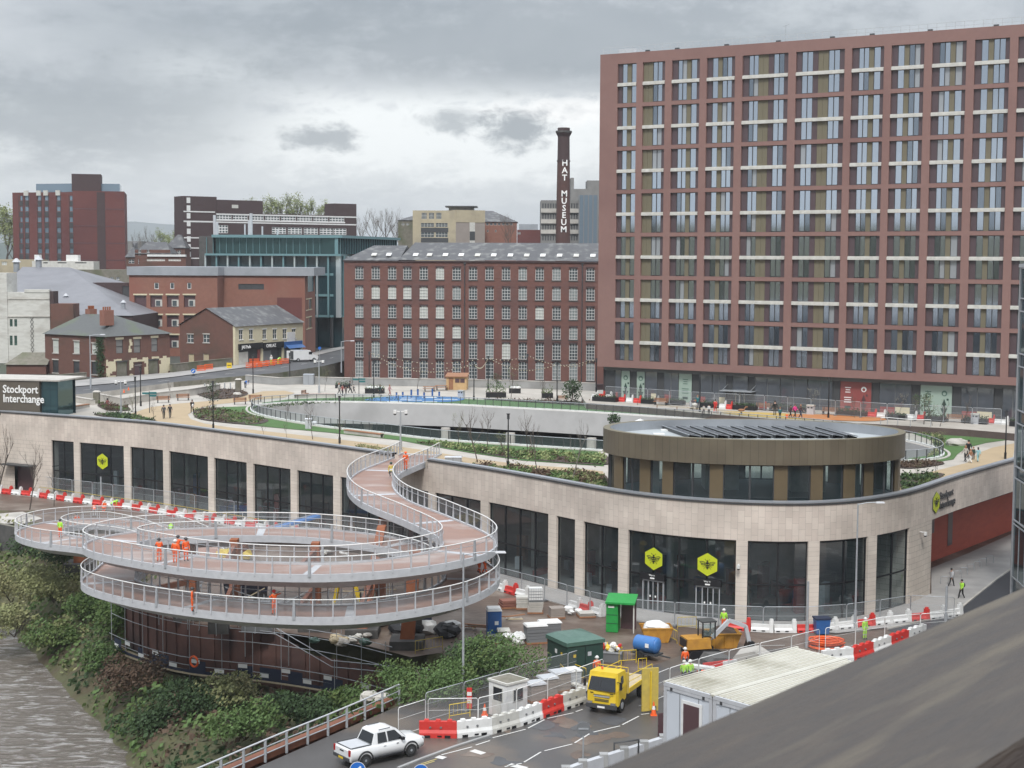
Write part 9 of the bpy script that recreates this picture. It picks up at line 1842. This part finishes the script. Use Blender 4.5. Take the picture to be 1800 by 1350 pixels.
for k in range(14):
 rn=random.Random(k+70);px_, py_=rn.choice(((rn.uniform(150, 620), rn.uniform(915, 960)), (rn.uniform(620, 900), rn.uniform(1040, 1110))));p=gp(px_, py_);q=M()
 for j in range(5):q.beam((p.x+rn.uniform(-1, 1), p.y+rn.uniform(-.5, .5), 7.12+j*.09), (p.x+rn.uniform(.5, 2.5), p.y+rn.uniform(-.8, .8), 7.12+j*.09), .16, .07, rn.choice(('board', 'galv', 'wood', 'palestone')))
 solid(q, 'timber_stack', '%s stack of loose planks and tubes from the left on the site ground'%ORD[k], 'stack', p, 'loose stacks on the site')
rn=random.Random(77);bk={k:M()for k in('undergrowth_olive', 'undergrowth_green', 'undergrowth_brown')}
PWn=[(p[0], p[1])for p in Pw]
for _ in range(42000):
 x, y=rn.uniform(-95, 4), rn.uniform(66, 205)
 if abs(x/y)>.40:continue
 z=hgt(x, y)
 if not(.15<z<6.97):continue
 if-33<x<-6 and inpoly(x, y, [(p[0]+.9, p[1]+2)for p in PWn]+[(p[0]-1.5, p[1]-2.2)for p in PWn[::-1]]):continue
 k=noise.noise(Vector((x*.16, y*.16, 4)));big=.2+.9*max(0, noise.noise(Vector((x*.3, y*.3, 9)))+.25)
 if x<-38:m_='leafolive' if k>-.12 else 'leafmid'
 elif x<-27:m_='leafmid' if k>-.08 else 'leafdark'
 else:m_=('leafdark', 'leafbrown', 'leafmid')[0 if k>.08 else(1 if k>-.12 else 2)]
 b=bk['undergrowth_olive' if m_=='leafolive' else('undergrowth_brown' if m_=='leafbrown' else 'undergrowth_green')]
 for j in range(3):b.leaf((x+rn.gauss(0, .3), y+rn.gauss(0, .3), z+rn.random()*(.25+big*1.5)), rn.uniform(.12, .34), m_, rn)
for k, b in bk.items():struct(b, 'undergrowth', 'stuff')
def bankbush(px, py, h_, w_, hh, m, label, n, seed, lr=.18):bush('shrub', 0, 0, 0, w_, m, label, int(n*1.7), lr*.72, seed, p=at_h(px, py, h_), h=hh)
bankbush(20, 1060, 33.2, 7, 4.2, 'leafolive', 'big yellowish shrub on the bank at the left edge', 2200, 31);bankbush(95, 1060, 33, 6, 3.6, 'leafolive', 'olive shrub beside the left edge shrub on the bank', 1900, 32);bankbush(150, 1100, 34, 5, 3.4, 'leafmid', 'green shrub under the left end of the upper ramp', 1500, 33);bankbush(205, 1130, 34, 5, 4, 'leafmid', 'ivy green shrub where the bank meets the scaffold', 1500, 34);bankbush(60, 980, 31, 6, 3, 'leafdark', 'dark shrub right under the left loop of the footbridge', 1600, 35);bankbush(120, 1000, 31.5, 6, 3, 'leafdark', 'dark shrub behind the ramp at its left tip', 1500, 36)
bankbush(235, 1230, 35, 5, 3.5, 'leafbrown', 'brownish bramble mass left of the orange lifebuoy', 1500, 37);bankbush(330, 1265, 35, 6, 3, 'leafdark', 'dark scrub below the hanging platform', 1600, 38);bankbush(430, 1300, 33.5, 5, 2.6, 'leafmid', 'fresh green scrub left of the guard rail', 1400, 39);bankbush(520, 1270, 33.5, 5, 2.4, 'leafdark', 'dark scrub above the guard rail', 1300, 40);bankbush(600, 1250, 33, 4, 2.0, 'leafmid', 'green scrub before the pale concrete lump', 1000, 41);bankbush(400, 1240, 34.5, 5, 2.6, 'leafolive', 'straw coloured scrub under the wall', 1100, 42);bankbush(185, 1190, 35.5, 4, 3, 'leafmid', 'bright green trailing plant at the water edge', 1100, 43)
bankbush(25, 1120, 35, 6, 3.0, 'leafolive', 'low straw green shrub at the water edge, far left', 1500, 44);bankbush(90, 1140, 35.5, 5, 2.6, 'leafmid', 'low green shrub at the water edge under the olive ones', 1300, 45);bankbush(270, 1290, 36, 5, 2.4, 'leafdark', 'dark trailing scrub at the water edge below the brambles', 1200, 46);bankbush(700, 1215, 30.5, 4.5, 2.2, 'leafmid', 'low green bush at the end of the brown wall', 1500, 47, .13)
bankbush(870, 1215, 30, 6.6, 3.6, 'leafmid', 'big green bush behind the white booth, right part', 3400, 51, .13);bankbush(760, 1235, 30.2, 6.0, 3.0, 'leafmid', 'big green bush left of the near lamp post', 2900, 52, .13);bankbush(815, 1200, 30, 5.5, 3.4, 'leafdark', 'dark green bush between the two bright ones by the lamp post', 2400, 53, .13)
rn=random.Random(15);q=M()
for k in range(46):
 x, y=rn.uniform(-29, -7), rn.uniform(119.5, 125);z=7.0+rn.uniform(0, .3)
 if k%3:q.cyl((x, y, z), (x+rn.uniform(-.2, .2), y, z+rn.uniform(1.5, 3.6)), .035, 'galv', seg=4)
 else:q.beam((x, y, z+rn.uniform(.8, 3.2)), (x+rn.uniform(1.5, 4), y+rn.uniform(-.6, .6), z+rn.uniform(.8, 3.2)), .06, .06, rn.choice(('galv', 'board', 'darkgrey')))
 if k%7==0:q.box((x, y+1, z+.9), (rn.uniform(1, 2.6), .8, 1.8), rn.choice(('darkgrey', 'midgrey', 'darkwall', 'navy')), rz=rn.random())
solid(q, 'falsework', 'tangle of scaffold tubes and site boxes massed under the ramp decks', 'scaffold')
for px_, py_, yt, lab, sd_ in((52, 896, 775, 'bare pointed tree in front of the plain stone wall at the left', 1), (-12, 905, 745, 'large bare tree cut by the left edge of the picture', 2), (95, 890, 820, 'small bare tree behind the left loop railing', 3)):
 p=gp(px_, py_);tree('street_tree', p, 'bare', hpx(p, yt), lab, 'bare street trees', seed=sd_, base=6, levels=3, spread=.42, trunk=.075, tilt=.7, crown0=.35)
q=M();P=[gp(a, b).xy for a, b in((-20, 925), (40, 938), (75, 930))];A, B=offset2(P, .3), offset2(P, -.3);strip(q, A, 4.5, 7.6, 'darkwall');hstrip(q, A, B, 7.6, 'mossystone');solid(q, 'quay_wall', 'dark stone quay wall at the left edge under the street', 'wall')
gsheet('gravel_patch', [(-20, 905), (40, 900), (75, 912), (40, 922), (-20, 920)], 7.05, 'palestone')
gt=at_h(1779, 1041, 29.3);f=Fac('glass_corner_tower', 'narrow teal glass corner tower with pale frames at the right picture edge', 'glass tower', 1795, gt.y, 1920, gt.y-22, zbase=6.8)
Zt=f.xz(1795, 470)[1];lv=[f.xz(1790, y)[1]for y in(1024, 925, 920, 842, 823, 743, 722, 642, 622, 545, 525, 470)]
q=M();q.bb((.02, .12, 0), (f.w, 8, Zt), 'tealdark');f.put(q, 'core')
for k in range(0, 12, 2):
 q=M();q.bb((.16, .0, lv[k]), (f.w, .11, lv[k+1]), 'tealglass');w_=f.put(q, 'window');q=M();q.bb((.16, -.06, lv[k]), (f.w, .0, lv[k]+.12), 'palegrey');q.bb((.16, -.06, lv[k+1]-.12), (f.w, .0, lv[k+1]), 'palegrey')
 for x in(2.2, 4.4, 6.6):q.bb((x, -.05, lv[k]), (x+.1, .0, lv[k+1]), 'palegrey')
 f.putp(q, 'window_frame', w_)
q=M();q.bb((-.12, -.12, 0), (.14, .2, Zt+.1), 'palegrey');f.put(q, 'corner_post');q=M();q.bb((-.2, -.2, Zt), (f.w, 8, Zt+.3), 'palegrey');f.put(q, 'roof')
for k, (px_, py_)in enumerate(((1660, 1028), (1684, 1018), (1694, 1012), (1706, 1006), (1718, 1001), (1728, 996), (1740, 991))):
 p=gp(px_, py_);q=M();q.tube([p+Vector((-.35, 0, 0)), p+Vector((-.35, 0, .7)), p+Vector((-.25, 0, .8)), p+Vector((.25, 0, .8)), p+Vector((.35, 0, .7)), p+Vector((.35, 0, 0))], .03, 'galv', seg=5);solid(q, 'cycle_stand', 'steel hoop cycle stand, %s from the left below the red cladding'%ORD[k], 'cycle stand', p, 'cycle stands')
q=M();p=gp(1742, 1001);q.cyl(p-Vector((0, 0, .02)), p+Vector((0, 0, .01)), .3, 'darkgrey')
hz=M();hz.bb((-2200, -1000, -2.2), (2200, 2600, 90), 'haze')if False else None
def haze(dens):
 m=bpy.data.materials.new('haze');m.use_nodes=True;t=m.node_tree;t.nodes.clear();o=t.nodes.new('ShaderNodeOutputMaterial');v=t.nodes.new('ShaderNodeVolumePrincipled');v.inputs['Color'].default_value=(.86, .90, .94, 1);v.inputs['Density'].default_value=dens;v.inputs['Anisotropy'].default_value=.25;t.links.new(v.outputs[0], o.inputs['Volume']);MAT['haze']=m
 q=M();q.bb((-7200, -1100, -3), (7200, 9100, 170), 'haze');ob=q.build('haze');ob['kind']='stuff'
haze(0.00016)
